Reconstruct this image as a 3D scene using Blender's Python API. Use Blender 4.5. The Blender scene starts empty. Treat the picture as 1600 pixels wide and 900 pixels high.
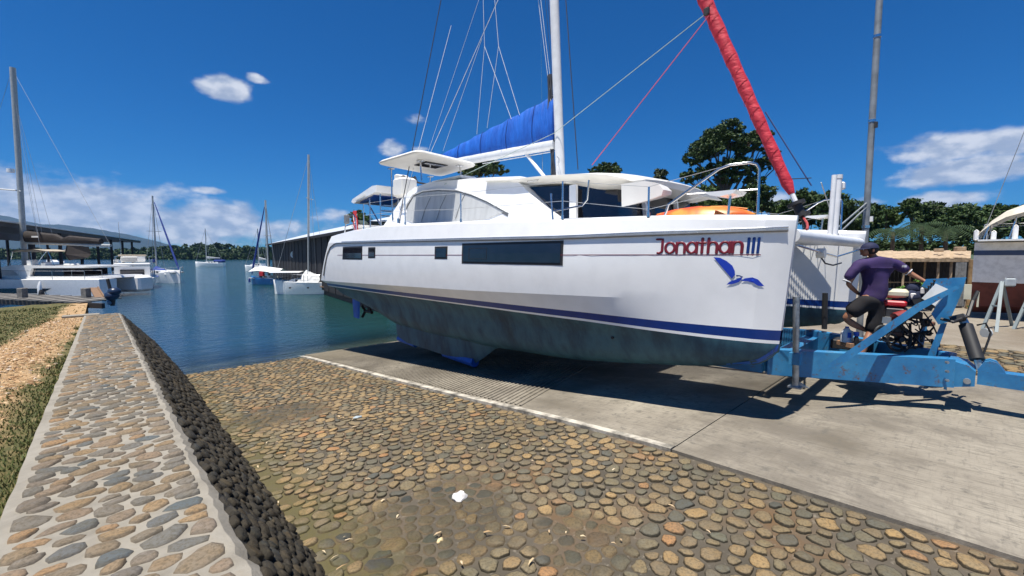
import bpy, bmesh, math, random
import numpy as np
from mathutils import Vector, Matrix, noise

# ------------------------------------------------------------------ camera, sky, sun, exposure
SC = bpy.context.scene
COL = SC.collection
F = 680.0
YAW = math.radians(43.4)
PITCH = math.atan(51 / F)
cp, sp = math.cos(PITCH), math.sin(PITCH)
FW = Vector((math.sin(YAW) * cp, math.cos(YAW) * cp, -sp))
RT = Vector((math.cos(YAW), -math.sin(YAW), 0))
UP = Vector((math.sin(YAW) * sp, math.cos(YAW) * sp, cp))
cam_data = bpy.data.cameras.new('camera')
cam = bpy.data.objects.new('camera', cam_data)
COL.objects.link(cam)
cam.rotation_euler = FW.to_track_quat('-Z', 'Y').to_euler()
cam_data.sensor_width = 36
cam_data.lens = F / 1600 * 36
cam_data.clip_start = 0.05
cam_data.clip_end = 30000
SC.camera = cam
SC.view_settings.view_transform = 'Standard'
SC.view_settings.look = 'None'
SC.view_settings.exposure = 0.70
SC.view_settings.gamma = 1.0

SUN_DIR = Vector((-0.25, -0.03, 0.965)).normalized()      # towards the sun
sun_el = math.asin(SUN_DIR.z)
sun_az = math.atan2(SUN_DIR.x, SUN_DIR.y)
ld = bpy.data.lights.new('sun', 'SUN')
ld.energy = 4.6
ld.angle = math.radians(0.5)
ld.color = (1.0, 0.95, 0.86)
lo = bpy.data.objects.new('sun', ld)
COL.objects.link(lo)
lo.rotation_euler = SUN_DIR.to_track_quat('Z', 'Y').to_euler()
lo.location = (0, 0, 30)


def at(px, py, depth):
    """point at a given distance along the view axis"""
    return FW * depth + RT * ((px - 800) / F * depth) + UP * ((450 - py) / F * depth)


def ray(px, py):
    return FW + RT * ((px - 800) / F) + UP * ((450 - py) / F)


def atz(px, py, z):
    r = ray(px, py)
    return r * (z / r.z)


def atx(px, py, x):
    r = ray(px, py)
    return r * (x / r.x)


W = bpy.data.worlds.new("World")
SC.world = W
W.use_nodes = True
wn = W.node_tree
for n in list(wn.nodes):
    wn.nodes.remove(n)


def nd(tree, typ, **kw):
    n = tree.nodes.new(typ)
    for k, v in kw.items():
        if k == 'inp':
            for a, b in v.items():
                n.inputs[a].default_value = b
        else:
            setattr(n, k, v)
    return n


def math_node(tree, op, a, b=None, clamp=False):
    n = tree.nodes.new('ShaderNodeMath')
    n.operation = op
    n.use_clamp = clamp
    for i, v in enumerate((a, b)):
        if v is None:
            continue
        if hasattr(v, 'is_output') or isinstance(v, bpy.types.NodeSocket):
            tree.links.new(v, n.inputs[i])
        else:
            n.inputs[i].default_value = v
    return n.outputs[0]


def mapr(tree, v, a, b, c=0.0, d=1.0, smooth=True):
    n = tree.nodes.new('ShaderNodeMapRange')
    if smooth:
        n.interpolation_type = 'SMOOTHSTEP'
    tree.links.new(v, n.inputs[0])
    n.inputs[1].default_value = a
    n.inputs[2].default_value = b
    n.inputs[3].default_value = c
    n.inputs[4].default_value = d
    return n.outputs[0]


sky = nd(wn, 'ShaderNodeTexSky', sky_type='NISHITA', sun_disc=False, sun_elevation=sun_el, sun_rotation=sun_az,
         altitude=400.0, air_density=1.0, dust_density=0.25, ozone_density=3.0)
hsv = nd(wn, 'ShaderNodeHueSaturation')
hsv.inputs['Saturation'].default_value = 1.04
hsv.inputs['Value'].default_value = 0.90
tint = nd(wn, 'ShaderNodeMix', data_type='RGBA', blend_type='MULTIPLY')
tint.inputs['Factor'].default_value = 1.0
tint.inputs['B'].default_value = (.22, .73, 1.29, 1)
wn.links.new(sky.outputs[0], tint.inputs['A'])
wn.links.new(tint.outputs['Result'], hsv.inputs['Color'])
tc = nd(wn, 'ShaderNodeTexCoord')
DIRV = tc.outputs['Generated']
# cloud shapes: noise masked round fixed directions (azimuth, elevation in sky space)
sep = nd(wn, 'ShaderNodeSeparateXYZ')
wn.links.new(DIRV, sep.inputs[0])
az = math_node(wn, 'ARCTAN2', sep.outputs[0], sep.outputs[1])
el = math_node(wn, 'ARCSINE', sep.outputs[2])
comb = nd(wn, 'ShaderNodeCombineXYZ')
wn.links.new(az, comb.inputs[0])
wn.links.new(math_node(wn, 'MULTIPLY', el, 1.7), comb.inputs[1])
ns = nd(wn, 'ShaderNodeTexNoise')
ns.inputs['Scale'].default_value = 11.0
ns.inputs['Detail'].default_value = 9.0
ns.inputs['Roughness'].default_value = 0.55
wn.links.new(comb.outputs[0], ns.inputs['Vector'])
ns2 = nd(wn, 'ShaderNodeTexNoise')
ns2.inputs['Scale'].default_value = 24.0
ns2.inputs['Detail'].default_value = 6.0
wn.links.new(comb.outputs[0], ns2.inputs['Vector'])


def direction(px, py):
    r = ray(px, py).normalized()
    return math.atan2(r.x, r.y), math.asin(r.z)


clouds = [  # px, py, half width, half height (in angles), strength
    (120, 330, .22, .060, 1.0), (300, 350, .17, .055, .95), (400, 360, .14, .040, .7), (520, 345, .08, .035, .6),
    (20, 322, .08, .035, .9),
    (350, 137, .050, .024, 1.05), (402, 124, .026, .010, .7), (318, 134, .025, .012, .7), (330, 298, .036, .009, .8), (655, 184, .038, .018, .62), (612, 234, .035, .022, .85),
    (665, 233, .035, .010, .6), (185, 248, .02, .006, .3), (505, 233, .022, .012, .3), (260, 299, .03, .009, .5),
    (1490, 226, .085, .030, .95), (1500, 268, .095, .024, 1.0), (1590, 222, .06, .022, .85), (1440, 240, .05, .02, .8),
    (1200, 312, .05, .022, .6), (1475, 312, .06, .018, .85), (1335, 318, .045, .016, .8), (1520, 325, .03, .012, .5),
    (700, 330, .12, .03, .8), (850, 330, .12, .03, .6), (-150, 320, .25, .06, .9), (-420, 330, .3, .05, .7),
]
acc = None
for (px, py, hw, hh, st) in clouds:
    a0, e0 = direction(px, py)
    dx = math_node(wn, 'DIVIDE', math_node(wn, 'SUBTRACT', az, a0), hw)
    dy = math_node(wn, 'DIVIDE', math_node(wn, 'SUBTRACT', el, e0), hh)
    d2 = math_node(wn, 'ADD', math_node(wn, 'MULTIPLY', dx, dx), math_node(wn, 'MULTIPLY', dy, dy))
    g = math_node(wn, 'MULTIPLY', math_node(wn, 'EXPONENT', math_node(wn, 'MULTIPLY', d2, -0.9)), st)
    acc = g if acc is None else math_node(wn, 'MAXIMUM', acc, g)
shape = math_node(wn, 'ADD', acc, math_node(wn, 'MULTIPLY', math_node(wn, 'SUBTRACT', ns.outputs[0], 0.5), 1.3))
shape = math_node(wn, 'ADD', shape, math_node(wn, 'MULTIPLY', math_node(wn, 'SUBTRACT', ns2.outputs[0], 0.5), 0.35))
gate = mapr(wn, acc, 0.06, 0.3)
cm = math_node(wn, 'MULTIPLY', mapr(wn, shape, 0.36, 0.74), gate)
cm = math_node(wn, 'MULTIPLY', cm, 0.86)
CLOUDMASK = cm
mixc = nd(wn, 'ShaderNodeMix', data_type='RGBA')
wn.links.new(cm, mixc.inputs['Factor'])
wn.links.new(hsv.outputs[0], mixc.inputs['A'])
ccol = nd(wn, 'ShaderNodeMix', data_type='RGBA')
ccol.inputs['A'].default_value = (5.0, 5.9, 7.6, 1)
ccol.inputs['B'].default_value = (9.6, 10.0, 10.8, 1)
wn.links.new(mapr(wn, ns2.outputs[0], .38, .66), ccol.inputs['Factor'])
wn.links.new(ccol.outputs['Result'], mixc.inputs['B'])
bgn = nd(wn, 'ShaderNodeBackground')
bgn.inputs['Strength'].default_value = 0.052
wn.links.new(mixc.outputs['Result'], bgn.inputs['Color'])
wo = nd(wn, 'ShaderNodeOutputWorld')
wn.links.new(bgn.outputs[0], wo.inputs['Surface'])

# ------------------------------------------------------------------ helpers
OFF = {}


def tag(o, label=None, cat=None, group=None, kind=None):
    if label: o['label'] = label
    if cat: o['category'] = cat
    if group: o['group'] = group
    if kind: o['kind'] = kind
    return o


def empty(name, loc=(0, 0, 0), rz=0.0, label=None, cat=None, group=None, rot=None):
    o = bpy.data.objects.new(name, None)
    COL.objects.link(o)
    o.location = loc
    o.rotation_euler = rot or (0, 0, rz)
    o.empty_display_size = 0.3
    OFF[o] = Vector(loc)
    return tag(o, label, cat, group)


def link_mesh(name, me, mat, parent=None, loc=None):
    o = bpy.data.objects.new(name, me)
    COL.objects.link(o)
    if mat is not None and len(me.materials) == 0:
        for m in (mat if isinstance(mat, (list, tuple)) else [mat]):
            me.materials.append(m)
    if parent is not None:
        o.parent = parent
    if loc is not None:
        o.location = loc
    return o


class MB:
    def __init__(self):
        self.v = []; self.f = []; self.m = []; self.mi = 0

    def add(self, vs, fs):
        n = len(self.v)
        self.v += [tuple(v) for v in vs]
        for f in fs:
            self.f.append([i + n for i in f]); self.m.append(self.mi)
        return self

    def box(self, c, s, rz=0.0, bev=0.0, R=None):
        sx, sy, sz = (s[0] / 2, s[1] / 2, s[2] / 2)
        if bev <= 0:
            pts = [(-sx, -sy, -sz), (sx, -sy, -sz), (sx, sy, -sz), (-sx, sy, -sz), (-sx, -sy, sz), (sx, -sy, sz), (sx, sy, sz), (-sx, sy, sz)]
            fs = [(3, 2, 1, 0), (4, 5, 6, 7), (0, 1, 5, 4), (1, 2, 6, 5), (2, 3, 7, 6), (3, 0, 4, 7)]
        else:
            b = min(bev, sx * .9, sy * .9, sz * .9)
            pts = []
            for z, i in ((-sz, b), (-sz + b, 0), (sz - b, 0), (sz, b)):
                x, y = sx - i, sy - i
                k = b * .7
                pts += [(-x + k, -y, z), (x - k, -y, z), (x, -y + k, z), (x, y - k, z), (x - k, y, z), (-x + k, y, z), (-x, y - k, z), (-x, -y + k, z)]
            fs = [tuple(range(7, -1, -1)), tuple(range(24, 32))]
            for r in range(3):
                for k in range(8):
                    a = r * 8 + k; b2 = r * 8 + (k + 1) % 8
                    fs.append((a, b2, b2 + 8, a + 8))
        M = R if R is not None else Matrix.Rotation(rz, 3, 'Z')
        c = Vector(c)
        return self.add([c + M @ Vector(p) for p in pts], fs)

    def beam(self, a, b, w, h, up=Vector((0, 0, 1))):
        a = Vector(a); b = Vector(b); d = (b - a).normalized()
        s = d.cross(up)
        if s.length < 1e-4: s = Vector((1, 0, 0))
        s.normalize(); u = s.cross(d)
        vs = []
        for p in (a, b):
            for (i, j) in ((-1, -1), (1, -1), (1, 1), (-1, 1)):
                vs.append(p + s * (i * w / 2) + u * (j * h / 2))
        return self.add(vs, [(3, 2, 1, 0), (4, 5, 6, 7), (0, 1, 5, 4), (1, 2, 6, 5), (2, 3, 7, 6), (3, 0, 4, 7)])

    def tube(self, path, r, n=8, cap=True, flat=None):
        path = [Vector(p) for p in path]
        rs = r if isinstance(r, (list, tuple)) else [r] * len(path)
        vs = []; fs = []
        prev = None
        for i, p in enumerate(path):
            if i == 0: d = path[1] - p
            elif i == len(path) - 1: d = p - path[i - 1]
            else: d = (path[i + 1] - p).normalized() + (p - path[i - 1]).normalized()
            if d.length < 1e-9: d = Vector((0, 0, 1))
            d.normalize()
            if prev is None:
                a = Vector((0, 0, 1)) if abs(d.z) < .9 else Vector((1, 0, 0))
                s = d.cross(a).normalized()
            else:
                s = (prev - d * prev.dot(d))
                s = s.normalized() if s.length > 1e-6 else d.cross(Vector((0, 0, 1))).normalized()
            prev = s
            u = d.cross(s)
            for k in range(n):
                t = 2 * math.pi * k / n
                vs.append(p + (s * math.cos(t) + u * math.sin(t)) * rs[i])
        for i in range(len(path) - 1):
            for k in range(n):
                fs.append((i * n + k, i * n + (k + 1) % n, (i + 1) * n + (k + 1) % n, (i + 1) * n + k))
        if cap:
            fs.append(tuple(range(n - 1, -1, -1)))
            fs.append(tuple(range((len(path) - 1) * n, len(path) * n)))
        return self.add(vs, fs)

    def loft(self, secs, closed=False, cap=False):
        n = len(secs[0]); vs = [p for s in secs for p in s]; fs = []
        for i in range(len(secs) - 1):
            for k in range(n if closed else n - 1):
                a = i * n + k; b = i * n + (k + 1) % n
                fs.append((a, b, b + n, a + n))
        if cap:
            fs.append(tuple(range(n - 1, -1, -1)))
            fs.append(tuple(range((len(secs) - 1) * n, len(secs) * n)))
        return self.add(vs, fs)

    def prism(self, poly, fn0, fn1):
        """poly: list of 2D; fn0/fn1 map to the two sides"""
        n = len(poly)
        vs = [fn0(*p) for p in poly] + [fn1(*p) for p in poly]
        fs = [tuple(range(n)), tuple(range(2 * n - 1, n - 1, -1))]
        for k in range(n):
            fs.append((k, (k + 1) % n + 0, (k + 1) % n + n, k + n))
        return self.add(vs, fs)

    def ball(self, c, r, nu=10, nv=6, sq=(1, 1, 1)):
        vs = []; fs = []
        c = Vector(c)
        for j in range(nv + 1):
            ph = math.pi * j / nv
            for i in range(nu):
                th = 2 * math.pi * i / nu
                vs.append(c + Vector((r * sq[0] * math.sin(ph) * math.cos(th), r * sq[1] * math.sin(ph) * math.sin(th), r * sq[2] * math.cos(ph))))
        for j in range(nv):
            for i in range(nu):
                a = j * nu + i; b = j * nu + (i + 1) % nu
                fs.append((a, a + nu, b + nu, b))
        return self.add(vs, fs)

    def build(self, name, mat, parent=None, world=True, smooth=False, sharp=40, sub=0):
        off = Vector((0, 0, 0))
        if parent is not None and world:
            off = OFF.get(parent, Vector((0, 0, 0)))
        elif parent is not None:
            off = Vector((0, 0, 0))
        me = bpy.data.meshes.new(name)
        me.from_pydata([(v[0] - off.x, v[1] - off.y, v[2] - off.z) for v in self.v], [], self.f)
        me.validate()
        bm = bmesh.new(); bm.from_mesh(me)
        bmesh.ops.remove_doubles(bm, verts=bm.verts, dist=1e-5)
        bmesh.ops.recalc_face_normals(bm, faces=bm.faces)
        if sub:
            bmesh.ops.subdivide_edges(bm, edges=bm.edges, cuts=sub, use_grid_fill=True)
        bm.to_mesh(me); bm.free()
        o = link_mesh(name, me, mat, parent)
        if smooth:
            me.shade_smooth()
            me.set_sharp_from_angle(angle=math.radians(sharp))
        OFF[o] = off if parent is not None else Vector((0, 0, 0))
        return o


def np_mesh(name, verts, faces_n, idx, mat, parent=None, smooth=False, kind=None):
    """verts (N,3); faces with constant n corners; idx (M,n)"""
    me = bpy.data.meshes.new(name)
    idx = np.asarray(idx, dtype=np.int32)
    m = len(idx)
    me.vertices.add(len(verts)); me.vertices.foreach_set('co', np.asarray(verts, dtype=np.float32).ravel())
    me.loops.add(m * faces_n); me.loops.foreach_set('vertex_index', idx.ravel())
    me.polygons.add(m)
    me.polygons.foreach_set('loop_start', np.arange(0, m * faces_n, faces_n, dtype=np.int32))
    me.update(calc_edges=True)
    if smooth: me.shade_smooth()
    o = link_mesh(name, me, mat, parent)
    if kind: o['kind'] = kind
    return o


# ------------------------------------------------------------------ materials
def new_mat(name):
    m = bpy.data.materials.new(name)
    m.use_nodes = True
    t = m.node_tree
    b = t.nodes['Principled BSDF']
    return m, t, b


def noise_tex(t, scale, detail=5, rough=.55, coord='Object', stretch=None, distort=0.0):
    c = t.nodes.new('ShaderNodeTexCoord')
    src = c.outputs['Object']
    if coord == 'World':
        g = t.nodes.new('ShaderNodeNewGeometry'); src = g.outputs['Position']
    if stretch:
        mp = t.nodes.new('ShaderNodeMapping'); mp.inputs['Scale'].default_value = stretch
        t.links.new(src, mp.inputs[0]); src = mp.outputs[0]
    n = t.nodes.new('ShaderNodeTexNoise')
    n.inputs['Scale'].default_value = scale
    n.inputs['Detail'].default_value = detail
    n.inputs['Roughness'].default_value = rough
    n.inputs['Distortion'].default_value = distort
    t.links.new(src, n.inputs['Vector'])
    return n.outputs[0]


def ramp(t, v, stops, interp='LINEAR'):
    r = t.nodes.new('ShaderNodeValToRGB')
    r.color_ramp.interpolation = interp
    e = r.color_ramp.elements
    while len(e) < len(stops): e.new(0.5)
    for i, (p, c) in enumerate(stops):
        e[i].position = p; e[i].color = (c[0], c[1], c[2], 1)
    t.links.new(v, r.inputs[0])
    return r.outputs[0]


def mixcol(t, f, a, b, mode='MIX'):
    n = t.nodes.new('ShaderNodeMix'); n.data_type = 'RGBA'; n.blend_type = mode
    if isinstance(f, (int, float)): n.inputs['Factor'].default_value = f
    else: t.links.new(f, n.inputs['Factor'])
    for k, v in (('A', a), ('B', b)):
        if isinstance(v, (tuple, list)): n.inputs[k].default_value = (v[0], v[1], v[2], 1)
        else: t.links.new(v, n.inputs[k])
    return n.outputs['Result']


def bump(t, b, h, strength=.3, dist=.02):
    n = t.nodes.new('ShaderNodeBump')
    n.inputs['Strength'].default_value = strength
    n.inputs['Distance'].default_value = dist
    t.links.new(h, n.inputs['Height'])
    t.links.new(n.outputs[0], b.inputs['Normal'])


MATS = {}


def pmat(name, col, rough=.5, metal=0.0, var=.12, scale=6, bmp=0.0, bscale=30, coat=0.0, dirt=None, stretch=None, spec=.5):
    if name in MATS: return MATS[name]
    m, t, b = new_mat(name)
    n = noise_tex(t, scale, 6, stretch=stretch)
    d = dirt if dirt is not None else tuple(c * (1 - var) for c in col)
    f = mapr(t, n, .35, .7)
    c = mixcol(t, f, tuple(min(1, x * (1 + var * .4)) for x in col), d)
    t.links.new(c, b.inputs['Base Color'])
    b.inputs['Roughness'].default_value = rough
    b.inputs['Metallic'].default_value = metal
    b.inputs['Specular IOR Level'].default_value = spec
    if coat: b.inputs['Coat Weight'].default_value = coat; b.inputs['Coat Roughness'].default_value = .08
    if bmp:
        bump(t, b, noise_tex(t, bscale, 6), bmp, .01)
    MATS[name] = m
    return m


# stone material: each stone its own tone (random per island and per object)
def stone_mat(name, stops, wet=None, dark=1.0, rough=.75, moss=None, rimc=(.035, .03, .022), rimf=.8):
    m, t, b = new_mat(name)
    g = t.nodes.new('ShaderNodeNewGeometry')
    oi = t.nodes.new('ShaderNodeObjectInfo')
    r = math_node(t, 'FRACT', math_node(t, 'ADD', g.outputs['Random Per Island'], math_node(t, 'MULTIPLY', oi.outputs['Random'], 7.31)))
    c = ramp(t, r, stops)
    n1 = noise_tex(t, 18, 6, coord='World')
    c = mixcol(t, mapr(t, n1, .3, .75), c, (0.5, 0.46, 0.40), 'OVERLAY')
    n2 = noise_tex(t, 60, 8, .7, coord='World')
    c = mixcol(t, mapr(t, n2, .42, .68, 0, .7), c, (.085, .07, .045))
    big = noise_tex(t, .55, 3, coord='World')
    c = mixcol(t, mapr(t, big, .35, .65, 0, .5), c, mixcol(t, 1.0, c, (.62, .64, .62), 'MULTIPLY'))
    rr = rough
    ra = t.nodes.new('ShaderNodeAttribute'); ra.attribute_name = 'rim'
    rimn = math_node(t, 'ADD', ra.outputs['Fac'], math_node(t, 'MULTIPLY', math_node(t, 'SUBTRACT', noise_tex(t, 30, 5, .6, coord='World'), .5), .5))
    rv = mapr(t, rimn, .42, .80)
    if not wet: c = mixcol(t, math_node(t, 'MULTIPLY', rv, rimf), c, rimc)
    if wet:
        pos = g.outputs['Position']
        acc = None
        for (x, y, rad) in wet:
            d = t.nodes.new('ShaderNodeVectorMath'); d.operation = 'DISTANCE'
            mp = t.nodes.new('ShaderNodeMapping'); mp.inputs['Scale'].default_value = (1, 1, 0)
            t.links.new(pos, mp.inputs[0]); t.links.new(mp.outputs[0], d.inputs[0])
            d.inputs[1].default_value = (x, y, 0)
            v = math_node(t, 'SUBTRACT', 1.0, math_node(t, 'DIVIDE', d.outputs['Value'], rad))
            acc = v if acc is None else math_node(t, 'MAXIMUM', acc, v)
        nn = noise_tex(t, 1.6, 4, coord='World')
        wv = mapr(t, math_node(t, 'ADD', acc, math_node(t, 'MULTIPLY', math_node(t, 'SUBTRACT', nn, .5), 1.4)), .1, .45)
        c = mixcol(t, math_node(t, 'MULTIPLY', wv, .7), c, mixcol(t, 1.0, c, (.30, .35, .40), 'MULTIPLY'))
        rc = mixcol(t, wv, rimc, (.21, .155, .095))
        c = mixcol(t, math_node(t, 'MULTIPLY', rv, math_node(t, 'SUBTRACT', rimf, math_node(t, 'MULTIPLY', wv, .35))), c, rc)
        ro = t.nodes.new('ShaderNodeMapRange'); t.links.new(wv, ro.inputs[0]); ro.inputs[3].default_value = rough; ro.inputs[4].default_value = .6
        t.links.new(ro.outputs[0], b.inputs['Roughness'])
    else:
            b.inputs['Roughness'].default_value = rough
    b.inputs['Specular IOR Level'].default_value = .22
    if moss:
        sx = t.nodes.new('ShaderNodeSeparateXYZ'); t.links.new(g.outputs['Position'], sx.inputs[0])
        mv = mapr(t, sx.outputs[0], moss[0], moss[1], 1, 0)
        nm = mapr(t, noise_tex(t, 7, 5, coord='World'), .38, .62)
        c = mixcol(t, math_node(t, 'MULTIPLY', math_node(t, 'MULTIPLY', mv, nm), .45), c, (.085, .075, .024))
    if dark != 1.0:
        c = mixcol(t, 1.0, c, (dark, dark, dark), 'MULTIPLY')
    t.links.new(c, b.inputs['Base Color'])
    bump(t, b, noise_tex(t, 38, 9, .75, coord='World'), .75, .014)
    return m


# ------------------------------------------------------------------ ground, water
def interp(y, tab):
    if y <= tab[0][0]: return tab[0][1]
    for (a, b), (c, d) in zip(tab, tab[1:]):
        if y <= c: return b + (d - b) * (y - a) / (c - a)
    return tab[-1][1]


RAMP = [(-8, -2.04), (-.4, -2.06), (1, -2.10), (2.2, -2.13), (3.7, -2.24), (6.2, -2.48), (9, -2.72), (13.8, -3.12), (22, -4.2), (40, -6), (4000, -6)]
WATER_Z = -3.12
EDGE_X = 4.36


def gz(y): return interp(y, RAMP)


def terrain_h(x, y):
    h = gz(y)
    if x > 13:                       # the yard on the right is level
        k = min(1, (x - 13) / 4)
        edge = 62 if x < 60 else 200
        lvl = -2.1 if y < edge else max(-6, -2.1 - (y - edge) * .2)
        h = h * (1 - k) + lvl * k
    if x < -.6:
        h = min(-1.9, h) if y < 22 else -6
        if y < 22: h = -2.2
    r = math.hypot(x, y)
    if r > 300:                     # opposite shore
        a = math.degrees(math.atan2(x, y))
        if a > 24: h = max(h, -2.1 + min(1, (r - 300) / 300) * 10)
    return h


def axis(lim0, lim1, fine0, fine1, step, grow=1.35):
    a = [fine0]
    while a[-1] < fine1: a.append(a[-1] + step)
    s = step
    while a[-1] < lim1: s *= grow; a.append(a[-1] + s)
    s = step; b = [fine0]
    while b[-1] > lim0: s *= grow; b.append(b[-1] - s)
    return sorted(set(b[1:] + a))


xs = axis(-5200, 5200, -20, 70, 1.5); ys = axis(-5200, 5200, -20, 70, 1.5)
V = [(x, y, terrain_h(x, y)) for y in ys for x in xs]
nx = len(xs)
Fc = [(j * nx + i, j * nx + i + 1, (j + 1) * nx + i + 1, (j + 1) * nx + i) for j in range(len(ys) - 1) for i in range(nx - 1)]
m, t, b = new_mat('yard ground')
n1 = noise_tex(t, .35, 6, coord='World'); n2 = noise_tex(t, 3.5, 8, .7, coord='World'); n3 = noise_tex(t, 22, 8, .7, coord='World')
c = ramp(t, n1, [(.3, (.20, .165, .12)), (.5, (.27, .235, .185)), (.7, (.17, .135, .095))])
c = mixcol(t, mapr(t, n2, .45, .7, 0, .6), c, (.15, .13, .09))
c = mixcol(t, mapr(t, n3, .5, .7, 0, .5), c, (.31, .28, .23))
g = t.nodes.new('ShaderNodeNewGeometry')
ln = t.nodes.new('ShaderNodeVectorMath'); ln.operation = 'LENGTH'; t.links.new(g.outputs['Position'], ln.inputs[0])
c = mixcol(t, mapr(t, ln.outputs['Value'], 40, 90), c, (.045, .07, .025))
t.links.new(c, b.inputs['Base Color']); b.inputs['Roughness'].default_value = .9
bump(t, b, n3, .5, .03)
ground_mat = m
me = bpy.data.meshes.new('ground'); me.from_pydata(V, [], Fc); me.shade_smooth()
tag(link_mesh('ground', me, m), kind='structure')

# water
m, t, b = new_mat('bay water')
t.nodes.remove(b)
out = [n for n in t.nodes if n.type == 'OUTPUT_MATERIAL'][0]
g = t.nodes.new('ShaderNodeNewGeometry')
s1 = noise_tex(t, .9, 4, .6, coord='World', stretch=(1, 2.2, 1), distort=.6)
s2 = noise_tex(t, 4.5, 5, .65, coord='World', stretch=(1, 1.7, 1), distort=.4)
s3 = noise_tex(t, .06, 3, .5, coord='World')
hgt = math_node(t, 'ADD', math_node(t, 'MULTIPLY', s1, .7), math_node(t, 'MULTIPLY', s2, .22))
bn = t.nodes.new('ShaderNodeBump'); bn.inputs['Strength'].default_value = 1.0; bn.inputs['Distance'].default_value = .12
t.links.new(hgt, bn.inputs['Height'])
gl = t.nodes.new('ShaderNodeBsdfGlossy'); gl.inputs['Roughness'].default_value = .06
gl.inputs['Color'].default_value = (.92, .96, 1, 1)
t.links.new(bn.outputs[0], gl.inputs['Normal'])
df = t.nodes.new('ShaderNodeBsdfDiffuse')
sx = t.nodes.new('ShaderNodeSeparateXYZ'); t.links.new(g.outputs['Position'], sx.inputs[0])
lat = mapr(t, sx.outputs[0], 0, 12)
dcol = mixcol(t, lat, mixcol(t, mapr(t, s3, .35, .65), (.007, .040, .095), (.009, .052, .092)), (.012, .050, .046))
t.links.new(dcol, df.inputs['Color'])
tr = t.nodes.new('ShaderNodeBsdfTransparent'); tr.inputs['Color'].default_value = (.55, .66, .62, 1)
mx = t.nodes.new('ShaderNodeMixShader')
t.links.new(mapr(t, sx.outputs[1], 13.6, 18.5, .15, 1), mx.inputs[0])     # the water deepens away from the ramp
t.links.new(tr.outputs[0], mx.inputs[1]); t.links.new(df.outputs[0], mx.inputs[2])
fr = t.nodes.new('ShaderNodeFresnel'); fr.inputs['IOR'].default_value = 1.33
t.links.new(bn.outputs[0], fr.inputs['Normal'])
mx2 = t.nodes.new('ShaderNodeMixShader')
t.links.new(fr.outputs[0], mx2.inputs[0]); t.links.new(mx.outputs[0], mx2.inputs[1]); t.links.new(gl.outputs[0], mx2.inputs[2])
t.links.new(mx2.outputs[0], out.inputs['Surface'])
mb = MB(); mb.add([(-5200, -5200, WATER_Z), (5200, -5200, WATER_Z), (5200, 5200, WATER_Z), (-5200, 5200, WATER_Z)], [(0, 1, 2, 3)])
tag(mb.build('water', m), kind='structure')

# ------------------------------------------------------------------ stones packing
def pack(u0, u1, v0, v1, su, sv, seed, jit=.34):
    rnd = random.Random(seed)
    nu = max(1, round((u1 - u0) / su)); nv = max(1, round((v1 - v0) / sv))
    pts = []
    for j in range(nv):
        for i in range(nu):
            pts.append([(i + .5 + (.5 if j % 2 else 0) * .8 - .2 + rnd.uniform(-jit, jit)), j + .5 + rnd.uniform(-jit, jit)])
    pts = [p for p in pts if 0.15 < p[0] < nu - .15]
    pts = [p for p in pts if rnd.random() > .03]
    grid = {}
    for k, p in enumerate(pts): grid.setdefault((int(p[0]), int(p[1])), []).append(k)
    W_ = [rnd.uniform(-.22, .22) for _ in pts]
    cells = []
    for k, p in enumerate(pts):
        poly = [(max(-1.1, -p[0]), max(-1.1, -p[1])), (min(1.1, nu - p[0]), max(-1.1, -p[1])), (min(1.1, nu - p[0]), min(1.1, nv - p[1])), (max(-1.1, -p[0]), min(1.1, nv - p[1]))]
        gx, gy = int(p[0]), int(p[1])
        for ix in range(gx - 2, gx + 3):
            for iy in range(gy - 2, gy + 3):
                for q in grid.get((ix, iy), ()):
                    if q == k: continue
                    dx = pts[q][0] - p[0]; dy = pts[q][1] - p[1]
                    d2 = dx * dx + dy * dy
                    if d2 > 6: continue
                    lim = d2 * (.5 + .5 * (W_[k] - W_[q]))
                    new = []
                    for a in range(len(poly)):
                        A = poly[a]; B = poly[(a + 1) % len(poly)]
                        da = A[0] * dx + A[1] * dy - lim; db = B[0] * dx + B[1] * dy - lim
                        if da <= 0: new.append(A)
                        if (da < 0) != (db < 0) and da != db:
                            s = da / (da - db); new.append((A[0] + (B[0] - A[0]) * s, A[1] + (B[1] - A[1]) * s))
                    poly = new
                    if len(poly) < 3: break
                if len(poly) < 3: break
        if len(poly) < 3: continue
        cells.append((u0 + p[0] * (u1 - u0) / nu, v0 + p[1] * (v1 - v0) / nv, [(q[0] * (u1 - u0) / nu, q[1] * (v1 - v0) / nv) for q in poly]))
    return cells


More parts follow.
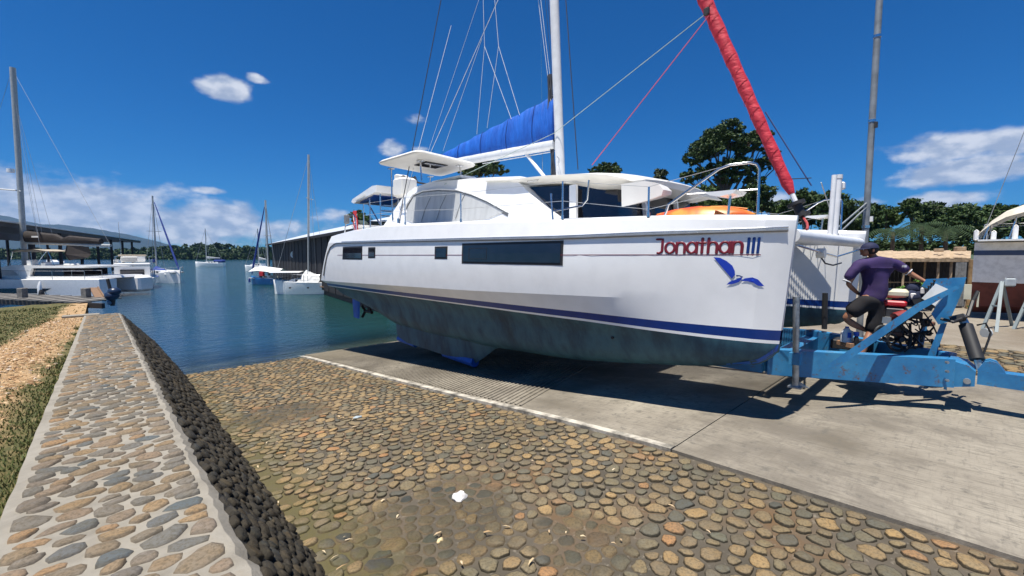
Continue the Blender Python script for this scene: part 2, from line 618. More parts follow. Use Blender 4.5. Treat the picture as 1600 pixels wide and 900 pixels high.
def stone_rings(cell, gap, hgt, rnd, na=10, shrink=1.0):
    """returns centre, outline in (du,dv,h) rings as flat vertex list"""
    cu, cv, poly = cell
    A = sum(p[0] for p in poly) / len(poly); B = sum(p[1] for p in poly) / len(poly)
    rs = []
    a0 = rnd.uniform(0, 6.28)
    for k in range(na):
        th = a0 + 2 * math.pi * k / na
        dx, dy = math.cos(th), math.sin(th)
        best = 9
        for i in range(len(poly)):
            x1, y1 = poly[i][0] - A, poly[i][1] - B; x2, y2 = poly[(i + 1) % len(poly)][0] - A, poly[(i + 1) % len(poly)][1] - B
            ex, ey = x2 - x1, y2 - y1
            den = dx * ey - dy * ex
            if abs(den) < 1e-9: continue
            s = (x1 * ey - y1 * ex) / den; q = (x1 * dy - y1 * dx) / den
            if s > 0 and -1e-6 <= q <= 1 + 1e-6: best = min(best, s)
        rs.append(best if best < 9 else .03)
    sm = [(rs[k - 1] + 2 * rs[k] + rs[(k + 1) % na]) / 4 for k in range(na)]
    rs = [max(.012, (min(sm[k], rs[k]) - gap) * shrink * rnd.uniform(.88, 1.04)) for k in range(na)]
    tx, ty = rnd.uniform(-.12, .12), rnd.uniform(-.12, .12)
    vs = []
    for (f, h) in ((1.0, -.015), (.95, hgt * .62), (.70, hgt * .97)):
        for k in range(na):
            th = a0 + 2 * math.pi * k / na
            x = math.cos(th) * rs[k] * f; y = math.sin(th) * rs[k] * f
            vs.append((x, y, h + (x * tx + y * ty if h > 0 else 0)))
    vs.append((0, 0, hgt))
    fs = []
    for r in range(2):
        for k in range(na):
            fs.append((r * na + k, r * na + (k + 1) % na, (r + 1) * na + (k + 1) % na, (r + 1) * na + k))
    for k in range(na): fs.append((2 * na + k, 2 * na + (k + 1) % na, 3 * na))
    return (cu + A, cv + B), vs, fs


RIMV = [1.0] * 10 + [.72] * 10 + [.12] * 10 + [0.0]


def rim_attr(me, n):
    at_ = me.attributes.new('rim', 'FLOAT', 'POINT')
    at_.data.foreach_set('value', np.tile(np.array(RIMV, dtype=np.float32), n // 31))


def stones_on(parent, name, cells_list, limit=300):
    """cells_list: list of (cells, mapping fn(u,v,h)->Vector, gap, (hmin,hmax), mat, seed)"""
    allst = []
    for cells, fn, gap, hh, mat, seed, keep in cells_list:
        rnd = random.Random(seed)
        for c in cells:
            if keep and not keep(c[0], c[1], rnd): continue
            (u, v), vs, fs = stone_rings(c, gap, rnd.uniform(*hh), rnd, shrink=rnd.uniform(.9, 1.02))
            P = [fn(u + a, v + b2, h) for (a, b2, h) in vs]
            ctr = fn(u, v, 0)
            d = ctr.dot(FW)
            if d > .3:
                sx = ctr.dot(RT) / d * F + 800; sy = 450 - ctr.dot(UP) / d * F
                vis = -40 < sx < 1640 and -40 < sy < 960
                size = 1 / (d * d) * (max(.05, (P[-1] - ctr).normalized().dot(-ctr.normalized()))) if vis else 0
            else: size = 0
            allst.append((size, ctr, P, fs, mat))
    allst.sort(key=lambda s: -s[0])
    off = OFF.get(parent, Vector((0, 0, 0)))
    for (sz, ctr, P, fs, mat) in allst[:limit]:
        me = bpy.data.meshes.new(name)
        me.from_pydata([tuple(p - ctr) for p in P], [], fs); me.shade_smooth()
        rim_attr(me, len(P))
        link_mesh(name, me, mat, parent, tuple(ctr - off))
    rest = {}
    for s in allst[limit:]: rest.setdefault(s[4].name, []).append(s)
    V = []; Fq = []; mats = []; mi = []
    for k, (mn, lst) in enumerate(rest.items()):
        mats.append(lst[0][4])
        for (sz, ctr, P, fs, mat) in lst:
            n = len(V); V += [tuple(p - off) for p in P]
            for f in fs: Fq.append([i + n for i in f]); mi.append(k)
    if V:
        me = bpy.data.meshes.new(name); me.from_pydata(V, [], Fq)
        for m_ in mats: me.materials.append(m_)
        me.polygons.foreach_set('material_index', mi); me.shade_smooth()
        rim_attr(me, len(V))
        o = link_mesh(name, me, None, parent); o['kind'] = 'stuff'


RIVER = [(0, (.15, .118, .075)), (.14, (.24, .17, .09)), (.28, (.11, .10, .075)), (.42, (.18, .14, .085)), (.52, (.27, .185, .09)), (.63, (.075, .078, .07)), (.74, (.15, .13, .085)), (.84, (.21, .155, .085)), (.93, (.105, .105, .08)), (1, (.29, .16, .075))]
RIVER = [(p, tuple(min(.6, v * k) for v, k in zip(c, (1.34, 1.34, 1.34)))) for p, c in RIVER]
cob_mat = stone_mat('ramp cobble', RIVER, rimc=(.022, .019, .013), rimf=.92, wet=[(1.9, 2.9, 1.0), (2.0, 7.6, .9), (2.5, 1.9, .5)], moss=(1.3, 1.9))
yard_cob = stone_mat('yard cobble', RIVER)
wall_cob = stone_mat('wall top cobble', rimc=(.20, .175, .14), rimf=.35, stops= [(0, (.20, .17, .13)), (.18, (.30, .21, .12)), (.34, (.15, .15, .14)), (.5, (.24, .20, .155)), (.62, (.10, .125, .14)), (.74, (.27, .20, .14)), (.86, (.17, .165, .15)), (1, (.35, .22, .115))])
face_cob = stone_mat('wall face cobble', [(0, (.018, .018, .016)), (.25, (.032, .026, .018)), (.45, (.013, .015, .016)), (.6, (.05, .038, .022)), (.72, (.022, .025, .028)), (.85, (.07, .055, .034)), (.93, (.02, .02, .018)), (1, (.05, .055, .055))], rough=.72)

# mortar under the ramp cobbles
m, t, b = new_mat('ramp mortar')
n1 = noise_tex(t, 1.3, 5, coord='World'); n2 = noise_tex(t, 14, 8, .7, coord='World')
c = ramp(t, n1, [(.3, (.06, .05, .035)), (.5, (.10, .082, .058)), (.66, (.13, .078, .036))])
c = mixcol(t, mapr(t, n2, .55, .72, 0, .6), c, (.30, .26, .20))
g = t.nodes.new('ShaderNodeNewGeometry'); sx = t.nodes.new('ShaderNodeSeparateXYZ'); t.links.new(g.outputs['Position'], sx.inputs[0])
mv = mapr(t, math_node(t, 'ADD', sx.outputs[0], math_node(t, 'MULTIPLY', math_node(t, 'SUBTRACT', n1, .5), 1.4)), 1.15, 1.75, .85, 0)
c = mixcol(t, math_node(t, 'MULTIPLY', mv, mapr(t, n2, .3, .6, .5, 1)), c, (.095, .080, .022))
t.links.new(c, b.inputs['Base Color']); b.inputs['Roughness'].default_value = .85
bump(t, b, noise_tex(t, 30, 8, .7, coord='World'), .8, .02)
mortar_ramp = m


def sheet(name, x0, x1, y0, y1, dz, mat, step=.35, zf=None, kind='structure', thick=.0, parent=None):
    zf = zf or (lambda x, y: gz(y))
    nxx = max(1, int((x1 - x0) / step)); nyy = max(1, int((y1 - y0) / step))
    mb = MB()
    V = []
    for j in range(nyy + 1):
        for i in range(nxx + 1):
            x = x0 + (x1 - x0) * i / nxx; y = y0 + (y1 - y0) * j / nyy
            V.append((x, y, zf(x, y) + dz))
    Fs = [(j * (nxx + 1) + i, j * (nxx + 1) + i + 1, (j + 1) * (nxx + 1) + i + 1, (j + 1) * (nxx + 1) + i) for j in range(nyy) for i in range(nxx)]
    mb.add(V, Fs)
    if thick:
        for (xa, ya, xb, yb) in ((x0, y0, x0, y1), (x1, y0, x1, y1)):
            pts = [(xa, ya + (yb - ya) * j / nyy) for j in range(nyy + 1)]
            mb.loft([[(x, y, zf(x, y) + dz), (x, y, zf(x, y) + dz - thick)] for x, y in pts])
        for y in (y0, y1):
            mb.add([(x0, y, zf(x0, y) + dz), (x1, y, zf(x1, y) + dz), (x1, y, zf(x1, y) + dz - thick), (x0, y, zf(x0, y) + dz - thick)], [(0, 1, 2, 3)])
    o = mb.build(name, mat, parent, smooth=True, sharp=30)
    if kind: o['kind'] = kind
    return o


cr = sheet('cobbled_ramp', .3, EDGE_X + .02, -2.5, 15.5, .012, mortar_ramp)
cells = pack(.82, EDGE_X - .02, -1.2, 14.6, .140, .128, 11)
DRY = random.Random(5)
stones_on(cr, 'stone', [(cells, lambda u, v, h: Vector((u, v, gz(v) + .012 + h)), .004, (.012, .026), cob_mat, 3,
                         lambda u, v, r: not (u < 1.25 and r.random() < .45))])
# a second patch of cobbles beyond the slab
cp2 = sheet('cobbled_apron', 10.6, 14.2, -7, 12, .02, mortar_ramp, zf=lambda x, y: terrain_h(x, y))
cells = pack(10.7, 14.1, -6.5, 10, .2, .2, 12)
stones_on(cp2, 'stone', [(cells, lambda u, v, h: Vector((u, v, terrain_h(u, v) + .02 + h)), .01, (.02, .05), yard_cob, 4, None)])

# concrete slab of the slipway: upper bay brushed, lower bay grooved
def slab_mat(name, groove):
    m, t, b = new_mat(name)
    n1 = noise_tex(t, .8, 6, coord='World'); n2 = noise_tex(t, 9, 8, .7, coord='World')
    st = noise_tex(t, 3.2, 6, .7, coord='World', stretch=(14, 1.2, 1)); st2 = noise_tex(t, 3.0, 6, .7, coord='World', stretch=(.9, 11, 1))
    c = ramp(t, n1, [(.3, (.135, .115, .086)), (.48, (.235, .207, .163)), (.68, (.33, .295, .235))])
    c = mixcol(t, mapr(t, noise_tex(t, .45, 9, .72, coord='World', distort=.4), .50, .60, 0, .6), c, (.13, .112, .09))
    c = mixcol(t, mapr(t, st, .46, .66, 0, .62), c, (.12, .105, .08))
    c = mixcol(t, mapr(t, st2, .5, .7, 0, .38), c, (.13, .112, .088))
    c = mixcol(t, mapr(t, n2, .52, .68, 0, .75), c, (.11, .10, .082))
    g = t.nodes.new('ShaderNodeNewGeometry'); sx = t.nodes.new('ShaderNodeSeparateXYZ'); t.links.new(g.outputs['Position'], sx.inputs[0])
    c = mixcol(t, mapr(t, sx.outputs[1], 10.5, 13.6, 0, .45), c, (.22, .185, .12))
    t.links.new(c, b.inputs['Base Color']); b.inputs['Roughness'].default_value = .85
    h = math_node(t, 'ADD', math_node(t, 'MULTIPLY', st, .5), math_node(t, 'MULTIPLY', noise_tex(t, 55, 8, .7, coord='World'), .6))
    bump(t, b, h, .45, .012)
    return m


sm1 = slab_mat('brushed concrete', False)
JOINT = 2.12
sheet('concrete_slab', EDGE_X, 10.6, -9, JOINT - .008, .05, sm1, thick=.08)
# lower bay: real diagonal grooves (herringbone ribs) cut across the slipway
def groove_z(x, y):
    z = gz(y)
    return z


sheet('concrete_slipway', EDGE_X + .11, 10.6, JOINT + .008, 22, .047, sm1, thick=.08)
kerb_m = pmat('kerb concrete', (.42, .385, .32), .85, var=.7, scale=5, bmp=.5)
sheet('edge_strip', EDGE_X, EDGE_X + .105, JOINT + .008, 14.6, .054, kerb_m, thick=.07)
rib_m = slab_mat('rib concrete', True)
mb = MB()
rr = random.Random(8)
for k in range(150):
    y = 4.6 + k * .105
    if y > 16.5: break
    for (xa, xb, dy) in ((EDGE_X + .16, 7.5, .95), (10.4, 7.5, .95)):
        if xb == 7.5 and xa > 7.5: pass
        n = 8; w = .052; hh = .018
        sec = []
        for i in range(n + 1):
            s = i / n; x = xa + (xb - xa) * s; yy = y + dy * s
            z = gz(yy) + .047
            sec.append([(x, yy - w / 2, z - .01), (x, yy - w * .3, z + hh), (x, yy + w * .3, z + hh), (x, yy + w / 2, z - .01)])
        mb.loft(sec)
o = mb.build('slipway_ribs', rib_m, smooth=False); o['kind'] = 'stuff'

# ------------------------------------------------------------------ the wall on the left
WX0, WX1 = -.47, .42
def wz(y): return -1.40 - .034 * (y - 2.3)
def face_w(y):
    b = max(gz(y), -3.35) - .02
    return (wz(y) - b) * .78, b
WY0, WY1 = -1.5, 20.5
NW = 260
wm, t, b = new_mat('wall mortar')
n1 = noise_tex(t, 5, 6, coord='World'); n2 = noise_tex(t, 40, 8, .7, coord='World')
c = ramp(t, n1, [(.3, (.20, .18, .145)), (.6, (.285, .26, .215)), (.8, (.24, .20, .15))])
c = mixcol(t, mapr(t, n2, .5, .75, 0, .5), c, (.25, .22, .17))
t.links.new(c, b.inputs['Base Color']); b.inputs['Roughness'].default_value = .9
bump(t, b, n2, .7, .012)
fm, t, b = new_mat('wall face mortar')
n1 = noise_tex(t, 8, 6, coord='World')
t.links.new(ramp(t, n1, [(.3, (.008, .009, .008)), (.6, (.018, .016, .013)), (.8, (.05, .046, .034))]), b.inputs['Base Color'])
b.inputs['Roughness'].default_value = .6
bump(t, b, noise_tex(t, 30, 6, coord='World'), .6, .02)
wall = empty('cobblestone_wall', (0, 8, -2.5), label='low sloping-sided wall paved with rounded river stones in pale mortar, beside the grass', cat='wall')
mb = MB(); n = NW
secs = []
rw = random.Random(2)
for i in range(n + 1):
    y = WY0 + (WY1 - WY0) * i / n
    w, bz = face_w(y)
    j = rw.uniform(-.014, .014) + .02 * noise.noise(Vector((y * 1.7, 0, 0)))
    secs.append([(WX0, y, bz - .8), (WX0 + .01 * noise.noise(Vector((y * 2.3, 5, 0))), y, wz(y)), (WX1 - .02 + j, y, wz(y)), (WX1 + .03 + j, y, wz(y) - .05)])
mb.loft(secs)
mb.add([(WX0, WY1, wz(WY1)), (WX1, WY1, wz(WY1)), (WX1 + .6, WY1, -3.6), (WX0, WY1, -3.6)], [(0, 1, 2, 3)])
mb.build('mortar_top', wm, wall)
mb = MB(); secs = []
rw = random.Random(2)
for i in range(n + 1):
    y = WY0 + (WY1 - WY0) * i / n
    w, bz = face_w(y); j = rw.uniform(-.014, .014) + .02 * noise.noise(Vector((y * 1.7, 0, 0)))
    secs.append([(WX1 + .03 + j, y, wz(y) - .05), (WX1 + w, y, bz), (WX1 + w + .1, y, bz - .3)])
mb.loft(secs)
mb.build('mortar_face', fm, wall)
topc = pack(WX0 + .045, WX1 - .035, -.6, WY1 - .1, .178, .112, 21, .32)


def face_map(u, v, h):       # u down the slope 0..1, v along
    w, bz = face_w(v)
    x = WX1 + .03 + (w - .03) * u; z = wz(v) - .04 + (bz - wz(v) + .04) * u
    nrm = Vector((.76, 0, .65))
    return Vector((x, v, z)) + nrm * h


fc = []
for c in pack(0, 1.35, -.4, WY1, .115, .118, 22, .4): fc.append((c[0] / 1.35, c[1], [(p[0] / 1.35, p[1]) for p in c[2]]))


def face_map2(u, v, h):
    return face_map(min(1.0, max(0, u)), v, h)


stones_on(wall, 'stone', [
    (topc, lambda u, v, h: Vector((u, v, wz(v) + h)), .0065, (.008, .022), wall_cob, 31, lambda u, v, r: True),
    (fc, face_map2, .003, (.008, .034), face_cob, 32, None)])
# ================================================================== the catamaran on the slipway
gel = pmat('white gelcoat', (.86, .86, .85), .22, var=.04, scale=3, coat=.3)
gel2 = pmat('cream gelcoat', (.78, .76, .71), .35, var=.06, scale=3)
blk = pmat('black rubber', (.02, .02, .022), .6)
glass = pmat('dark tinted glass', (.012, .012, .018), .06, var=.3, spec=.8)
steel = pmat('stainless steel', (.62, .63, .65), .2, metal=1.0, var=.1)
alu = pmat('painted aluminium', (.72, .73, .74), .35, var=.08)
navy = pmat('navy blue stripe', (.002, .032, .19), .3, var=.1)
redp = pmat('maroon lettering', (.19, .014, .026), .35, var=.1)
birdm = pmat('blue bird vinyl', (.012, .05, .46), .35, var=.1)
ropew = pmat('white rope', (.70, .70, .68), .7)
ropeb = pmat('dark rope', (.03, .035, .05), .7)
greyrail = pmat('grey rub rail', (.30, .31, .31), .22, metal=.6, var=.15)

HT = [(1.42, .46), (2.5, .52), (4.5, .58), (7, .67), (10.1, .755), (12, .70), (13.2, .62), (14, .58)]
HR = [(1.42, .30), (4.3, .265), (8, .31), (12.5, .36), (14, .34)]
HC = [(1.42, -.60), (2.5, -.58), (4, -.60), (7, -.67), (10, -.72), (12, -.76), (14, -.80)]
HS0 = [(1.42, -.895), (4, -.858), (7, -.862), (10, -.88), (14, -.885)]
HS1 = [(1.42, -1.02), (4, -.962), (7, -.962), (10, -.97), (14, -.955)]
HW = [(1.42, -1.06), (4, -.998), (7, -.99), (10, -.995), (14, -.98)]
HK = [(1.42, -1.14), (1.5, -1.25), (1.64, -1.35), (2.4, -1.50), (4.6, -1.78), (6.5, -1.88), (9, -1.95), (10.8, -1.87), (11.6, -1.70), (12.8, -1.43), (13.9, -1.12), (14.2, -1.0)]
HB = [(1.42, .035), (1.5, .10), (1.7, .20), (2.0, .30), (2.5, .45), (3.0, .57), (4, .745), (5.5, .86), (7, .90), (11, .90), (12.5, .89), (14, .86)]
INS = [(1.42, 0), (2.2, .015), (3, .09), (4, .19), (6, .28), (12, .32), (14, .32)]     # how far the topside steps in below the chine
XC = 5.9
CX = 8.25


def smooth_interp(y, tab):
    return (interp(y - .25, tab) + 2 * interp(y, tab) + interp(y + .25, tab)) / 4 if y > 1.75 else interp(y, tab)


def hull_levels(y):
    hb = smooth_interp(y, HB); ins = interp(y, INS)
    zt, zr, zc, s0, s1, zw, zk = (smooth_interp(y, T) for T in (HT, HR, HC, HS0, HS1, HW, HK))
    k = min(1, max(0, (y - 1.42) / 2.5))
    hw = max(.03, hb - ins * 1.5 - .05 * k)
    zk2 = min(zk, zw - .1)
    d = zw - zk2
    side = [(hb + (max(.03, hb - .008) - hb) * i / 7 + .022 * k * math.sin(math.pi * i / 7), zr - .03 + (zc - zr + .03) * i / 7) for i in range(8)]
    return [(max(.02, hb - .17 * k - .04), zt), (max(.03, hb - .05 * k - .008), zt - .012 - .045), (hb, zr + .01)] + side + [ (max(.03, hb - ins * .62), s0), (max(.03, hb - ins * .8), s1), (max(.03, hb - ins * .87), zw),
            (max(.03, hb - ins * 1.35), zw - .13 * min(1, d)), (hw * .97, zw - d * .38), (hw * .86, zw - d * .62), (hw * .6, zw - d * .86), (hw * .22, zk2), (0.0, zk2 - .01)]


def hull_u(y, z):
    L = hull_levels(y)
    for (u1, z1), (u2, z2) in zip(L, L[1:]):
        if z <= z1 and z >= z2:
            return u1 + (u2 - u1) * (z1 - z) / max(1e-6, z1 - z2)
    return L[0][0] if z > L[0][1] else 0


def shear(y, z):
    """the stern quarter slants aft towards the water"""
    if y < 4: return y + (.46 - z) * .08 * max(0, 1 - (y - 1.42) / 2.2)      # raked stem
    k = max(0, min(1, (y - 11.6) / 1.6))
    return y + k * k * max(0, (.62 - z)) * .62 if z > -1.0 else y + k * k * 1.0 - k * k * .35 * min(1, (-1.0 - z) / .3)


def hull_pt(side, y, z, off=0.0):
    u = hull_u(y, z) + off
    return Vector(((XC - u) if side < 0 else (2 * CX - XC + u), shear(y, z), z))


ys_st = [1.42, 1.44, 1.48, 1.54, 1.62, 1.70, 1.78, 1.86, 1.94, 2.02, 2.1, 2.2, 2.3, 2.4, 2.5, 2.6, 2.7, 2.8, 2.9, 3.0, 3.15, 3.3, 3.6, 4, 4.5, 5, 5.5, 6, 6.5, 7, 7.5, 8, 8.5, 9, 9.5, 10, 10.5, 10.8, 11.1, 11.4, 11.7, 12, 12.3, 12.6, 12.9, 13.2]

cat = empty('catamaran', (CX, 7.5, -1.7), label='large white sailing catamaran on the blue trailer, red lettering Jonathan III on its bow', cat='catamaran')

m, t, b = new_mat('antifouling paint')
n1 = noise_tex(t, 1.4, 7, .6, stretch=(1, 1.6, .6)); n2 = noise_tex(t, 7, 8, .7, stretch=(1, .8, .25)); n3 = noise_tex(t, 35, 6, .7)
c = ramp(t, n1, [(.30, (.006, .027, .046)), (.44, (.013, .056, .090)), (.58, (.034, .112, .150)), (.74, (.009, .036, .064))])
c = mixcol(t, mapr(t, n2, .45, .75, 0, .45), c, (.05, .12, .14))
c = mixcol(t, mapr(t, n3, .55, .75, 0, .5), c, (.03, .05, .05))
t.links.new(c, b.inputs['Base Color']); b.inputs['Roughness'].default_value = .62
bump(t, b, n3, .2, .006)
antif = m
bluepatch = pmat('fresh blue antifouling', (.01, .09, .40), .5, var=.2)


def make_hull(side):
    sx = lambda u: XC - u if side < 0 else 2 * CX - XC + u
    sx_in = lambda u: XC + u if side < 0 else 2 * CX - XC - u
    secs_top = []; secs_bot = []; stripe = []; boot = []
    for y in ys_st:
        L = hull_levels(y)
        outer = [(sx(u), shear(y, z), z) for u, z in L]
        inner = [(sx_in(u), shear(y, z), z) for u, z in L]
        secs_top.append(list(reversed(inner[:12])) + outer[:12])
        stripe.append((outer[11:13], inner[11:13])); boot.append((outer[12:14], inner[12:14]))
        secs_bot.append(outer[13:] + list(reversed(inner[13:-1])))
    mb = MB(); mb.loft(secs_top)
    mb.add(secs_top[-1], [tuple(range(24))])
    mb.add(secs_top[0], [tuple(range(23, -1, -1))])
    for k in (0, 1): mb.loft([b_[k] for b_ in boot])
    h = mb.build('hull', gel, cat, smooth=True, sharp=9)
    mb = MB()
    for k in (0, 1): mb.loft([s[k] for s in stripe])
    mb.build('waterline_stripe', navy, h, smooth=True)
    mb = MB(); mb.loft(secs_bot); mb.add(secs_bot[-1], [tuple(range(len(secs_bot[-1])))]); mb.add(secs_bot[0], [tuple(range(len(secs_bot[0]) - 1, -1, -1))])
    mb.build('underbody', antif, h, smooth=True, sharp=50)
    # rub rail following the side and curling down the stern
    mb = MB()
    path = [hull_pt(side, y, interp(y, HR) - .01, .012) for y in ys_st[2:-2]]
    path += [hull_pt(side, 12.75, .33, .012), hull_pt(side, 12.98, .24, .01), hull_pt(side, 13.08, .05, .01), hull_pt(side, 13.1, -.3, .01), hull_pt(side, 13.1, -.62, .01)]
    mb.tube(path, .019, 8)
    mb.build('rub_rail', greyrail, h, smooth=True)
    mb = MB()
    path = [hull_pt(side, y, interp(y, HR) + .028, .004) for y in ys_st[2:-3]]
    mb.tube(path, .008, 6)
    mb.build('rail_trim', steel, h, smooth=True)
    # red pinstripe
    mb = MB(); s = []
    for y in [1.7 + .3 * i for i in range(38)]:
        if y > 12.6: break
        a = hull_pt(side, y, .012, .0035); c_ = hull_pt(side, y, .001, .0035)
        s.append([a, c_])
    mb.loft(s); mb.build('pinstripe', redp, h)
    # windows: tinted panes in slim black frames
    for (ya, yb, za, zb, sk) in ((4.33, 6.62, .185, -.115, 0), (7.17, 7.53, .14, -.035, 0), (10.26, 10.57, .165, -.03, 0), (11.0, 12.15, .20, -.075, 0)):
        def grid(ya, yb, za, zb, off, n=8):
            return [[hull_pt(side, ya + (yb - ya) * i / n, z, off) for z in (za, (za + zb) / 2, zb)] for i in range(n + 1)]
        mb = MB()
        mb.loft(grid(ya - .045, yb + .045, za + .04, zb - .04, .003))
        f = mb.build('window', blk, h)
        mb = MB(); mb.loft(grid(ya, yb, za, zb, .010)); mb.build('pane', glass, f)
        if yb - ya > 1.5:
            mb = MB()
            for (p, q, r_, s_) in ((5.95, 6.45, .135, .125), (5.95, 6.45, -.06, -.07), (5.95, 5.96, .135, -.07), (6.44, 6.45, .135, -.07)):
                mb.loft([[hull_pt(side, p, r_, .013), hull_pt(side, p, s_, .013)], [hull_pt(side, q, r_, .013), hull_pt(side, q, s_, .013)]])
            mb.build('hatch_frame', blk, f)
    # keel
    kx = XC if side < 0 else 2 * CX - XC
    mb = MB(); secs = []
    for (z, ya, yb, th) in ((-1.80, 6.3, 10.95, .17), (-1.95, 6.75, 10.93, .15), (-2.15, 7.1, 10.9, .13), (-2.33, 7.4, 10.85, .11)):
        zz = lambda y: z
        n = 14; s = []
        for i in range(n):
            a = 2 * math.pi * i / n
            cy = (ya + yb) / 2 - math.cos(a) * (yb - ya) / 2
            s.append((kx + math.sin(a) * th * (1 - .35 * math.cos(a) * -1 if False else 1), cy, z + (.07 * (yb - cy) / (yb - ya) * -1 + .035 if z < -2 else 0)))
        secs.append(s)
    mb.loft(secs, closed=True, cap=True)
    k = mb.build('keel', antif, h, smooth=True, sharp=60)
    mb = MB(); mb.tube([(kx, 7.42, -2.352), (kx, 8.6, -2.34)], [.112, .09], 8); mb.build('keel_shoe', bluepatch, k, smooth=True)
    mb = MB(); mb.tube([(kx, 9.9, -2.315), (kx, 10.8, -2.29)], [.09, .07], 8); mb.build('keel_shoe', bluepatch, k, smooth=True)
    # rudder and propeller
    mb = MB(); mb.loft([[(kx - .02, 13.35, -1.1), (kx, 13.28, -1.1), (kx + .02, 13.35, -1.1), (kx, 13.75, -1.1)], [(kx - .05, 13.32, -1.5), (kx, 13.22, -1.5), (kx + .05, 13.32, -1.5), (kx, 13.78, -1.5)], [(kx - .035, 13.35, -2.0), (kx, 13.28, -2.0), (kx + .035, 13.35, -2.0), (kx, 13.72, -2.0)]], closed=True, cap=True)
    mb.build('rudder', bluepatch, h, smooth=True)
    mb = MB(); mb.tube([(kx, 12.6, -1.35), (kx, 12.6, -1.72)], .06, 8); mb.tube([(kx, 12.4, -1.72), (kx, 12.85, -1.72)], [.05, .04], 8)
    for a in range(3):
        th = a * 2.09
        mb.box((kx + .12 * math.cos(th), 12.85, -1.72 + .12 * math.sin(th)), (.2, .02, .08), R=Matrix.Rotation(-th, 3, 'Y'))
    mb.build('propeller', blk, h)
    # through-hull fitting, bow patch, transom steps
    p = hull_pt(side, 3.62, -1.22, .01)
    mb = MB(); mb.tube([p + Vector((.03, 0, 0)), p - Vector((.012 if side < 0 else -.012, 0, 0))], .022, 10); mb.build('through_hull', blk, h)
    mb = MB(); s = []
    for y in (1.425, 1.44, 1.48, 1.54, 1.62, 1.72, 1.85, 2.0):
        zk = interp(y, HK); top = zk + .09 - (y - 1.42) * .1
        s.append([hull_pt(side, y, top, .004), hull_pt(side, y, (top + zk) / 2, .004), hull_pt(side, y, zk + .012, .004)])
    mb.loft(s); mb.build('bow_patch', bluepatch, h)
    mb = MB()
    mb.box((kx, 13.75, -.62), (1.35, .9, .09), bev=.03); mb.box((kx, 13.3, -.28), (1.3, .5, .08), bev=.03)
    mb.build('transom_step', gel, h)
    return h


hull_near = make_hull(-1)
make_hull(1)

# lettering: rounded strokes laid on the curved hull side
def glyph_arc(cx, cy, rx, ry, a0, a1, n=14):
    return [(cx + rx * math.cos(math.radians(a0 + (a1 - a0) * i / n)), cy + ry * math.sin(math.radians(a0 + (a1 - a0) * i / n))) for i in range(n + 1)]


GL = {
    'J': (.52, [[(.08, 1.0), (.40, 1.0), (.40, .22)] + glyph_arc(.22, .2, .18, .2, 0, -110, 8)]),
    'o': (.62, [glyph_arc(.31, .37, .25, .37, 0, 360, 22)]),
    'n': (.56, [[(.06, .74), (.06, 0)], [(.06, .3)] + glyph_arc(.27, .48, .21, .26, 180, 0, 12) + [(.48, 0)]]),
    'a': (.62, [glyph_arc(.29, .37, .24, .37, 0, 360, 22), [(.54, .74), (.54, 0)]]),
    't': (.44, [[(.19, 1.0), (.19, .0)], [(.06, .70), (.34, .70)]]),
    'h': (.56, [[(.06, 1.0), (.06, 0)], [(.06, .3)] + glyph_arc(.27, .48, .21, .26, 180, 0, 12) + [(.48, 0)]]),
    'I': (.19, [[(.07, 1.0), (.07, 0)]]),
}


def strokes_on_hull(name, text, y0, y1, z0, H, mat, r):
    tot = sum(GL[ch][0] for ch in text)
    adv = (y1 - y0) / tot
    x = 0
    for ch in text:
        w, paths = GL[ch]
        mb = MB()
        for k, pth in enumerate(paths):
            fine = [pth[0]]
            for p_, q_ in zip(pth, pth[1:]):
                m_ = max(1, int(math.hypot(q_[0] - p_[0], q_[1] - p_[1]) / .09))
                fine += [(p_[0] + (q_[0] - p_[0]) * s_ / m_, p_[1] + (q_[1] - p_[1]) * s_ / m_) for s_ in range(1, m_ + 1)]
            t_ = MB(); t_.tube([(a, b_, 0) for a, b_ in fine], r, 8)
            # stroke ends rounded
            for e in (pth[0], pth[-1]): t_.ball((e[0], e[1], 0), r, 8, 6)
            vs = []
            for (a, b_, c_) in t_.v:
                yy = y0 + (x + a) * adv
                zz = z0 + b_ * H
                vs.append(hull_pt(-1, yy, zz, .003 + max(-.004, c_ / r * .006) + .0008 * k))
            mb.add(vs, t_.f)
        o = mb.build('letter', mat, hull_near, smooth=True)
        if ch != 'I': o['label'] = 'maroon rounded letter of the boat name'
        x += w


strokes_on_hull('letter', 'Jonathan', 2.89, 1.88, .03, .18, redp, .078)
strokes_on_hull('letter', 'III', 1.855, 1.705, .03, .175, navy, .06)


def px_to_hull(px, py):
    x = 5.4
    for _ in range(30):
        p = atx(px, py, x)
        yy = 2 * p.y - shear(p.y, p.z)
        x = .5 * x + .5 * (XC - hull_u(yy, p.z))
    return yy, p.z


def hull_patch(name, polys, mat, off=.008, lbl=None):
    mb = MB()
    bm = bmesh.new()
    for poly in polys:
        bm.faces.new([bm.verts.new((a, b_, 0)) for a, b_ in poly])
    bmesh.ops.triangulate(bm, faces=bm.faces)
    bmesh.ops.subdivide_edges(bm, edges=bm.edges, cuts=2, use_grid_fill=True)
    bmesh.ops.triangulate(bm, faces=bm.faces)
    bm.verts.index_update()
    mb.add([hull_pt(-1, *px_to_hull(v.co.x, v.co.y), off) for v in bm.verts], [[v.index for v in f.verts] for f in bm.faces])
    bm.free()
    o = mb.build(name, mat, hull_near)
    if lbl: o['label'] = lbl
    return o


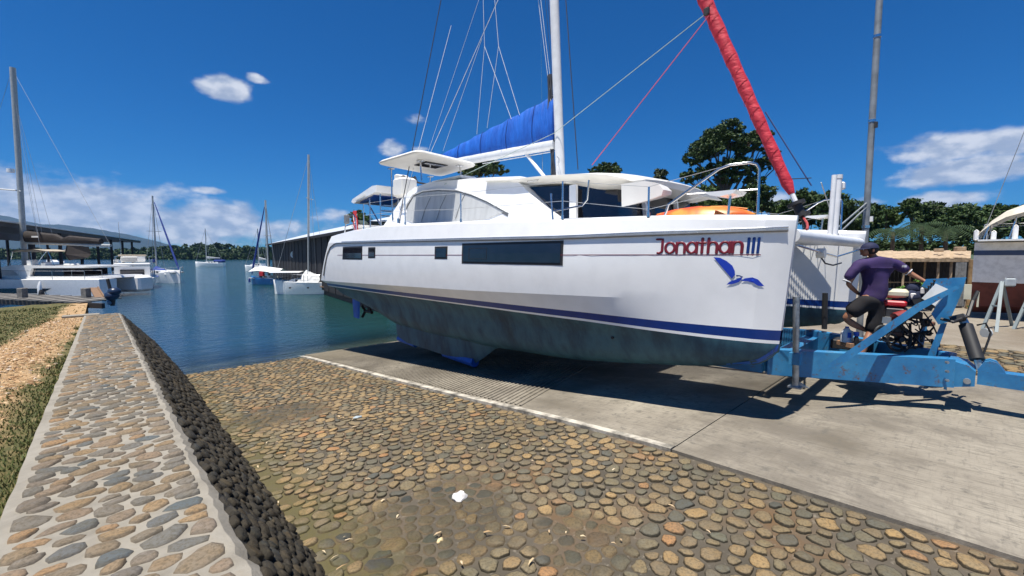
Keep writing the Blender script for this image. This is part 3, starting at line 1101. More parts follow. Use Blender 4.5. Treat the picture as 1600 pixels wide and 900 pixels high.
z3 = lambda L: [(980 + x * .2667, 220 + y * .2667) for x, y in L]
hull_patch('bird_emblem', [
    z3([(507, 682), (545, 685), (585, 705), (618, 732), (632, 762), (634, 785), (615, 808), (610, 780), (595, 748), (565, 715)]),
    z3([(584, 843), (602, 825), (640, 812), (676, 796), (672, 812), (655, 828), (625, 838)]),
    z3([(668, 822), (690, 806), (735, 800), (768, 812), (806, 852), (770, 850), (742, 832), (705, 822)]),
], birdm, lbl='blue seabird with spread wings')
hull_patch('bird_emblem', [z3([(640, 786), (662, 788), (682, 797), (676, 802), (660, 794), (642, 796)])], navy, lbl='small dark beak line of the bird')

# bridge deck between the hulls, and decks
mb = MB()
secs = []
for (y, zb) in ((4.3, -.25), (4.6, -.45), (6, -.5), (9, -.52), (12, -.45), (12.6, -.3)):
    zt = interp(y, HT) - .02
    secs.append([(XC + .45, y, zb), (XC + .2, y, zt), (2 * CX - XC - .2, y, zt), (2 * CX - XC - .45, y, zb)])
mb.loft(secs, closed=True, cap=True)
mb.build('bridge_deck', gel, cat, smooth=True, sharp=30)

# cabin
def side_profile(pts, x_of):
    return [(x_of(z), y, z) for y, z in pts]


cab_pts = [(12.15, .78), (11.55, 1.25), (11.05, 1.66), (10.5, 1.84), (9.8, 1.885), (8.6, 1.80), (7.7, 1.72), (6.6, 1.60), (6.45, 1.50), (6.1, 1.25), (5.65, .92), (5.2, .62)]
xn = lambda z: 6.12 + .16 * (z - .7)
xf = lambda z: 2 * CX - xn(z)
mb = MB()
L1 = [(xn(z), y, z) for y, z in cab_pts]; L2 = [(xn(z) + .22, y, z + .05 if z > 1 else z) for y, z in cab_pts]
L3 = [(xf(z) - .22, y, z + .05 if z > 1 else z) for y, z in cab_pts]; L4 = [(xf(z), y, z) for y, z in cab_pts]
mb.loft([L1, L2, L3, L4])
n = len(cab_pts)
mb.add(L1, [tuple(range(n))]); mb.add(L4, [tuple(range(n - 1, -1, -1))])
cabin = mb.build('cabin', gel, cat, smooth=True, sharp=30)
# arched side window behind a grey white vinyl cover, under a raised brow
win = [(10.75, .98), (10.72, 1.3), (10.45, 1.58), (10.0, 1.64), (9.3, 1.60), (8.5, 1.50), (7.9, 1.34), (7.3, 1.13), (6.75, .90), (7.2, .80), (8.2, .76), (9.3, .80), (10.3, .86)]
vinyl = pmat('window cover vinyl', (.47, .48, .48), .45, var=.12, scale=2.5, stretch=(1, 3, .6), bmp=.4, bscale=5)
mb = MB()
mb.prism(win, lambda y, z: Vector((xn(z) - .006, y, z)), lambda y, z: Vector((xn(z) - .02, y, z)))
mb.build('window_cover', vinyl, cabin)
mb = MB()
brow = [(10.78, 1.36), (10.48, 1.62), (10.0, 1.68), (9.3, 1.64), (8.5, 1.54), (7.9, 1.38), (7.3, 1.17), (6.6, .88)]
greyv = pmat('grey window recess', (.16, .165, .17), .5)
mb.loft([[(xn(z) - .018, y, z - .13 * (1 - .3 * abs(i - 3.5) / 3.5)), (xn(z) - .022, y, z)] for i, (y, z) in enumerate(brow)])
mb.build('window_recess', greyv, cabin)  # flat grey strip on the cover, painting the shadow line under the brow
mb = MB()
mb.tube([(xn(z) - .03, y, z + .012) for y, z in brow], .022, 8)
mb.build('window_brow', gel, cabin, smooth=True)
for yy in (9.9, 9.2, 8.4):
    mb = MB(); mb.tube([(xn(.85) - .028, yy, .86), (xn(1.2) - .028, yy - .12, 1.2), (xn(1.5) - .028, yy - .3, 1.48)], .006, 5); mb.build('cover_seam', greyv, cabin)
# dark windscreen under the forward hardtop
mb = MB()
wpl = [(6.28, 6.95), (6.32, 5.35), (6.75, 4.35), (9.75, 4.35), (10.18, 5.35), (10.22, 6.95)]
mb.loft([[(x, y, .5) for x, y in wpl], [(x + (.06 if x < 8 else -.06), y + (.12 if y < 5 else 0), 1.30 if y < 6 else 1.42) for x, y in wpl]])
ws = mb.build('windscreen', glass, cat)
mb = MB(); mb.beam((6.29, 5.02, .55), (6.31, 5.05, 1.27), .15, .06, up=Vector((1, 0, 0))); mb.build('window_pillar', gel, cat)
for x in (7.6, 8.9):
    mb = MB(); mb.beam((x, 4.30, .55), (x, 4.42, 1.40), .07, .07)
    mb.build('windscreen_mullion', gel, ws)
# forward hardtop with its curved visor
mb = MB(); secs = []
for (y, z, hw, th) in ((7.4, 1.66, 2.10, .05), (6.5, 1.575, 2.12, .06), (5.6, 1.53, 2.12, .07), (4.8, 1.46, 2.1, .08), (4.3, 1.385, 2.04, .09), (4.0, 1.30, 1.95, .07), (3.9, 1.25, 1.88, .04)):
    s = []
    m_ = 9
    for i in range(m_):
        u = -1 + 2 * i / (m_ - 1)
        s.append((CX + hw * u, y, z + .10 * (1 - u * u) - (.04 if abs(u) == 1 else 0)))
    for i in range(m_):
        u = 1 - 2 * i / (m_ - 1)
        drop = (.20 if abs(u) < .99 else 0) * max(0, min(1, (y - 3.9) / .6)) * max(0, min(1, (7.2 - y) / .6))
        s.append((CX + hw * u * .985, y + .02, z - th + .03 * (1 - u * u) - drop))
    secs.append(s)
mb.loft(secs, closed=True, cap=True)
ht = mb.build('forward_hardtop', gel2, cat, smooth=True, sharp=50)
mb = MB(); mb.box((6.6, 4.95, 1.43), (.10, .30, .05), bev=.015); mb.build('deck_light', pmat('amber lamp housing', (.45, .22, .03), .5), ht)
mb = MB(); secs = []
for (y, z, r) in ((4.15, .98, .0), (3.75, 1.12, .1), (3.3, 1.0, .12), (3.05, .84, .1)):
    pass
mb.tube([(6.5, 4.1, 1.12), (6.45, 3.6, 1.06), (6.5, 3.25, .92)], [.02, .05, .02], 8)
# the lower curved fairing at the visor's forward end
mb2 = MB()
fair = [(4.04, 1.17), (3.62, 1.17), (3.40, 1.11), (3.31, 1.0), (3.34, .92), (3.55, .87), (3.8, .83), (4.05, .80)]
mb2.prism(fair, lambda y, z: Vector((6.35 - .1 * (z - .6), y, z)), lambda y, z: Vector((6.85 - .2 * (z - .6), 3.75 + (y - 3.75) * .8, 1.0 + (z - 1.0) * .7 + .03)))
mb2.build('visor_fairing', gel2, ht, smooth=True, sharp=40)

# small deck fittings on the cabin top and side
mb = MB()
mb.box((6.75, 9.35, 1.93), (.5, 1.35, .07), bev=.03)
mb.build('roof_hatch', gel, cabin)
mb = MB()
for (y, z) in ((10.95, 1.35), (11.3, 1.05)):
    x = xn(z) - .06
    mb.tube([(x + .07, y + .13, z), (x, y + .13, z), (x, y + .1, z - .09), (x, y - .22, z - .10), (x, y - .25, z), (x + .07, y - .25, z)], .012, 6)
mb.build('boarding_handrail', steel, cabin, smooth=True)
mb = MB(); p = (xn(1.55) - .02, 5.98, 1.47)
mb.tube([(p[0] - .01, p[1] + .16, p[2]), (p[0] - .03, p[1] + .13, p[2] + .04), (p[0] - .03, p[1] - .13, p[2] + .04), (p[0] - .01, p[1] - .16, p[2]), (p[0] - .03, p[1] - .13, p[2] - .03), (p[0] - .03, p[1] + .13, p[2] - .03), (p[0] - .01, p[1] + .16, p[2])], .009, 6)
mb.build('grab_rail', steel, cabin, smooth=True)

# helm seat, aft arch and davits with solar panel
mb = MB(); mb.box((6.55, 11.45, 1.95), (.5, .55, .55), bev=.06); mb.box((6.62, 11.75, 2.15), (.45, .12, .45), bev=.04)
mb.build('helm_seat', gel2, cat, smooth=True)
mb = MB(); mb.tube([(6.45, 11.35, 2.22), (6.42, 11.3, 2.2)], .07, 12); mb.build('helm_cushion', blk, cat)
mb = MB(); mb.prism([(13.9, 1.72), (13.75, 1.66), (12.2, 1.86), (12.1, 2.05), (12.4, 2.06), (13.8, 1.80)], lambda y, z: Vector((6.0, y, z)), lambda y, z: Vector((10.4, y, z)))
aft = mb.build('cockpit_roof', gel, cat, smooth=True, sharp=35)
mb = MB(); mb.box((6.6, 13.0, 1.74), (1.0, 1.0, .04), R=Matrix.Rotation(math.radians(-8), 3, 'X')); mb.build('solar_panel', navy, aft)
mb = MB(); mb.box((5.99, 13.2, 1.80), (.02, .7, .06), R=Matrix.Rotation(math.radians(-7), 3, 'X')); mb.build('roof_trim', gel2, aft)
mb = MB()
for (a, b_) in (((6.2, 12.3, .7), (6.2, 12.3, 1.85)), ((6.2, 13.0, .62), (6.2, 13.0, 1.75)), ((6.25, 12.45, .95), (6.25, 13.35, 1.74)), ((6.9, 12.5, .7), (6.9, 12.5, 1.85))):
    mb = MB(); mb.tube([a, b_], .022, 8)
    mb.build('davit_tube', steel, cat, smooth=True)
for z in (.9, 1.05, 1.2, 1.35, 1.5):
    mb = MB(); mb.box((6.55, 12.35, z), (.5, .22, .03)); mb.build('cockpit_step', pmat('blue grey louvre', (.12, .2, .33), .5), cat)

# bimini hardtop over the helm
corners = [Vector((5.02, 10.15, 2.25)), Vector((5.14, 8.42, 2.27)), Vector((6.97, 8.60, 2.25)), Vector((7.15, 10.5, 2.25))]
mb = MB()
def rrect(cs, inset, z, n=5, rad=.22):
    c0 = sum(cs, Vector()) / 4; out = []
    for i in range(4):
        p = cs[i]; a = cs[i - 1]; b_ = cs[(i + 1) % 4]
        p = p + (c0 - p).normalized() * inset * 1.4
        da = (a - p).normalized() * rad; db = (b_ - p).normalized() * rad
        for k in range(n + 1):
            s = k / n
            q = p + da * (1 - s) ** 2 + db * s ** 2
            out.append((q.x, q.y, q.z + z))
    return out
mb.loft([rrect(corners, .10, -.03), rrect(corners, .02, -.028), rrect(corners, 0, .0), rrect(corners, .05, .045), rrect(corners, .35, .085)], closed=True, cap=True)
bim = mb.build('bimini_hardtop', gel2, cat, smooth=True, sharp=45)
mb = MB(); c0 = Vector((6.05, 9.3, 2.214)); mb.box(c0, (.62, .55, .012)); hp = mb.build('roof_window', blk, bim)
mb = MB(); mb.box(c0 - Vector((0, 0, .009)), (.54, .46, .008)); mb.build('pane', glass, hp)
mb = MB()
for (x, y, z0) in ((5.3, 9.95, 0), (6.9, 8.85, 0), (5.55, 8.75, 0), (6.9, 10.2, 0)):
    pass
for (pt, pb, x) in (((611, 258), (613, 335), 5.55), ((657, 245), (659, 292), 5.6), ((672, 268), (673, 290), 6.9), ((718, 252), (726, 280), 6.6)):
    a = atx(pt[0], pt[1], x); a.z = 2.225; b_ = atx(pb[0], pb[1], x); b_.x = a.x; b_.y = a.y + .03 * (pb[0] - pt[0]) * -.5
    mb = MB()
    mb.tube([a, (b_.x, b_.y, .9 if pb[1] > 330 else 1.75)], .02, 8)
    mb.box((a.x, a.y, a.z - .01), (.14, .14, .02))
    mb.build('bimini_post', steel, cat, smooth=True, sharp=50)

# mast, boom, sail bag, furled headsail
mb = MB()
mast_d = Vector((0, .058, 1)).normalized()
m0 = Vector((8.25, 6.98, 1.45)); 
def mast_pt(z): return m0 + mast_d * ((z - m0.z) / mast_d.z)
mb.tube([mast_pt(1.4), mast_pt(19)], .118, 14)
mb.v = [(8.25 + (x - 8.25) * .85, y, z) for x, y, z in mb.v]
mast = mb.build('mast', alu, cat, smooth=True, sharp=50)
mb = MB()
rr = random.Random(4)
for k in range(5):
    y0 = .16 + .02 * k
    mb.tube([mast_pt(1.6 + .4 * i) + Vector((-.03 + rr.uniform(-.035, .035), y0 + rr.uniform(-.03, .03), 0)) for i in range(8)], .022 if k < 3 else .03, 5)
mb.build('halyard_bundle', ropeb, mast)
mb = MB()
for (s, z) in ((1, 8.5), (-1, 8.5), (1, 13), (-1, 13)):
    mb = MB(); mb.tube([mast_pt(z), mast_pt(z) + Vector((s * 1.1, .45, .02))], .03, 6); mb.build('spreader', alu, mast)
mb = MB(); bp = mast_pt(2.25) + Vector((-.13, -.02, 0)); mb.tube([bp + Vector((0, 0, .12)), bp + Vector((-.05, -.1, .05)), bp + Vector((-.05, -.1, -.05)), bp - Vector((0, 0, .1))], .008, 6); mb.build('mast_cleat', steel, mast)

b0 = mast_pt(2.72) + Vector((0, .14, 0)); b1 = Vector((8.25, 12.7, 2.98))
mb = MB(); secs = []
for i in range(2):
    p = (b0, b1)[i]
    secs.append([(p.x + .10 * math.cos(a), p.y, p.z + .14 * math.sin(a)) for a in [2 * math.pi * k / 12 for k in range(12)]])
mb.loft(secs, closed=True, cap=True)
boom = mb.build('boom', alu, cat, smooth=True, sharp=60)
mb = MB(); mb.tube([mast_pt(1.62) + Vector((0, .2, 0)), b0 + (b1 - b0) * .18 - Vector((0, 0, .12))], .045, 8); mb.build('kicker', gel, boom, smooth=True)
mb = MB(); mb.tube([b0 + Vector((-.02, 0, -.18)), b0 + (b1 - b0) * .5 + Vector((-.02, 0, -.19))], .014, 6); mb.build('boom_line', ropew, boom)
canv, t, b = new_mat('blue canvas')
nn = noise_tex(t, 1.6, 6, .6, stretch=(1, 2.6, .7)); 
t.links.new(ramp(t, nn, [(.3, (.003, .075, .40)), (.7, (.006, .14, .62))]), b.inputs['Base Color']); b.inputs['Roughness'].default_value = .65
bump(t, b, noise_tex(t, 3.5, 4, .6, stretch=(1, 3.2, .5)), .7, .08)
mb = MB(); secs = []
nb = 22
rr = random.Random(9)
for i in range(nb + 1):
    s = i / nb
    p = b0 + (b1 - b0) * (s * .97)
    H = .98 * (1 - s) ** .8 * (1 - .12 * s) + .16
    wdt = .17 - .07 * s
    sag = .02 * math.sin(i * 2.1)
    ring = []
    for k in range(12):
        a = 2 * math.pi * k / 12
        z = .5 - .5 * math.cos(a)          # 0..1
        w_ = math.sin(a) * wdt * (1.0 - .55 * z)
        wob = rr.uniform(-.006, .006)
        ring.append((p.x + w_ + wob, p.y, p.z + .02 + z * H + sag * (z > .5)))
    secs.append(ring)
mb.loft(secs, closed=True, cap=True)
bag = mb.build('sail_bag', canv, boom, smooth=True, sharp=60)
for s in (.12, .3, .5, .7, .88):
    p = b0 + (b1 - b0) * s; H = .98 * (1 - s) ** .8 * (1 - .12 * s) + .16; w_ = .19 - .07 * s
    mb = MB(); mb.tube([(p.x + math.sin(a) * w_ * (1 - .55 * (.5 - .5 * math.cos(a))), p.y, p.z + .02 + (.5 - .5 * math.cos(a)) * H) for a in [2 * math.pi * k / 16 for k in range(17)]], .008, 5)
    mb.build('bag_strap', pmat('dark blue webbing', (.004, .03, .20), .7), bag)
# genoa: red sacrificial cover rolled round the forestay
fs0 = Vector((8.25, 1.93, .62)); fs1 = fs0 + (Vector((8.25, 3.51, 4.6)) - Vector((8.25, 1.97, .92))).normalized() * 17
redc, t, b = new_mat('red sail cloth')
nn = noise_tex(t, 2.5, 6, .6, stretch=(1, 1, 2.2))
t.links.new(ramp(t, nn, [(.3, (.42, .012, .03)), (.7, (.58, .025, .05))]), b.inputs['Base Color']); b.inputs['Roughness'].default_value = .7
bump(t, b, noise_tex(t, 4, 5, .6, stretch=(1, 1, 2.5)), .8, .05)
def fpt(s): return fs0 + (fs1 - fs0) * s
mb = MB()
pth = []; rads = []
for i in range(90):
    s = .024 + i * .0112
    if s > 1: break
    pth.append(fpt(s)); rads.append((.082 + min(1, i / 25) * .04) * (1 + .07 * math.sin(i * 1.9)) if i > 0 else .045)
mb.tube(pth, rads, 12)
gen = mb.build('furled_headsail', redc, cat, smooth=True, sharp=70)
mb = MB()
for i in range(1, 60):       # turns of the cloth edge spiralling up
    s = .03 + i * .016
    if s > .97: break
    c_ = fpt(s); d = (fs1 - fs0).normalized()
    a = d.cross(Vector((1, 0, 0))).normalized(); b_ = d.cross(a)
    r_ = .128 if s > .3 else .09 + .13 * s
    mb.tube([c_ + d * (.13 * k / 6) + (a * math.cos(k * .55 - .6) + b_ * math.sin(k * .55 - .6)) * (r_ + .002) for k in range(7)], .004, 4)
mb.build('sail_edge', pmat('dark red edge', (.36, .012, .028), .7), gen)
mb = MB(); mb.tube([fpt(-.012), fpt(.03)], .035, 10); mb.tube([fpt(.0), fpt(.003)], .13, 16); mb.tube([fpt(.012), fpt(.015)], .13, 16); mb.tube([fpt(.003), fpt(.012)], .07, 12)
mb.build('furling_drum', blk, gen, smooth=True, sharp=40)
mb = MB(); mb.tube([fpt(.045) + Vector((.09, 0, 0)), fpt(.022) + Vector((.08, 0, 0))], .018, 8); mb.tube([fpt(.0), fpt(.024)], .04, 10); mb.build('drum_collar', gel, gen)
mb = MB(); mb.tube([fpt(0) + Vector((0, 0, .02)), (8.0, 1.8, .5), (7.6, 1.7, .42), (7.2, 1.62, .36)], .018, 6); mb.build('furling_line', pmat('red rope', (.35, .05, .05), .7), cat)

# crossbeam, longeron tubes, trampoline, bow seat
mb = MB(); mb.tube([(6.02, 1.50, .235), (10.48, 1.50, .235)], .085, 14)
xb = mb.build('crossbeam', alu, cat, smooth=True, sharp=60)
mb = MB(); mb.tube([(6.05, 1.45, .12), (8.25, 1.45, -.02), (10.45, 1.45, .12)], .014, 6); mb.build('dolphin_stay', steel, xb)
mb = MB(); mb.tube([(7.35, 1.52, .03), (7.35, 1.42, .03)], .07, 14); mb.build('anchor_roller', gel2, xb)
mb = MB(); mb.tube([(7.35, 1.5, .02), (7.9, 1.52, -.12), (8.6, 1.55, -.16), (9.3, 1.56, -.13)], .012, 6); mb.build('bridle_line', ropeb, xb)
mb = MB(); mb.box((8.25, 2.6, .22), (.34, 2.3, .12), bev=.03); mb.build('longeron', alu, cat)
trm, t, b = new_mat('trampoline mesh')
tcn = t.nodes.new('ShaderNodeTexCoord'); wv = t.nodes.new('ShaderNodeTexChecker'); wv.inputs['Scale'].default_value = 36
mp = t.nodes.new('ShaderNodeMapping'); mp.inputs['Rotation'].default_value = (0, 0, .78)
t.links.new(tcn.outputs['Object'], mp.inputs[0]); t.links.new(mp.outputs[0], wv.inputs['Vector'])
b.inputs['Base Color'].default_value = (.25, .27, .3, 1); b.inputs['Roughness'].default_value = .8
t.links.new(math_node(t, 'MULTIPLY_ADD' if False else 'MULTIPLY', wv.outputs['Fac'], 1.0), b.inputs['Alpha'])
borm = pmat('trampoline border', (.10, .11, .13), .8)
for s in (-1, 1):
    xa, xb_ = CX + s * .25, CX + s * 1.9
    mb = MB(); mb.add([(xa, 1.85, .24), (xb_, 1.85, .24), (xb_, 4.15, .24), (xa, 4.15, .24)], [(0, 1, 2, 3)])
    tp = mb.build('trampoline', trm, cat)
    mb = MB()
    for (a, b_, c_, d_) in ((xa, xa + s * .12, 1.85, 4.15), (xb_ - s * .12, xb_, 1.85, 4.15)):
        mb.box(((a + b_) / 2, (c_ + d_) / 2, .244), (abs(b_ - a), d_ - c_, .012))
    for y in (1.91, 4.09): mb.box((CX + s * 1.075, y, .246), (1.4, .12, .010))
    mb.build('trampoline_border', borm, tp)
    mb = MB()
    for i in range(18):
        y = 1.95 + i * .125
        mb.tube([(xb_, y, .24), (xb_ + s * .14, y + .06, .22)], .005, 4); mb.tube([(xb_ + s * .14, y + .06, .22), (xb_, y + .125, .24)], .005, 4)
    for i in range(11):
        x = CX + s * (.4 + i * .14)
        mb.tube([(x, 1.85, .24), (x + .05, 1.56, .24)], .005, 4)
    mb.build('lacing', ropew, tp)
# two short poles standing on the crossbeam
for (x, y, w_) in ((8.02, 1.50, .035), (8.45, 1.52, .045)):
    mb = MB(); mb.tube([(x - .03, y, .3), (x + .06, y, 1.20)], w_, 10)
    if w_ > .04: mb.tube([(x + .06, y, 1.20), (x + .064, y, 1.26)], .052, 10)
    mb.build('gennaker_pole', alu, cat, smooth=True, sharp=60)
mb = MB(); mb.box((8.62, 1.50, 1.10), (.1, .1, .12), bev=.02); mb.build('navigation_light', gel, cat)

# pulpits, stanchions, lifelines
def rail_set(s):
    X = lambda x: x if s < 0 else 2 * CX - x
    mb = MB()
    zt = lambda y: interp(y, HT) - .01
    P = lambda x, y, z: (X(x), y, z)
    mb.tube([P(5.62, 2.92, zt(2.9)), P(5.60, 2.86, .68), P(5.64, 2.55, .88), P(5.70, 2.25, 1.08), P(5.74, 2.14, 1.12), P(5.80, 1.93, 1.125), P(5.83, 1.86, 1.10), P(5.84, 1.83, 1.04), P(5.84, 1.83, zt(1.83))], .017, 8)
    mb.tube([P(5.63, 2.62, .80), P(5.84, 1.84, .80)], .012, 6)
    mb.tube([P(5.80, 2.16, .48), P(5.80, 2.14, .76)], .017, 8)
    pul = mb.build('pulpit', steel, cat, smooth=True, sharp=60)
    mb = MB(); mb.prism([(2.42, .80), (2.02, .80), (2.06, .755), (2.22, .735), (2.34, .76)], lambda y, z: Vector(P(5.66, y, z)), lambda y, z: Vector(P(6.02, y, z)))
    mb.build('pulpit_seat', gel, pul)
    st = []
    for (y, x, zz) in ((3.05, 5.42, .92), (4.42, 5.26, 1.14), (6.9, 5.16, 1.20), (9.0, 5.14, 1.32), (11.2, 5.16, 1.36)):
        mb = MB(); mb.tube([P(x, y, zt(y) - .01), P(x, y, zz)], .014, 8)
        mb.tube([P(x, y, zt(y) - .01), P(x, y, zt(y) + .05)], .024, 8)
        mb.build('stanchion', steel, cat, smooth=True, sharp=60); st.append((x, y, zz))
    mb = MB(); mb.tube([P(5.26, 4.62, zt(4.5)), P(5.26, 4.66, .98), ], .014, 8)
    mb.tube([P(5.27, 3.93, 1.10), P(5.27, 3.96, .82), P(5.27, 4.05, .74), P(5.27, 4.62, .70)], .014, 8)
    mb.build('gate_rail', steel, cat, smooth=True)
    for dz in (0, -.30):
        mb = MB(); pp = [P(5.74, 2.14, 1.12 + dz * 1.05)] + [P(x, y, zz + dz) for x, y, zz in st]
        mb.tube(pp, .0042, 5); mb.build('lifeline', pmat('grey lifeline', (.42, .43, .44), .5), cat)
    # stern rail
    mb = MB(); mb.tube([P(5.3, 12.0, .7), P(5.3, 12.02, 1.05), P(5.32, 12.2, 1.16), P(5.34, 12.75, 1.08), P(5.34, 12.9, .62)], .017, 8)
    mb.tube([P(5.3, 12.0, .9), P(5.34, 12.85, .86)], .012, 6)
    mb.build('stern_rail', steel, cat, smooth=True)
    mb = MB(); mb.box(P(5.3, 12.62, 1.05), (.12, .16, .28), bev=.03); mb.build('lifebuoy_holder', pmat('grey plastic', (.2, .21, .22), .5), cat)


rail_set(-1); rail_set(1)

# standing and running rigging
def line(name, a, b_, r, mat, parent=cat, mid=None):
    mb = MB(); mb.tube([a] + ([mid] if mid else []) + [b_], r, 5); return mb.build(name, mat, parent)


mt = mast_pt(18.6)
def through(px1, py1, x1, px2, py2, x2): return atx(px1, py1, x1), atx(px2, py2, x2)
cp_ = atx(623, 347, 5.55)
d_ = atx(689, 0, 6.35) - cp_
line('shroud', cp_, cp_ + d_ * 3.0, .011, ropeb)
line('shroud', cp_ + Vector((.04, .05, 0)), atx(705, 40, 6.9), .006, ropew)
line('shroud', Vector((2 * CX - cp_.x, cp_.y, cp_.z)), mt, .009, steel)
p1 = atx(903, 265, 8.3); p2 = atx(884, 0, 8.3)
line('inner_stay', p1, p1 + (p2 - p1) * 2.2, .012, ropeb)
mb = MB(); p = atx(623, 345, 5.55); mb.box(p, (.05, .07, .12)); mb.tube([p, atx(629, 318, 5.58)], .02, 6); mb.build('rigging_screw', steel, cat)
for (q1, q2, mt_, r_) in (((672, 240), (778, 0), ropew, .009), ((668, 240), (748, 0), ropew, .005), ((692, 236), (753, 60), ropew, .006), ((745, 210), (757, 72), ropew, .006), ((757, 72), (755, 0), ropew, .006), ((757, 72), (799, 186), ropew, .006),
                          ((761, 200), (779, 72), ropew, .006), ((779, 72), (773, 0), ropew, .006), ((779, 72), (812, 180), ropew, .006)):
    a = atx(q1[0], q1[1], 8.2); b_ = atx(q2[0], q2[1], 8.2)
    if q2[1] == 0: b_ = a + (b_ - a) * 1.5
    line('lazy_jack' if r_ < .009 else 'topping_lift', a, b_, r_, mt_, boom)
for (q1, q2) in (((861, 160), (841, 0)), ((863, 150), (845, 0)), ((865, 150), (852, 0)), ((866, 120), (856, 0))):
    a = atx(q1[0], q1[1], 8.2); b_ = atx(q2[0], q2[1], 8.2)
    line('halyard', a, a + (b_ - a) * 1.6, .006, ropew if q2[0] < 850 else ropeb, mast)
line('sheet', atx(1102, 22, 8.1), atx(866, 208, 8.12), .007, pmat('green fleck rope', (.35, .45, .40), .7), cat)
line('sheet', atx(866, 208, 8.12), atx(694, 288, 6.25), .008, pmat('green fleck rope', (.35, .45, .40), .7), cat)
line('sheet', atx(1108, 24, 8.1), atx(925, 258, 6.6), .008, pmat('pink fleck rope', (.5, .08, .12), .7), cat)
mb = MB(); bl = atx(1104, 18, 8.1); mb.box(bl, (.06, .1, .14), bev=.02); mb.build('sheet_block', blk, cat)
line('forestay', atx(1196, 175, 8.3), atx(1268, 290, 8.3), .011, pmat('blue rope', (.02, .05, .16), .7))
line('furler_guy', atx(1268, 278, 8.3), fpt(.04), .008, ropeb)
line('running_line', atx(1283, 285, 8.5), atx(1312, 372, 10.4), .008, ropew)
# dark sunlit antenna cluster at the helm
mb = MB(); mb.tube([atx(648, 276, 7.0), atx(652, 285, 7.0), atx(668, 288, 7.0)], .03, 6); mb.box(atx(646, 279, 7.0), (.15, .1, .08)); mb.build('wind_sensor', blk, cat)

# things that ride on the catamaran
kay, t, b = new_mat('orange kayak plastic')
nn = noise_tex(t, 1.1, 4, .5, distort=.5)
t.links.new(ramp(t, nn, [(.38, (.55, .03, .02)), (.48, (.66, .12, .02)), (.56, (.68, .28, .05)), (.66, (.62, .18, .03))]), b.inputs['Base Color']); b.inputs['Roughness'].default_value = .4
k0 = empty('kayak', (6.35, 2.75, .66), label='orange and yellow kayak lying upside down on the deck behind the bow rail', cat='kayak')
mb = MB(); secs = []
for i in range(15):
    s = i / 14; q = math.sin(math.pi * s) ** .7
    y = 2.0 + 1.55 * s
    secs.append([(6.3 + .33 * q * math.cos(a), y, .53 + .02 * (1 - q) * .4 + (.165 * q + .01) * math.sin(a) * (1 if math.sin(a) > 0 else .4)) for a in [2 * math.pi * k / 12 for k in range(12)]])
mb.loft(secs, closed=True, cap=True); kh = mb.build('kayak_hull', kay, k0, smooth=True, sharp=70)
mb = MB(); mb.tube([(6.3, 2.1, .62), (6.3, 2.4, .675), (6.3, 2.75, .697), (6.3, 3.1, .68), (6.3, 3.4, .63)], .010, 6); mb.build('keel_ridge', kay, k0, smooth=True)
mb = MB()
mb.box((6.2, 2.6, .68), (.04, .1, .03))
mb.build('carry_handle', blk, k0)
fl = empty('flag', (5.6, 12.55, .62), label='red and white striped flag hanging furled from a short pole on the stern', cat='flag')
mb = MB(); fp = atx(553, 366, 5.75); ft = atx(553, 330, 5.75)
mb.tube([fp, ft + Vector((0, 0, .05))], .014, 6); mb.build('pole', steel, fl)
rr = random.Random(1)
for k, (mt_, nm) in enumerate(((pmat('flag red', (.5, .03, .04), .8), 'stripe'), (pmat('flag white', (.75, .72, .7), .8), 'stripe'), (pmat('flag red', (.5, .03, .04), .8), 'stripe'), (pmat('flag white', (.75, .72, .7), .8), 'stripe'), (pmat('flag red', (.5, .03, .04), .8), 'stripe'))):
    mb = MB(); c0 = ft + Vector((0, -.02 - .045 * k, -.0))
    mb.tube([c0 + Vector((rr.uniform(-.02, .02), rr.uniform(-.03, .03) + .02 * k * (1 - i / 5), -.12 * i)) for i in range(6)], [.03, .04, .035, .045, .04, .02], 6)
    mb.build('stripe', mt_, fl, smooth=True)
dg = empty('dinghy', (7.4, 13.4, .75), label='small dinghy with a dark cover hanging at the stern of the big catamaran', cat='dinghy')
mb = MB(); secs = []
for i in range(9):
    s = i / 8; q = math.sin(math.pi * (s * .8 + .12)) ** .6
    secs.append([(5.9 + 2.6 * s, 13.45 + .5 * q * math.cos(a), .95 + .2 * math.sin(a) * q) for a in [math.pi + math.pi * k / 8 for k in range(9)]])
mb.loft(secs, cap=True); mb.build('dinghy_hull', gel, dg, smooth=True)
mb = MB(); mb.loft([[(5.95 + 2.5 * i / 8, 13.45 + .5 * math.cos(a) * math.sin(math.pi * (i / 8 * .8 + .12)) ** .6, .97 + .14 * math.sin(a)) for a in [math.pi * k / 8 for k in range(9)]] for i in range(9)], cap=True)
mb.build('dinghy_cover', pmat('dark green canvas', (.03, .05, .045), .8), dg, smooth=True)
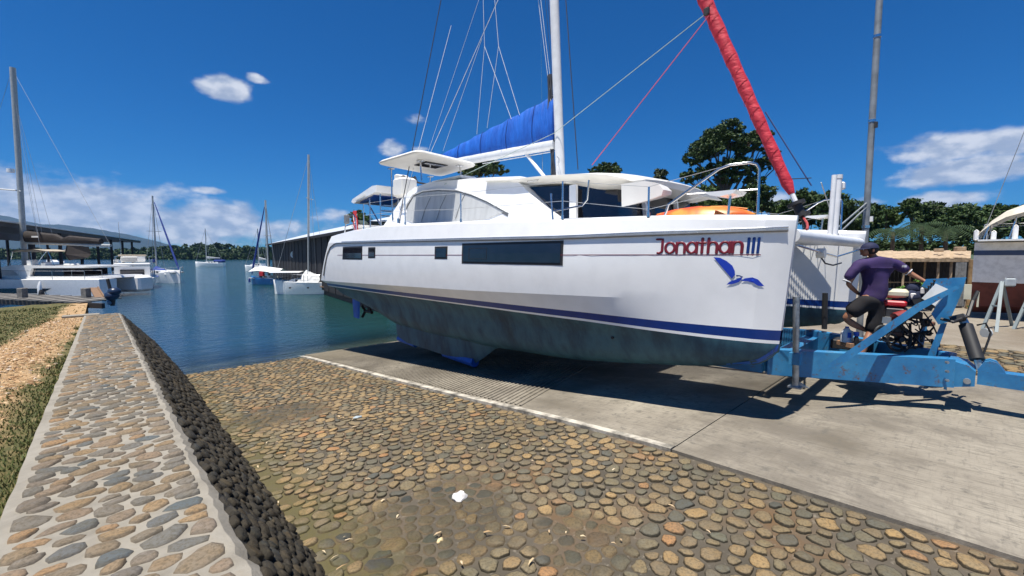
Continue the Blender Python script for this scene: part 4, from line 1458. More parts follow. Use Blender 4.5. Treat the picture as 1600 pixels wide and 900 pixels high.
# ================================================================== trailer, its operator and the loose things round it
tblue, t, b = new_mat('trailer blue paint')
n1 = noise_tex(t, 2.2, 7, .65); n2 = noise_tex(t, 14, 8, .7)
c = ramp(t, n1, [(.3, (.018, .13, .30)), (.5, (.028, .19, .40)), (.7, (.05, .25, .46))])
c = mixcol(t, mapr(t, n2, .54, .66, 0, .6), c, (.07, .12, .15))
c = mixcol(t, mapr(t, noise_tex(t, 5, 8, .75), .57, .66, 0, .9), c, (.12, .055, .025))
t.links.new(c, b.inputs['Base Color']); b.inputs['Roughness'].default_value = .45
bump(t, b, n2, .15, .006)
galv = pmat('galvanised steel', (.42, .44, .45), .4, metal=.8, var=.3, scale=12)
hose = pmat('black hose', (.012, .012, .013), .45)
rust = pmat('rusty iron', (.12, .05, .03), .8, var=.5)
tr = empty('boat_trailer', (8.2, 2.0, -2.1), label='blue steel slipway trailer under the catamaran, with engine and a long drawbar', cat='trailer')


def beam_part(name, a, b_, w, h, mat=tblue, parent=tr, bev=.0):
    mb = MB(); mb.beam(a, b_, w, h); return mb.build(name, mat, parent)


ZC = -1.54
beam_part('side_beam', (7.02, 2.0, ZC), (8.0, .12, ZC + .02), .16, .37)
beam_part('side_beam', (9.4, 2.0, ZC), (8.42, .12, ZC + .02), .16, .37)
beam_part('rail', (7.02, 2.04, ZC), (7.02, 9.5, ZC - .25), .16, .34)
beam_part('rail', (9.4, 2.04, ZC), (9.4, 9.5, ZC - .25), .16, .34)
for y in (1.93, 4.6, 7.4): beam_part('cross_beam', (7.11, y, ZC - .05), (9.31, y, ZC - .05), .22, .26)
beam_part('cross_beam', (7.62, 1.02, ZC - .06), (8.85, 1.02, ZC - .06), .34, .05)
mb = MB(); mb.box((8.62, 1.25, ZC + .13), (.35, .5, .14), bev=.01); mb.build('black_pad', blk, tr)
# nose where the two side beams meet
mb = MB(); mb.prism([(.14, -1.36), (-.02, -1.40), (-.10, -1.47), (-.10, -1.66), (.14, -1.72)], lambda y, z: Vector((7.98, y, z)), lambda y, z: Vector((8.44, y, z)))
ns_ = mb.build('nose_box', tblue, tr)
mb = MB(); mb.tube([(7.94, -.03, -1.60), (8.48, -.03, -1.60)], .035, 12); mb.build('hinge_pin', galv, ns_)
mb = MB(); mb.beam((7.99, .15, -1.54), (7.965, .15, -1.54), .01, .44); mb.box((7.96, .16, -1.54), (.03, .03, .42)); mb.build('gusset_plate', tblue, ns_)
db = beam_part('drawbar', (8.2, -.12, -1.56), (8.15, -2.6, -1.54), .20, .18)
mb = MB(); mb.prism([(-.11, -1.50), (-.36, -1.50), (-.28, -1.38), (-.22, -1.36), (-.17, -1.38)], lambda y, z: Vector((8.10, y, z + .03)), lambda y, z: Vector((8.16, y, z + .03))); mb.build('cylinder_lug', tblue, db)
mb = MB(); mb.prism([(-.11, -1.50), (-.36, -1.50), (-.28, -1.38), (-.22, -1.36), (-.17, -1.38)], lambda y, z: Vector((8.25, y, z + .03)), lambda y, z: Vector((8.31, y, z + .03))); mb.build('cylinder_lug', tblue, db)
for (px, py) in ((1478, 566), (1478, 580), (1478, 594), (1240, 556), (1240, 582)):
    q = at(px, py, 5.58 if px > 1300 else 6.12); mb = MB(); mb.tube([q, q - FW * .03], .018, 6); mb.build('bolt', galv, tr)
# A-frame plates
D0 = 5.85
def pl(name, pts, d0, d1, mat=tblue, parent=tr):
    mb = MB(); mb.prism([(x, y) for x, y in pts], lambda x, y: at(x, y, d0), lambda x, y: at(x, y, d1)); return mb.build(name, mat, parent)


pl('tower_plate', [(1440, 447), (1447, 436), (1510, 433), (1504, 455), (1483, 503), (1466, 507), (1455, 490), (1475, 460)], 5.98, 6.06)
pl('tower_plate', [(1447, 437), (1510, 434), (1483, 502), (1466, 505)], 6.4, 6.46)
pl('front_strut', [(1292, 574), (1300, 565), (1432, 475), (1494, 446), (1500, 450), (1437, 486), (1312, 572)], 5.70, 5.76)
pl('rear_leg', [(1470, 505), (1480, 505), (1462, 556), (1449, 556)], 6.02, 6.12)
pl('rear_leg', [(1440, 505), (1450, 505), (1440, 556), (1430, 556)], 6.35, 6.42)
# hydraulic ram
mb = MB(); a = at(1509, 508, 5.85); b_ = at(1527, 562, 5.62); mb.tube([a, b_], .072, 14)
ram = mb.build('hydraulic_ram', blk, tr, smooth=True, sharp=60)
mb = MB(); mb.tube([b_, at(1531, 577, 5.60)], .035, 10); mb.tube([a + Vector((0, 0, .0)), at(1500, 492, 5.9)], .05, 8); mb.build('ram_rod', galv, ram)
mb = MB(); mb.tube([at(1527, 508, 5.7), at(1540, 505, 5.6), at(1548, 520, 5.6), at(1545, 530, 5.6), at(1534, 560, 5.6)], .012, 6); mb.build('ram_hose', hose, ram)
mb = MB(); mb.tube([at(1485, 500, 5.9), at(1508, 495, 5.8)], .05, 8); mb.tube([at(1470, 498, 5.9), at(1490, 503, 5.8), at(1512, 494, 5.8), at(1520, 470, 5.85), at(1528, 455, 5.85)], .022, 6); mb.build('hose', hose, tr)
mb = MB(); mb.box(at(1512, 456, 5.9), (.07, .07, .20)); mb.box(at(1528, 468, 5.85) - Vector((0, 0, .0)), (.02, .02, .2)); mb.build('switch_box', pmat('cream plastic', (.6, .56, .42), .5), tr)
mb = MB(); mb.tube([at(1538, 520, 5.7), at(1544, 520, 5.7)], .06, 10); mb.build('float_bottle', pmat('clear plastic', (.5, .52, .52), .15), tr)

# steel posts standing in front of the bows
for (px, y1, y2, x) in ((1243, 492, 603, 6.9), (1288, 480, 514, 9.2)):
    a = atx(px, y1, x); b_ = atx(px, y2, x)
    mb = MB(); mb.tube([a + Vector((0, 0, .25)), b_], .042, 12)
    p = mb.build('guide_post', galv if px < 1270 else blk, tr, smooth=True, sharp=60)
    if px < 1270:
        mb = MB(); mb.box(atx(1243, 560, x), (.13, .13, .16)); mb.build('post_clamp', tblue, p)
        mb = MB(); mb.box(b_ + Vector((0, 0, -.01)), (.16, .16, .02)); mb.prism([(0, 0), (.16, 0), (0, .08)], lambda u, w: b_ + Vector((.0, -u, w)), lambda u, w: b_ + Vector((.03, -u, w))); mb.build('foot_plate', galv, p)
# axles and wheels low in the boat's shadow
tyre = pmat('tyre rubber', (.018, .018, .018), .85)
for (x, y) in ((6.9, 9.0), (9.5, 9.0), (6.9, 9.9), (9.5, 9.9)):
    z = gz(y) + .36
    mb = MB(); mb.tube([(x - .11, y, z), (x - .08, y, z), (x + .08, y, z), (x + .11, y, z)], [.30, .35, .35, .30], 22)
    w_ = mb.build('wheel', tyre, tr, smooth=True, sharp=50)
    mb = MB(); mb.tube([(x - .12, y, z), (x + .12, y, z)], .19, 16); mb.build('rim', tblue, w_)

# engine and pump between the side beams
eng = empty('engine', (8.3, .9, -1.3)); eng.parent = tr
eng.location = Vector((8.3, .9, -1.3)) - OFF[tr]; OFF[eng] = Vector((8.3, .9, -1.3))
E0 = 6.35
mb = MB(); c_ = at(1396, 458, E0); mb.box(c_, (.22, .34, .13), bev=.04); mb.build('fuel_tank', pmat('cream plastic', (.6, .56, .42), .5), eng, smooth=True)
mb = MB(); mb.box(at(1392, 473, E0), (.26, .36, .08), bev=.02); mb.build('engine_shroud', pmat('engine red', (.45, .02, .03), .4), eng)
mb = MB(); mb.box(at(1395, 488, E0), (.28, .30, .18), bev=.03); mb.build('engine_block', pmat('dark iron', (.05, .05, .055), .5, metal=.4), eng)
mb = MB(); mb.tube([at(1398, 497, E0 - .2), at(1415, 492, E0 - .2)], .075, 10); mb.build('red_filter', pmat('dark red enamel', (.22, .03, .03), .4), eng)
mb = MB(); mb.box(at(1386, 500, E0 - .1), (.1, .1, .09)); mb.build('muffler', galv, eng)
for (px, py, r_) in ((1405, 530, .17), (1378, 520, .10)):
    c_ = at(px, py, E0 - .1); ax = Vector((.7, .7, 0))
    mb = MB()
    ringp = [c_ + (RT * math.cos(k * math.pi / 9) + Vector((0, 0, 1)) * math.sin(k * math.pi / 9)) * r_ for k in range(19)]
    mb.tube(ringp, .02, 6, cap=False)
    for k in range(5): mb.tube([c_, c_ + (RT * math.cos(k * 1.257) + Vector((0, 0, 1)) * math.sin(k * 1.257)) * r_], .016, 5)
    mb.tube([c_ - FW * .05, c_ + FW * .05], .04, 8)
    mb.build('pulley_wheel', blk, eng, smooth=True)
rr = random.Random(77)
mb = MB()
for k in range(26):
    p = at(rr.uniform(1378, 1465), rr.uniform(478, 545), E0 + rr.uniform(-.25, .15)); q = at(rr.uniform(1385, 1470), rr.uniform(492, 552), E0 + rr.uniform(-.25, .15))
    m1 = (p + q) / 2 + Vector((rr.uniform(-.08, .08), rr.uniform(-.08, .08), rr.uniform(-.16, .06)))
    pts = [(p * (1 - s) ** 2 + m1 * 2 * s * (1 - s) + q * s * s) for s in [i / 7 for i in range(8)]]
    mb.tube(pts, rr.choice([.009, .012, .016]), 6)
o = mb.build('hydraulic_hoses', hose, eng, smooth=True); o['kind'] = 'stuff'
rr = random.Random(5)
for k in range(9):
    mb = MB(); c_ = at(rr.uniform(1390, 1462), rr.uniform(492, 540), E0 + rr.uniform(-.1, .1))
    mb.box(c_, (rr.uniform(.06, .14), rr.uniform(.06, .14), rr.uniform(.05, .12)), rz=rr.uniform(0, 1.5), bev=.012)
    mb.build('pump_part', rr.choice([MATS['dark iron'], rust, blk, MATS['dark iron'], tblue]), eng)
# control panel with levers
mb = MB()
ctrl = [(1440, 466), (1462, 443), (1482, 452), (1461, 478)]
mb.prism(ctrl, lambda x, y: at(x, y, 5.92), lambda x, y: at(x + 2, y + 6, 6.15))
cb = mb.build('control_panel', pmat('pale grey plastic', (.80, .81, .78), .45), tr)
for k in range(4):
    a = at(1445 + 4.3 * k, 461 - 4.5 * k, 5.95); mb = MB(); mb.tube([a, a + Vector((-.02, -.01, .075))], .008, 6); mb.ball(a + Vector((-.02, -.01, .08)), .016, 8, 5); mb.build('lever', blk, cb)
mb = MB(); mb.prism([(1425, 468), (1440, 466), (1461, 478), (1455, 486), (1430, 478)], lambda x, y: at(x, y, 5.95), lambda x, y: at(x, y, 6.2)); mb.build('panel_bracket', blk, tr)

bg = empty('bag', at(1418, 462, 6.3), label='dark blue and white bundled cloth bag lying on top of the trailer engine', cat='bag')
mb = MB(); rr = random.Random(3)
base = at(1420, 465, 6.3)
for (dx, dz, r_) in ((0, 0, .14), (.12, .06, .12), (-.11, -.05, .11), (.05, .13, .09)):
    mb.ball(base + RT * dx + Vector((0, 0, dz)), r_, 12, 8, (1, 1, .85))
mb.v = [(x + .02 * noise.noise(Vector((x, y, z)) * 9), y, z + .025 * noise.noise(Vector((x, y, z)) * 11)) for x, y, z in mb.v]
o = mb.build('cloth', pmat('bag navy cloth', (.008, .014, .045), .85, bmp=.6, bscale=20), bg, smooth=True)
for (dx, dz) in ((.10, .10), (-.04, .02), (.17, -.02)):
    mb = MB(); c_ = base + RT * dx + Vector((0, 0, dz)) - FW * .11; mb.box(c_, (.07, .03, .09), rz=-.75, bev=.01); mb.build('white_patch', pmat('flag white', (.75, .72, .7), .8), bg)

# white jug on a box
jg = empty('jug', at(1322, 527, 6.6), label='white translucent plastic jug with a blue mark standing on the trailer beam', cat='jug')
jm = pmat('translucent jug plastic', (.72, .75, .78), .3)
c_ = at(1323, 523, 6.6)
mb = MB(); mb.tube([c_ + Vector((0, 0, -.11)), c_ + Vector((0, 0, .02)), c_ + Vector((0, 0, .07)), c_ + Vector((0, 0, .11))], [.075, .078, .05, .022], 12); mb.build('jug_body', jm, jg, smooth=True, sharp=60)
mb = MB(); mb.tube([c_ + Vector((0, 0, .10)), c_ + Vector((0, 0, .125))], .025, 10); mb.build('cap', pmat('blue cap', (.02, .10, .5), .4), jg)
mb = MB(); mb.tube([c_ + RT * .05 + Vector((0, 0, .06)), c_ + RT * .10 + Vector((0, 0, .04)), c_ + RT * .085 + Vector((0, 0, -.03))], .012, 6); mb.build('handle', jm, jg)
mb = MB(); mb.box(c_ - FW * .078 - RT * .02, (.05, .006, .08), rz=-YAW); mb.build('blue_mark', MATS['blue cap'], jg)
bx = MB(); bx.box(at(1328, 536, 6.6) + Vector((0, 0, -.015)), (.2, .28, .07), rz=-YAW, bev=.004)
tag(bx.build('box', pmat('brown cardboard', (.36, .20, .11), .85)), 'small flat brown box under the white jug on the trailer', 'box')
bt = empty('bottle', at(1340, 520, 6.45), label='small dark bottle with a bright blue cap beside the mechanic\'s shin', cat='bottle')
c_ = at(1338, 528, 6.45); mb = MB(); mb.tube([c_ - Vector((0, 0, .07)), c_, c_ + Vector((0, 0, .03))], [.03, .03, .018], 10); mb.build('bottle_body', blk, bt)
mb = MB(); mb.tube([c_ + Vector((0, 0, .03)), c_ + Vector((0, 0, .09))], .033, 10); mb.build('cap', MATS['blue cap'], bt)
wb = empty('bottle', at(1369, 498, 6.7), label='small white bottle standing on the engine between the mechanic and the hoses', cat='bottle')
c_ = at(1372, 500, 6.75); mb = MB(); mb.tube([c_ - Vector((0, 0, .07)), c_ + Vector((0, 0, .03)), c_ + Vector((0, 0, .06))], [.028, .028, .012], 10); mb.build('bottle_body', jm, wb)
mb = MB(); mb.tube([c_ + Vector((0, 0, .06)), c_ + Vector((0, 0, .08))], .015, 8); mb.build('cap', gel, wb)


# ------------------------------------------------------------------ the person
def skin_mesh(name, nodes, edges, mat, parent, root, sub=2, off=None):
    """nodes: {key: (Vector, rx, ry)}"""
    keys = list(nodes)
    off = off or Vector((0, 0, 0))
    me = bpy.data.meshes.new(name)
    me.from_pydata([tuple(nodes[k][0] - off) for k in keys], [(keys.index(a), keys.index(b_)) for a, b_ in edges], [])
    o = bpy.data.objects.new(name, me); COL.objects.link(o)
    sk = o.modifiers.new('skin', 'SKIN')
    if not me.skin_vertices:
        raise RuntimeError('no skin layer')
    for i, k in enumerate(keys):
        me.skin_vertices[0].data[i].radius = nodes[k][1:3]
        me.skin_vertices[0].data[i].use_root = (k == root)
    ss = o.modifiers.new('sub', 'SUBSURF'); ss.levels = sub; ss.render_levels = sub
    dg_ = bpy.context.evaluated_depsgraph_get()
    dg_.update()
    nm = bpy.data.meshes.new_from_object(o.evaluated_get(dg_))
    bpy.data.objects.remove(o)
    nm.name = name
    nm.materials.clear(); nm.materials.append(mat)
    nm.shade_smooth()
    o = bpy.data.objects.new(name, nm); COL.objects.link(o)
    if parent is not None: o.parent = parent
    return o


skinm = pmat('brown skin', (.30, .135, .075), .5, var=.15, scale=8)
shirt = pmat('purple polo cloth', (.036, .018, .088), .85, var=.35, scale=5, bmp=.5, bscale=9)
shorts = pmat('black shorts cloth', (.010, .009, .011), .9, var=.3, bmp=.5, bscale=9)
capm = pmat('navy cap cloth', (.008, .012, .05), .8, var=.2)
trimw = pmat('white trim', (.7, .7, .72), .7)
hairm = pmat('black hair', (.01, .009, .008), .8)
PD = 6.35
foot0 = at(1345, 566, PD)
man = empty('person', foot0, label='man in purple polo shirt and navy cap standing on the trailer, hand on controls', cat='person')
mo = Vector(foot0)
P = lambda x, y, d=0.0: at(x, y, PD + d)
N = {
    'pel': (P(1361, 468), .105, .08), 'wai': (P(1366, 449), .09, .065), 'che': (P(1369, 427), .11, .07), 'upc': (P(1368, 413), .10, .065),
    'neck': (P(1364, 401), .05, .05), 'nk2': (P(1362, 397.5), .047, .047), 'head': (P(1359, 392), .078, .088), 'hd2': (P(1359, 386), .070, .082),
    'shL': (P(1342, 415), .05, .05), 'elL': (P(1325, 444, .05), .038, .038), 'wrL': (P(1341, 459, .16), .026, .026), 'haL': (P(1350, 458, .2), .036, .018),
    'shR': (P(1394, 413), .05, .05), 'uaR': (P(1412, 421, -.04), .043, .043), 'elR': (P(1427, 430, -.1), .038, .036), 'wrR': (P(1446, 440, -.2), .025, .023), 'haR': (P(1452, 442.5, -.24), .033, .017),
    'hiL': (P(1350, 474, .02), .085, .085), 'knL': (P(1320, 497, .14), .057, .057), 'caL': (P(1334, 507, .12), .052, .052), 'anL': (P(1352, 515.5, .1), .032, .034), 'heL': (P(1361, 517, .08), .036, .034), 'toL': (P(1369, 509, .2), .036, .022),
    'hiR': (P(1372, 474, -.02), .088, .088), 'knR': (P(1362, 516, .02), .056, .056), 'caR': (P(1353, 535, -.02), .052, .05), 'anR': (P(1346, 556, -.02), .034, .034), 'heR': (P(1345, 562, -.02), .036, .034), 'toR': (P(1338, 563, .12), .04, .024),
}
EDG = [('pel', 'wai'), ('wai', 'che'), ('che', 'upc'), ('upc', 'neck'), ('neck', 'nk2'), ('nk2', 'head'), ('head', 'hd2'), ('upc', 'shL'), ('shL', 'elL'), ('elL', 'wrL'), ('wrL', 'haL'),
       ('upc', 'shR'), ('shR', 'uaR'), ('uaR', 'elR'), ('elR', 'wrR'), ('wrR', 'haR'), ('pel', 'hiL'), ('hiL', 'knL'), ('knL', 'caL'), ('caL', 'anL'), ('anL', 'heL'), ('heL', 'toL'),
       ('pel', 'hiR'), ('hiR', 'knR'), ('knR', 'caR'), ('caR', 'anR'), ('anR', 'heR'), ('heR', 'toR')]
# fingers and thumbs rooted inside the palms
hr = N['haR'][0]; hd_ = (N['haR'][0] - N['wrR'][0]).normalized(); sd = Vector((0, 0, 1)).cross(hd_).normalized()
for i, (s, L) in enumerate(((-.027, .058), (-.009, .068), (.009, .064), (.026, .05))):
    a = hr + hd_ * .02 + sd * s; b_ = a + hd_ * L * .6 + Vector((0, 0, -.004)); c_ = b_ + hd_ * L * .3 + Vector((0, 0, -.03))
    N['fR%d' % i] = (a, .009, .009); N['gR%d' % i] = (b_, .0085, .0085); N['jR%d' % i] = (c_, .0075, .0075)
    EDG += [('haR', 'fR%d' % i), ('fR%d' % i, 'gR%d' % i), ('gR%d' % i, 'jR%d' % i)]
N['tR0'] = (hr - hd_ * .015 - sd * .035, .011, .011); N['tR1'] = (hr + hd_ * .025 - sd * .05 + Vector((0, 0, -.02)), .009, .009)
EDG += [('haR', 'tR0'), ('tR0', 'tR1')]
hl = N['haL'][0]; hd_ = (N['haL'][0] - N['wrL'][0]).normalized(); sd = Vector((0, 0, 1))
for i, (s, L) in enumerate(((-.027, .05), (-.009, .064), (.009, .068), (.026, .058))):
    a = hl + hd_ * .02 + sd * s; b_ = a + hd_ * L * .6; c_ = b_ + hd_ * L * .3 + FW * .02
    N['fL%d' % i] = (a, .009, .009); N['gL%d' % i] = (b_, .0085, .0085); N['jL%d' % i] = (c_, .0075, .0075)
    EDG += [('haL', 'fL%d' % i), ('fL%d' % i, 'gL%d' % i), ('gL%d' % i, 'jL%d' % i)]
N['tL0'] = (hl - hd_ * .01 + sd * .036, .011, .011); N['tL1'] = (hl + hd_ * .03 + sd * .05 + FW * .01, .009, .009)
EDG += [('haL', 'tL0'), ('tL0', 'tL1')]
body = skin_mesh('body', N, EDG, skinm, man, 'pel', 2, mo)
# clothes
S = {'hem': (P(1361, 476), .185, .15), 'lo': (P(1366, 455), .165, .125), 'mid': (P(1369, 436), .18, .128), 'che': (P(1369, 422), .195, .128), 'upc': (P(1368, 411), .165, .105), 'col': (P(1364.5, 402.5), .060, .058),
     'shL': (P(1343, 413), .092, .085), 'slL': (P(1330, 428, .02), .078, .074), 'cuL': (P(1324, 438, .04), .060, .058),
     'shR': (P(1394, 411), .092, .085), 'slR': (P(1409, 418, -.03), .078, .074), 'cuR': (P(1419, 424.5, -.07), .060, .056)}
SE = [('hem', 'lo'), ('lo', 'mid'), ('mid', 'che'), ('che', 'upc'), ('upc', 'col'), ('upc', 'shL'), ('shL', 'slL'), ('slL', 'cuL'), ('upc', 'shR'), ('shR', 'slR'), ('slR', 'cuR')]
sh = skin_mesh('polo_shirt', S, SE, shirt, man, 'mid', 2, mo)
for v in sh.data.vertices:
    n_ = noise.noise(v.co * 9) * .012 + noise.noise(v.co * 22) * .005
    v.co += v.normal * n_
H = {'top': (P(1363, 460), .155, .12), 'pel': (P(1361, 468), .165, .135), 'hL': (P(1350, 475, .03), .130, .122), 'kL': (P(1325, 492, .11), .122, .118), 'hR': (P(1373, 476, -.02), .130, .122), 'mR': (P(1368, 497), .112, .108), 'kR': (P(1363, 521, .01), .112, .108)}
hh_ = skin_mesh('shorts', H, [('top', 'pel'), ('pel', 'hL'), ('hL', 'kL'), ('pel', 'hR'), ('hR', 'mR'), ('mR', 'kR')], shorts, man, 'pel', 2, mo)
for v in hh_.data.vertices: v.co += v.normal * (noise.noise(v.co * 11) * .010)
OFF[man] = mo; OFF[sh] = mo


def ring_part(name, c_, d, r, th, mat, parent, sq=1.0):
    d = d.normalized(); a = d.cross(Vector((0, 0, 1))).normalized(); b_ = d.cross(a)
    mb = MB(); mb.tube([c_ + (a * math.cos(k * math.pi / 8) + b_ * math.sin(k * math.pi / 8) * sq) * r for k in range(17)], th, 6, cap=False)
    return mb.build(name, mat, parent, smooth=True)


ring_part('sleeve_trim', P(1323, 439.5, .04), P(1323, 439.5, .04) - P(1330, 428, .02), .053, .007, trimw, sh)
ring_part('sleeve_trim', P(1420, 425.2, -.07), P(1420, 425.2, -.07) - P(1409, 418, -.03), .050, .007, trimw, sh)
ring_part('collar', P(1364, 402), Vector((0, 0, 1)), .062, .018, shirt, sh)
ring_part('collar_trim', P(1364, 403.5), Vector((0, 0, 1)), .078, .005, trimw, sh)
mb = MB(); c_ = P(1413, 416, -.13); mb.box(c_, (.03, .05, .03), rz=-.9); mb.build('sleeve_badge', trimw, sh)
# head: cap, hair, ear, face turned to the left
hc = P(1358.5, 388.5)
mb = MB(); mb.ball(hc + Vector((0, 0, -.01)), .099, 16, 10, (1, 1, .85)); mb.v = [v for v in mb.v]
hairo = mb.build('hair', hairm, man, smooth=True)
hairo.data.transform(Matrix.Translation(RT * .012))
mb = MB(); nn_ = 16; ringz = []
for j in range(6):
    ph = j / 5 * math.pi / 2
    ringz.append([hc + Vector((0, 0, .01)) + RT * (.112 * math.cos(ph) * math.cos(2 * math.pi * k / nn_)) + FW * (.108 * math.cos(ph) * math.sin(2 * math.pi * k / nn_)) + Vector((0, 0, .092 * math.sin(ph) - .01)) for k in range(nn_)])
mb.loft(ringz, closed=True)
cp3 = mb.build('cap', capm, man, smooth=True)
mb = MB(); br = []
for k in range(9):
    a = math.radians(110 + 140 * k / 8)
    br.append((hc + RT * (.105 * math.cos(a)) + FW * (.10 * math.sin(a)) + Vector((0, 0, .004)), hc + RT * (.105 * math.cos(a) - .085 * math.sin(math.pi * k / 8)) + FW * (.10 * math.sin(a)) + Vector((0, 0, -.016 * math.sin(math.pi * k / 8)))))
mb.loft([[a, b_, b_ - Vector((0, 0, .008)), a - Vector((0, 0, .008))] for a, b_ in br], closed=True)
mb.build('cap_peak', capm, cp3, smooth=True)
mb = MB(); mb.ball(hc - FW * .085 - RT * .012 + Vector((0, 0, -.03)), .028, 8, 6, (.6, .6, 1.1)); mb.build('ear', skinm, man, smooth=True)
mb = MB(); fcx = hc - RT * .062 + Vector((0, 0, -.045))
mb.ball(fcx, .058, 10, 8, (1, 1, 1.15)); mb.ball(fcx - RT * .062 + Vector((0, 0, .012)), .016, 8, 6, (1, .8, 1.3)); mb.ball(fcx - RT * .044 + Vector((0, 0, -.035)), .018, 8, 6, (1, 1.2, .8))
mb.build('face', skinm, man, smooth=True)
mb = MB(); mb.ball(fcx - RT * .048 - FW * .028 + Vector((0, 0, .028)), .009, 8, 6); mb.build('eye', trimw, man)
for (a, b_) in (('heR', 'toR'), ('heL', 'toL')):
    p, q = N[a][0], N[b_][0]; d = (q - p).normalized()
    mb = MB(); mb.tube([p - d * .02 - Vector((0, 0, .02)), p + Vector((0, 0, -.02)), q + Vector((0, 0, -.012)), q + d * .05 + Vector((0, 0, -.016))], [.040, .046, .046, .026], 10); mb.build('shoe', blk, man, smooth=True)
# ================================================================== the far side: grass, jetty, boats, sheds, yard, trees, hills
# ---- grass bank on the left of the wall
def bank_z(x, y):
    base = wz(min(y, 20.5)) - .02
    d = (WX0 - x)
    k = min(1, max(0, d / .5))
    ridge = math.exp(-((d - 1.0 + .035 * y) / .38) ** 2) * .12 * (1 if y < 17 else max(0, 1 - (y - 17) / 3))
    r2 = noise.noise(Vector((x * 1.1, y * .7, 0))) * .07 + noise.noise(Vector((x * 4, y * 3, 3))) * .025
    return base - .02 + (ridge + r2) * k - .03 * max(0, d - 2) * .2


m, t, b = new_mat('grass and rubble bank')
g = t.nodes.new('ShaderNodeNewGeometry'); sx = t.nodes.new('ShaderNodeSeparateXYZ'); t.links.new(g.outputs['Position'], sx.inputs[0])
n0 = noise_tex(t, 1.1, 5, .6, coord='World'); n1 = noise_tex(t, 9, 8, .75, coord='World', stretch=(1, .6, 1)); n2 = noise_tex(t, 30, 8, .7, coord='World')
dx = math_node(t, 'SUBTRACT', -0.47, sx.outputs[0])
mid = math_node(t, 'SUBTRACT', 1.02, math_node(t, 'MULTIPLY', sx.outputs[1], .035))
dd = math_node(t, 'ABSOLUTE', math_node(t, 'SUBTRACT', dx, mid))
dd = math_node(t, 'ADD', dd, math_node(t, 'MULTIPLY', math_node(t, 'SUBTRACT', n0, .5), 1.0))
rub = mapr(t, dd, .30, .62, 1, 0)
grass_c = ramp(t, n1, [(.3, (.04, .05, .012)), (.5, (.09, .085, .022)), (.68, (.19, .13, .05))])
rub_c = ramp(t, n1, [(.28, (.16, .085, .035)), (.45, (.36, .22, .10)), (.6, (.48, .33, .18)), (.75, (.22, .13, .06))])
c = mixcol(t, rub, grass_c, rub_c)
c = mixcol(t, mapr(t, n2, .5, .75, 0, .5), c, (.10, .075, .035))
t.links.new(c, b.inputs['Base Color']); b.inputs['Roughness'].default_value = .9
bump(t, b, n2, .8, .03)
mb = MB()
xsb = [WX0 - .002, -.55, -.65, -.78, -.9, -1.05, -1.2, -1.35, -1.5, -1.7, -1.9, -2.1, -2.4, -2.8, -3.3, -4, -5, -7, -10, -15, -25]
ysb = [-2 + .2 * i for i in range(143)]
V = [(x, y, bank_z(x, y)) for y in ysb for x in xsb]
n = len(xsb)
mb.add(V, [(j * n + i, j * n + i + 1, (j + 1) * n + i + 1, (j + 1) * n + i) for j in range(len(ysb) - 1) for i in range(n - 1)])
e0 = (len(ysb) - 1) * n
mb.add([V[e0 + i] for i in range(n)] + [(V[e0 + i][0], V[e0 + i][1], -3.6) for i in range(n)], [(i, i + 1, n + i + 1, n + i) for i in range(n - 1)])
o = mb.build('grass_bank', m, smooth=True, sharp=60); o['kind'] = 'structure'
# grass blades
rng = np.random.default_rng(3)
M_ = 60000
yy = (1.8 + (rng.random(M_) ** 1.5) * 23.5)
xx = WX0 - .01 - rng.random(M_) ** 1.5 * (1.0 + yy * .45)
def dens(x, y):
    d = WX0 - x
    return abs(d - (1.02 - .035 * y)) + noise.noise(Vector((x * 1.1, y * 1.1, 0))) * .45
keep = [i for i in range(M_) if dens(xx[i], yy[i]) > .44 or rng.random() < .06]
xx = xx[keep]; yy = yy[keep]; M_ = len(xx)
zz = np.array([bank_z(x, y) for x, y in zip(xx, yy)])
a = rng.uniform(0, 6.28, M_); h = rng.uniform(.012, .032, M_) * (1 + yy * .02); w = .0035 + .0008 * yy
lean = rng.uniform(.2, .9, M_) * h; la = rng.uniform(0, 6.28, M_)
Vb = np.empty((M_, 3, 3))
Vb[:, 0] = np.stack([xx - np.cos(a) * w, yy - np.sin(a) * w, zz - .004], 1)
Vb[:, 1] = np.stack([xx + np.cos(a) * w, yy + np.sin(a) * w, zz - .004], 1)
Vb[:, 2] = np.stack([xx + np.cos(la) * lean, yy + np.sin(la) * lean, zz + h], 1)
gm, t, b = new_mat('grass blades')
g = t.nodes.new('ShaderNodeNewGeometry')
t.links.new(ramp(t, g.outputs['Random Per Island'], [(0, (.05, .075, .014)), (.45, (.09, .115, .024)), (.75, (.16, .15, .045)), (1, (.27, .21, .095))]), b.inputs['Base Color'])
b.inputs['Roughness'].default_value = .7
tag(np_mesh('grass', Vb.reshape(-1, 3), 3, np.arange(M_ * 3).reshape(-1, 3), gm, kind='stuff'), 'short mixed green and straw coloured grass beside the wall', 'grass')


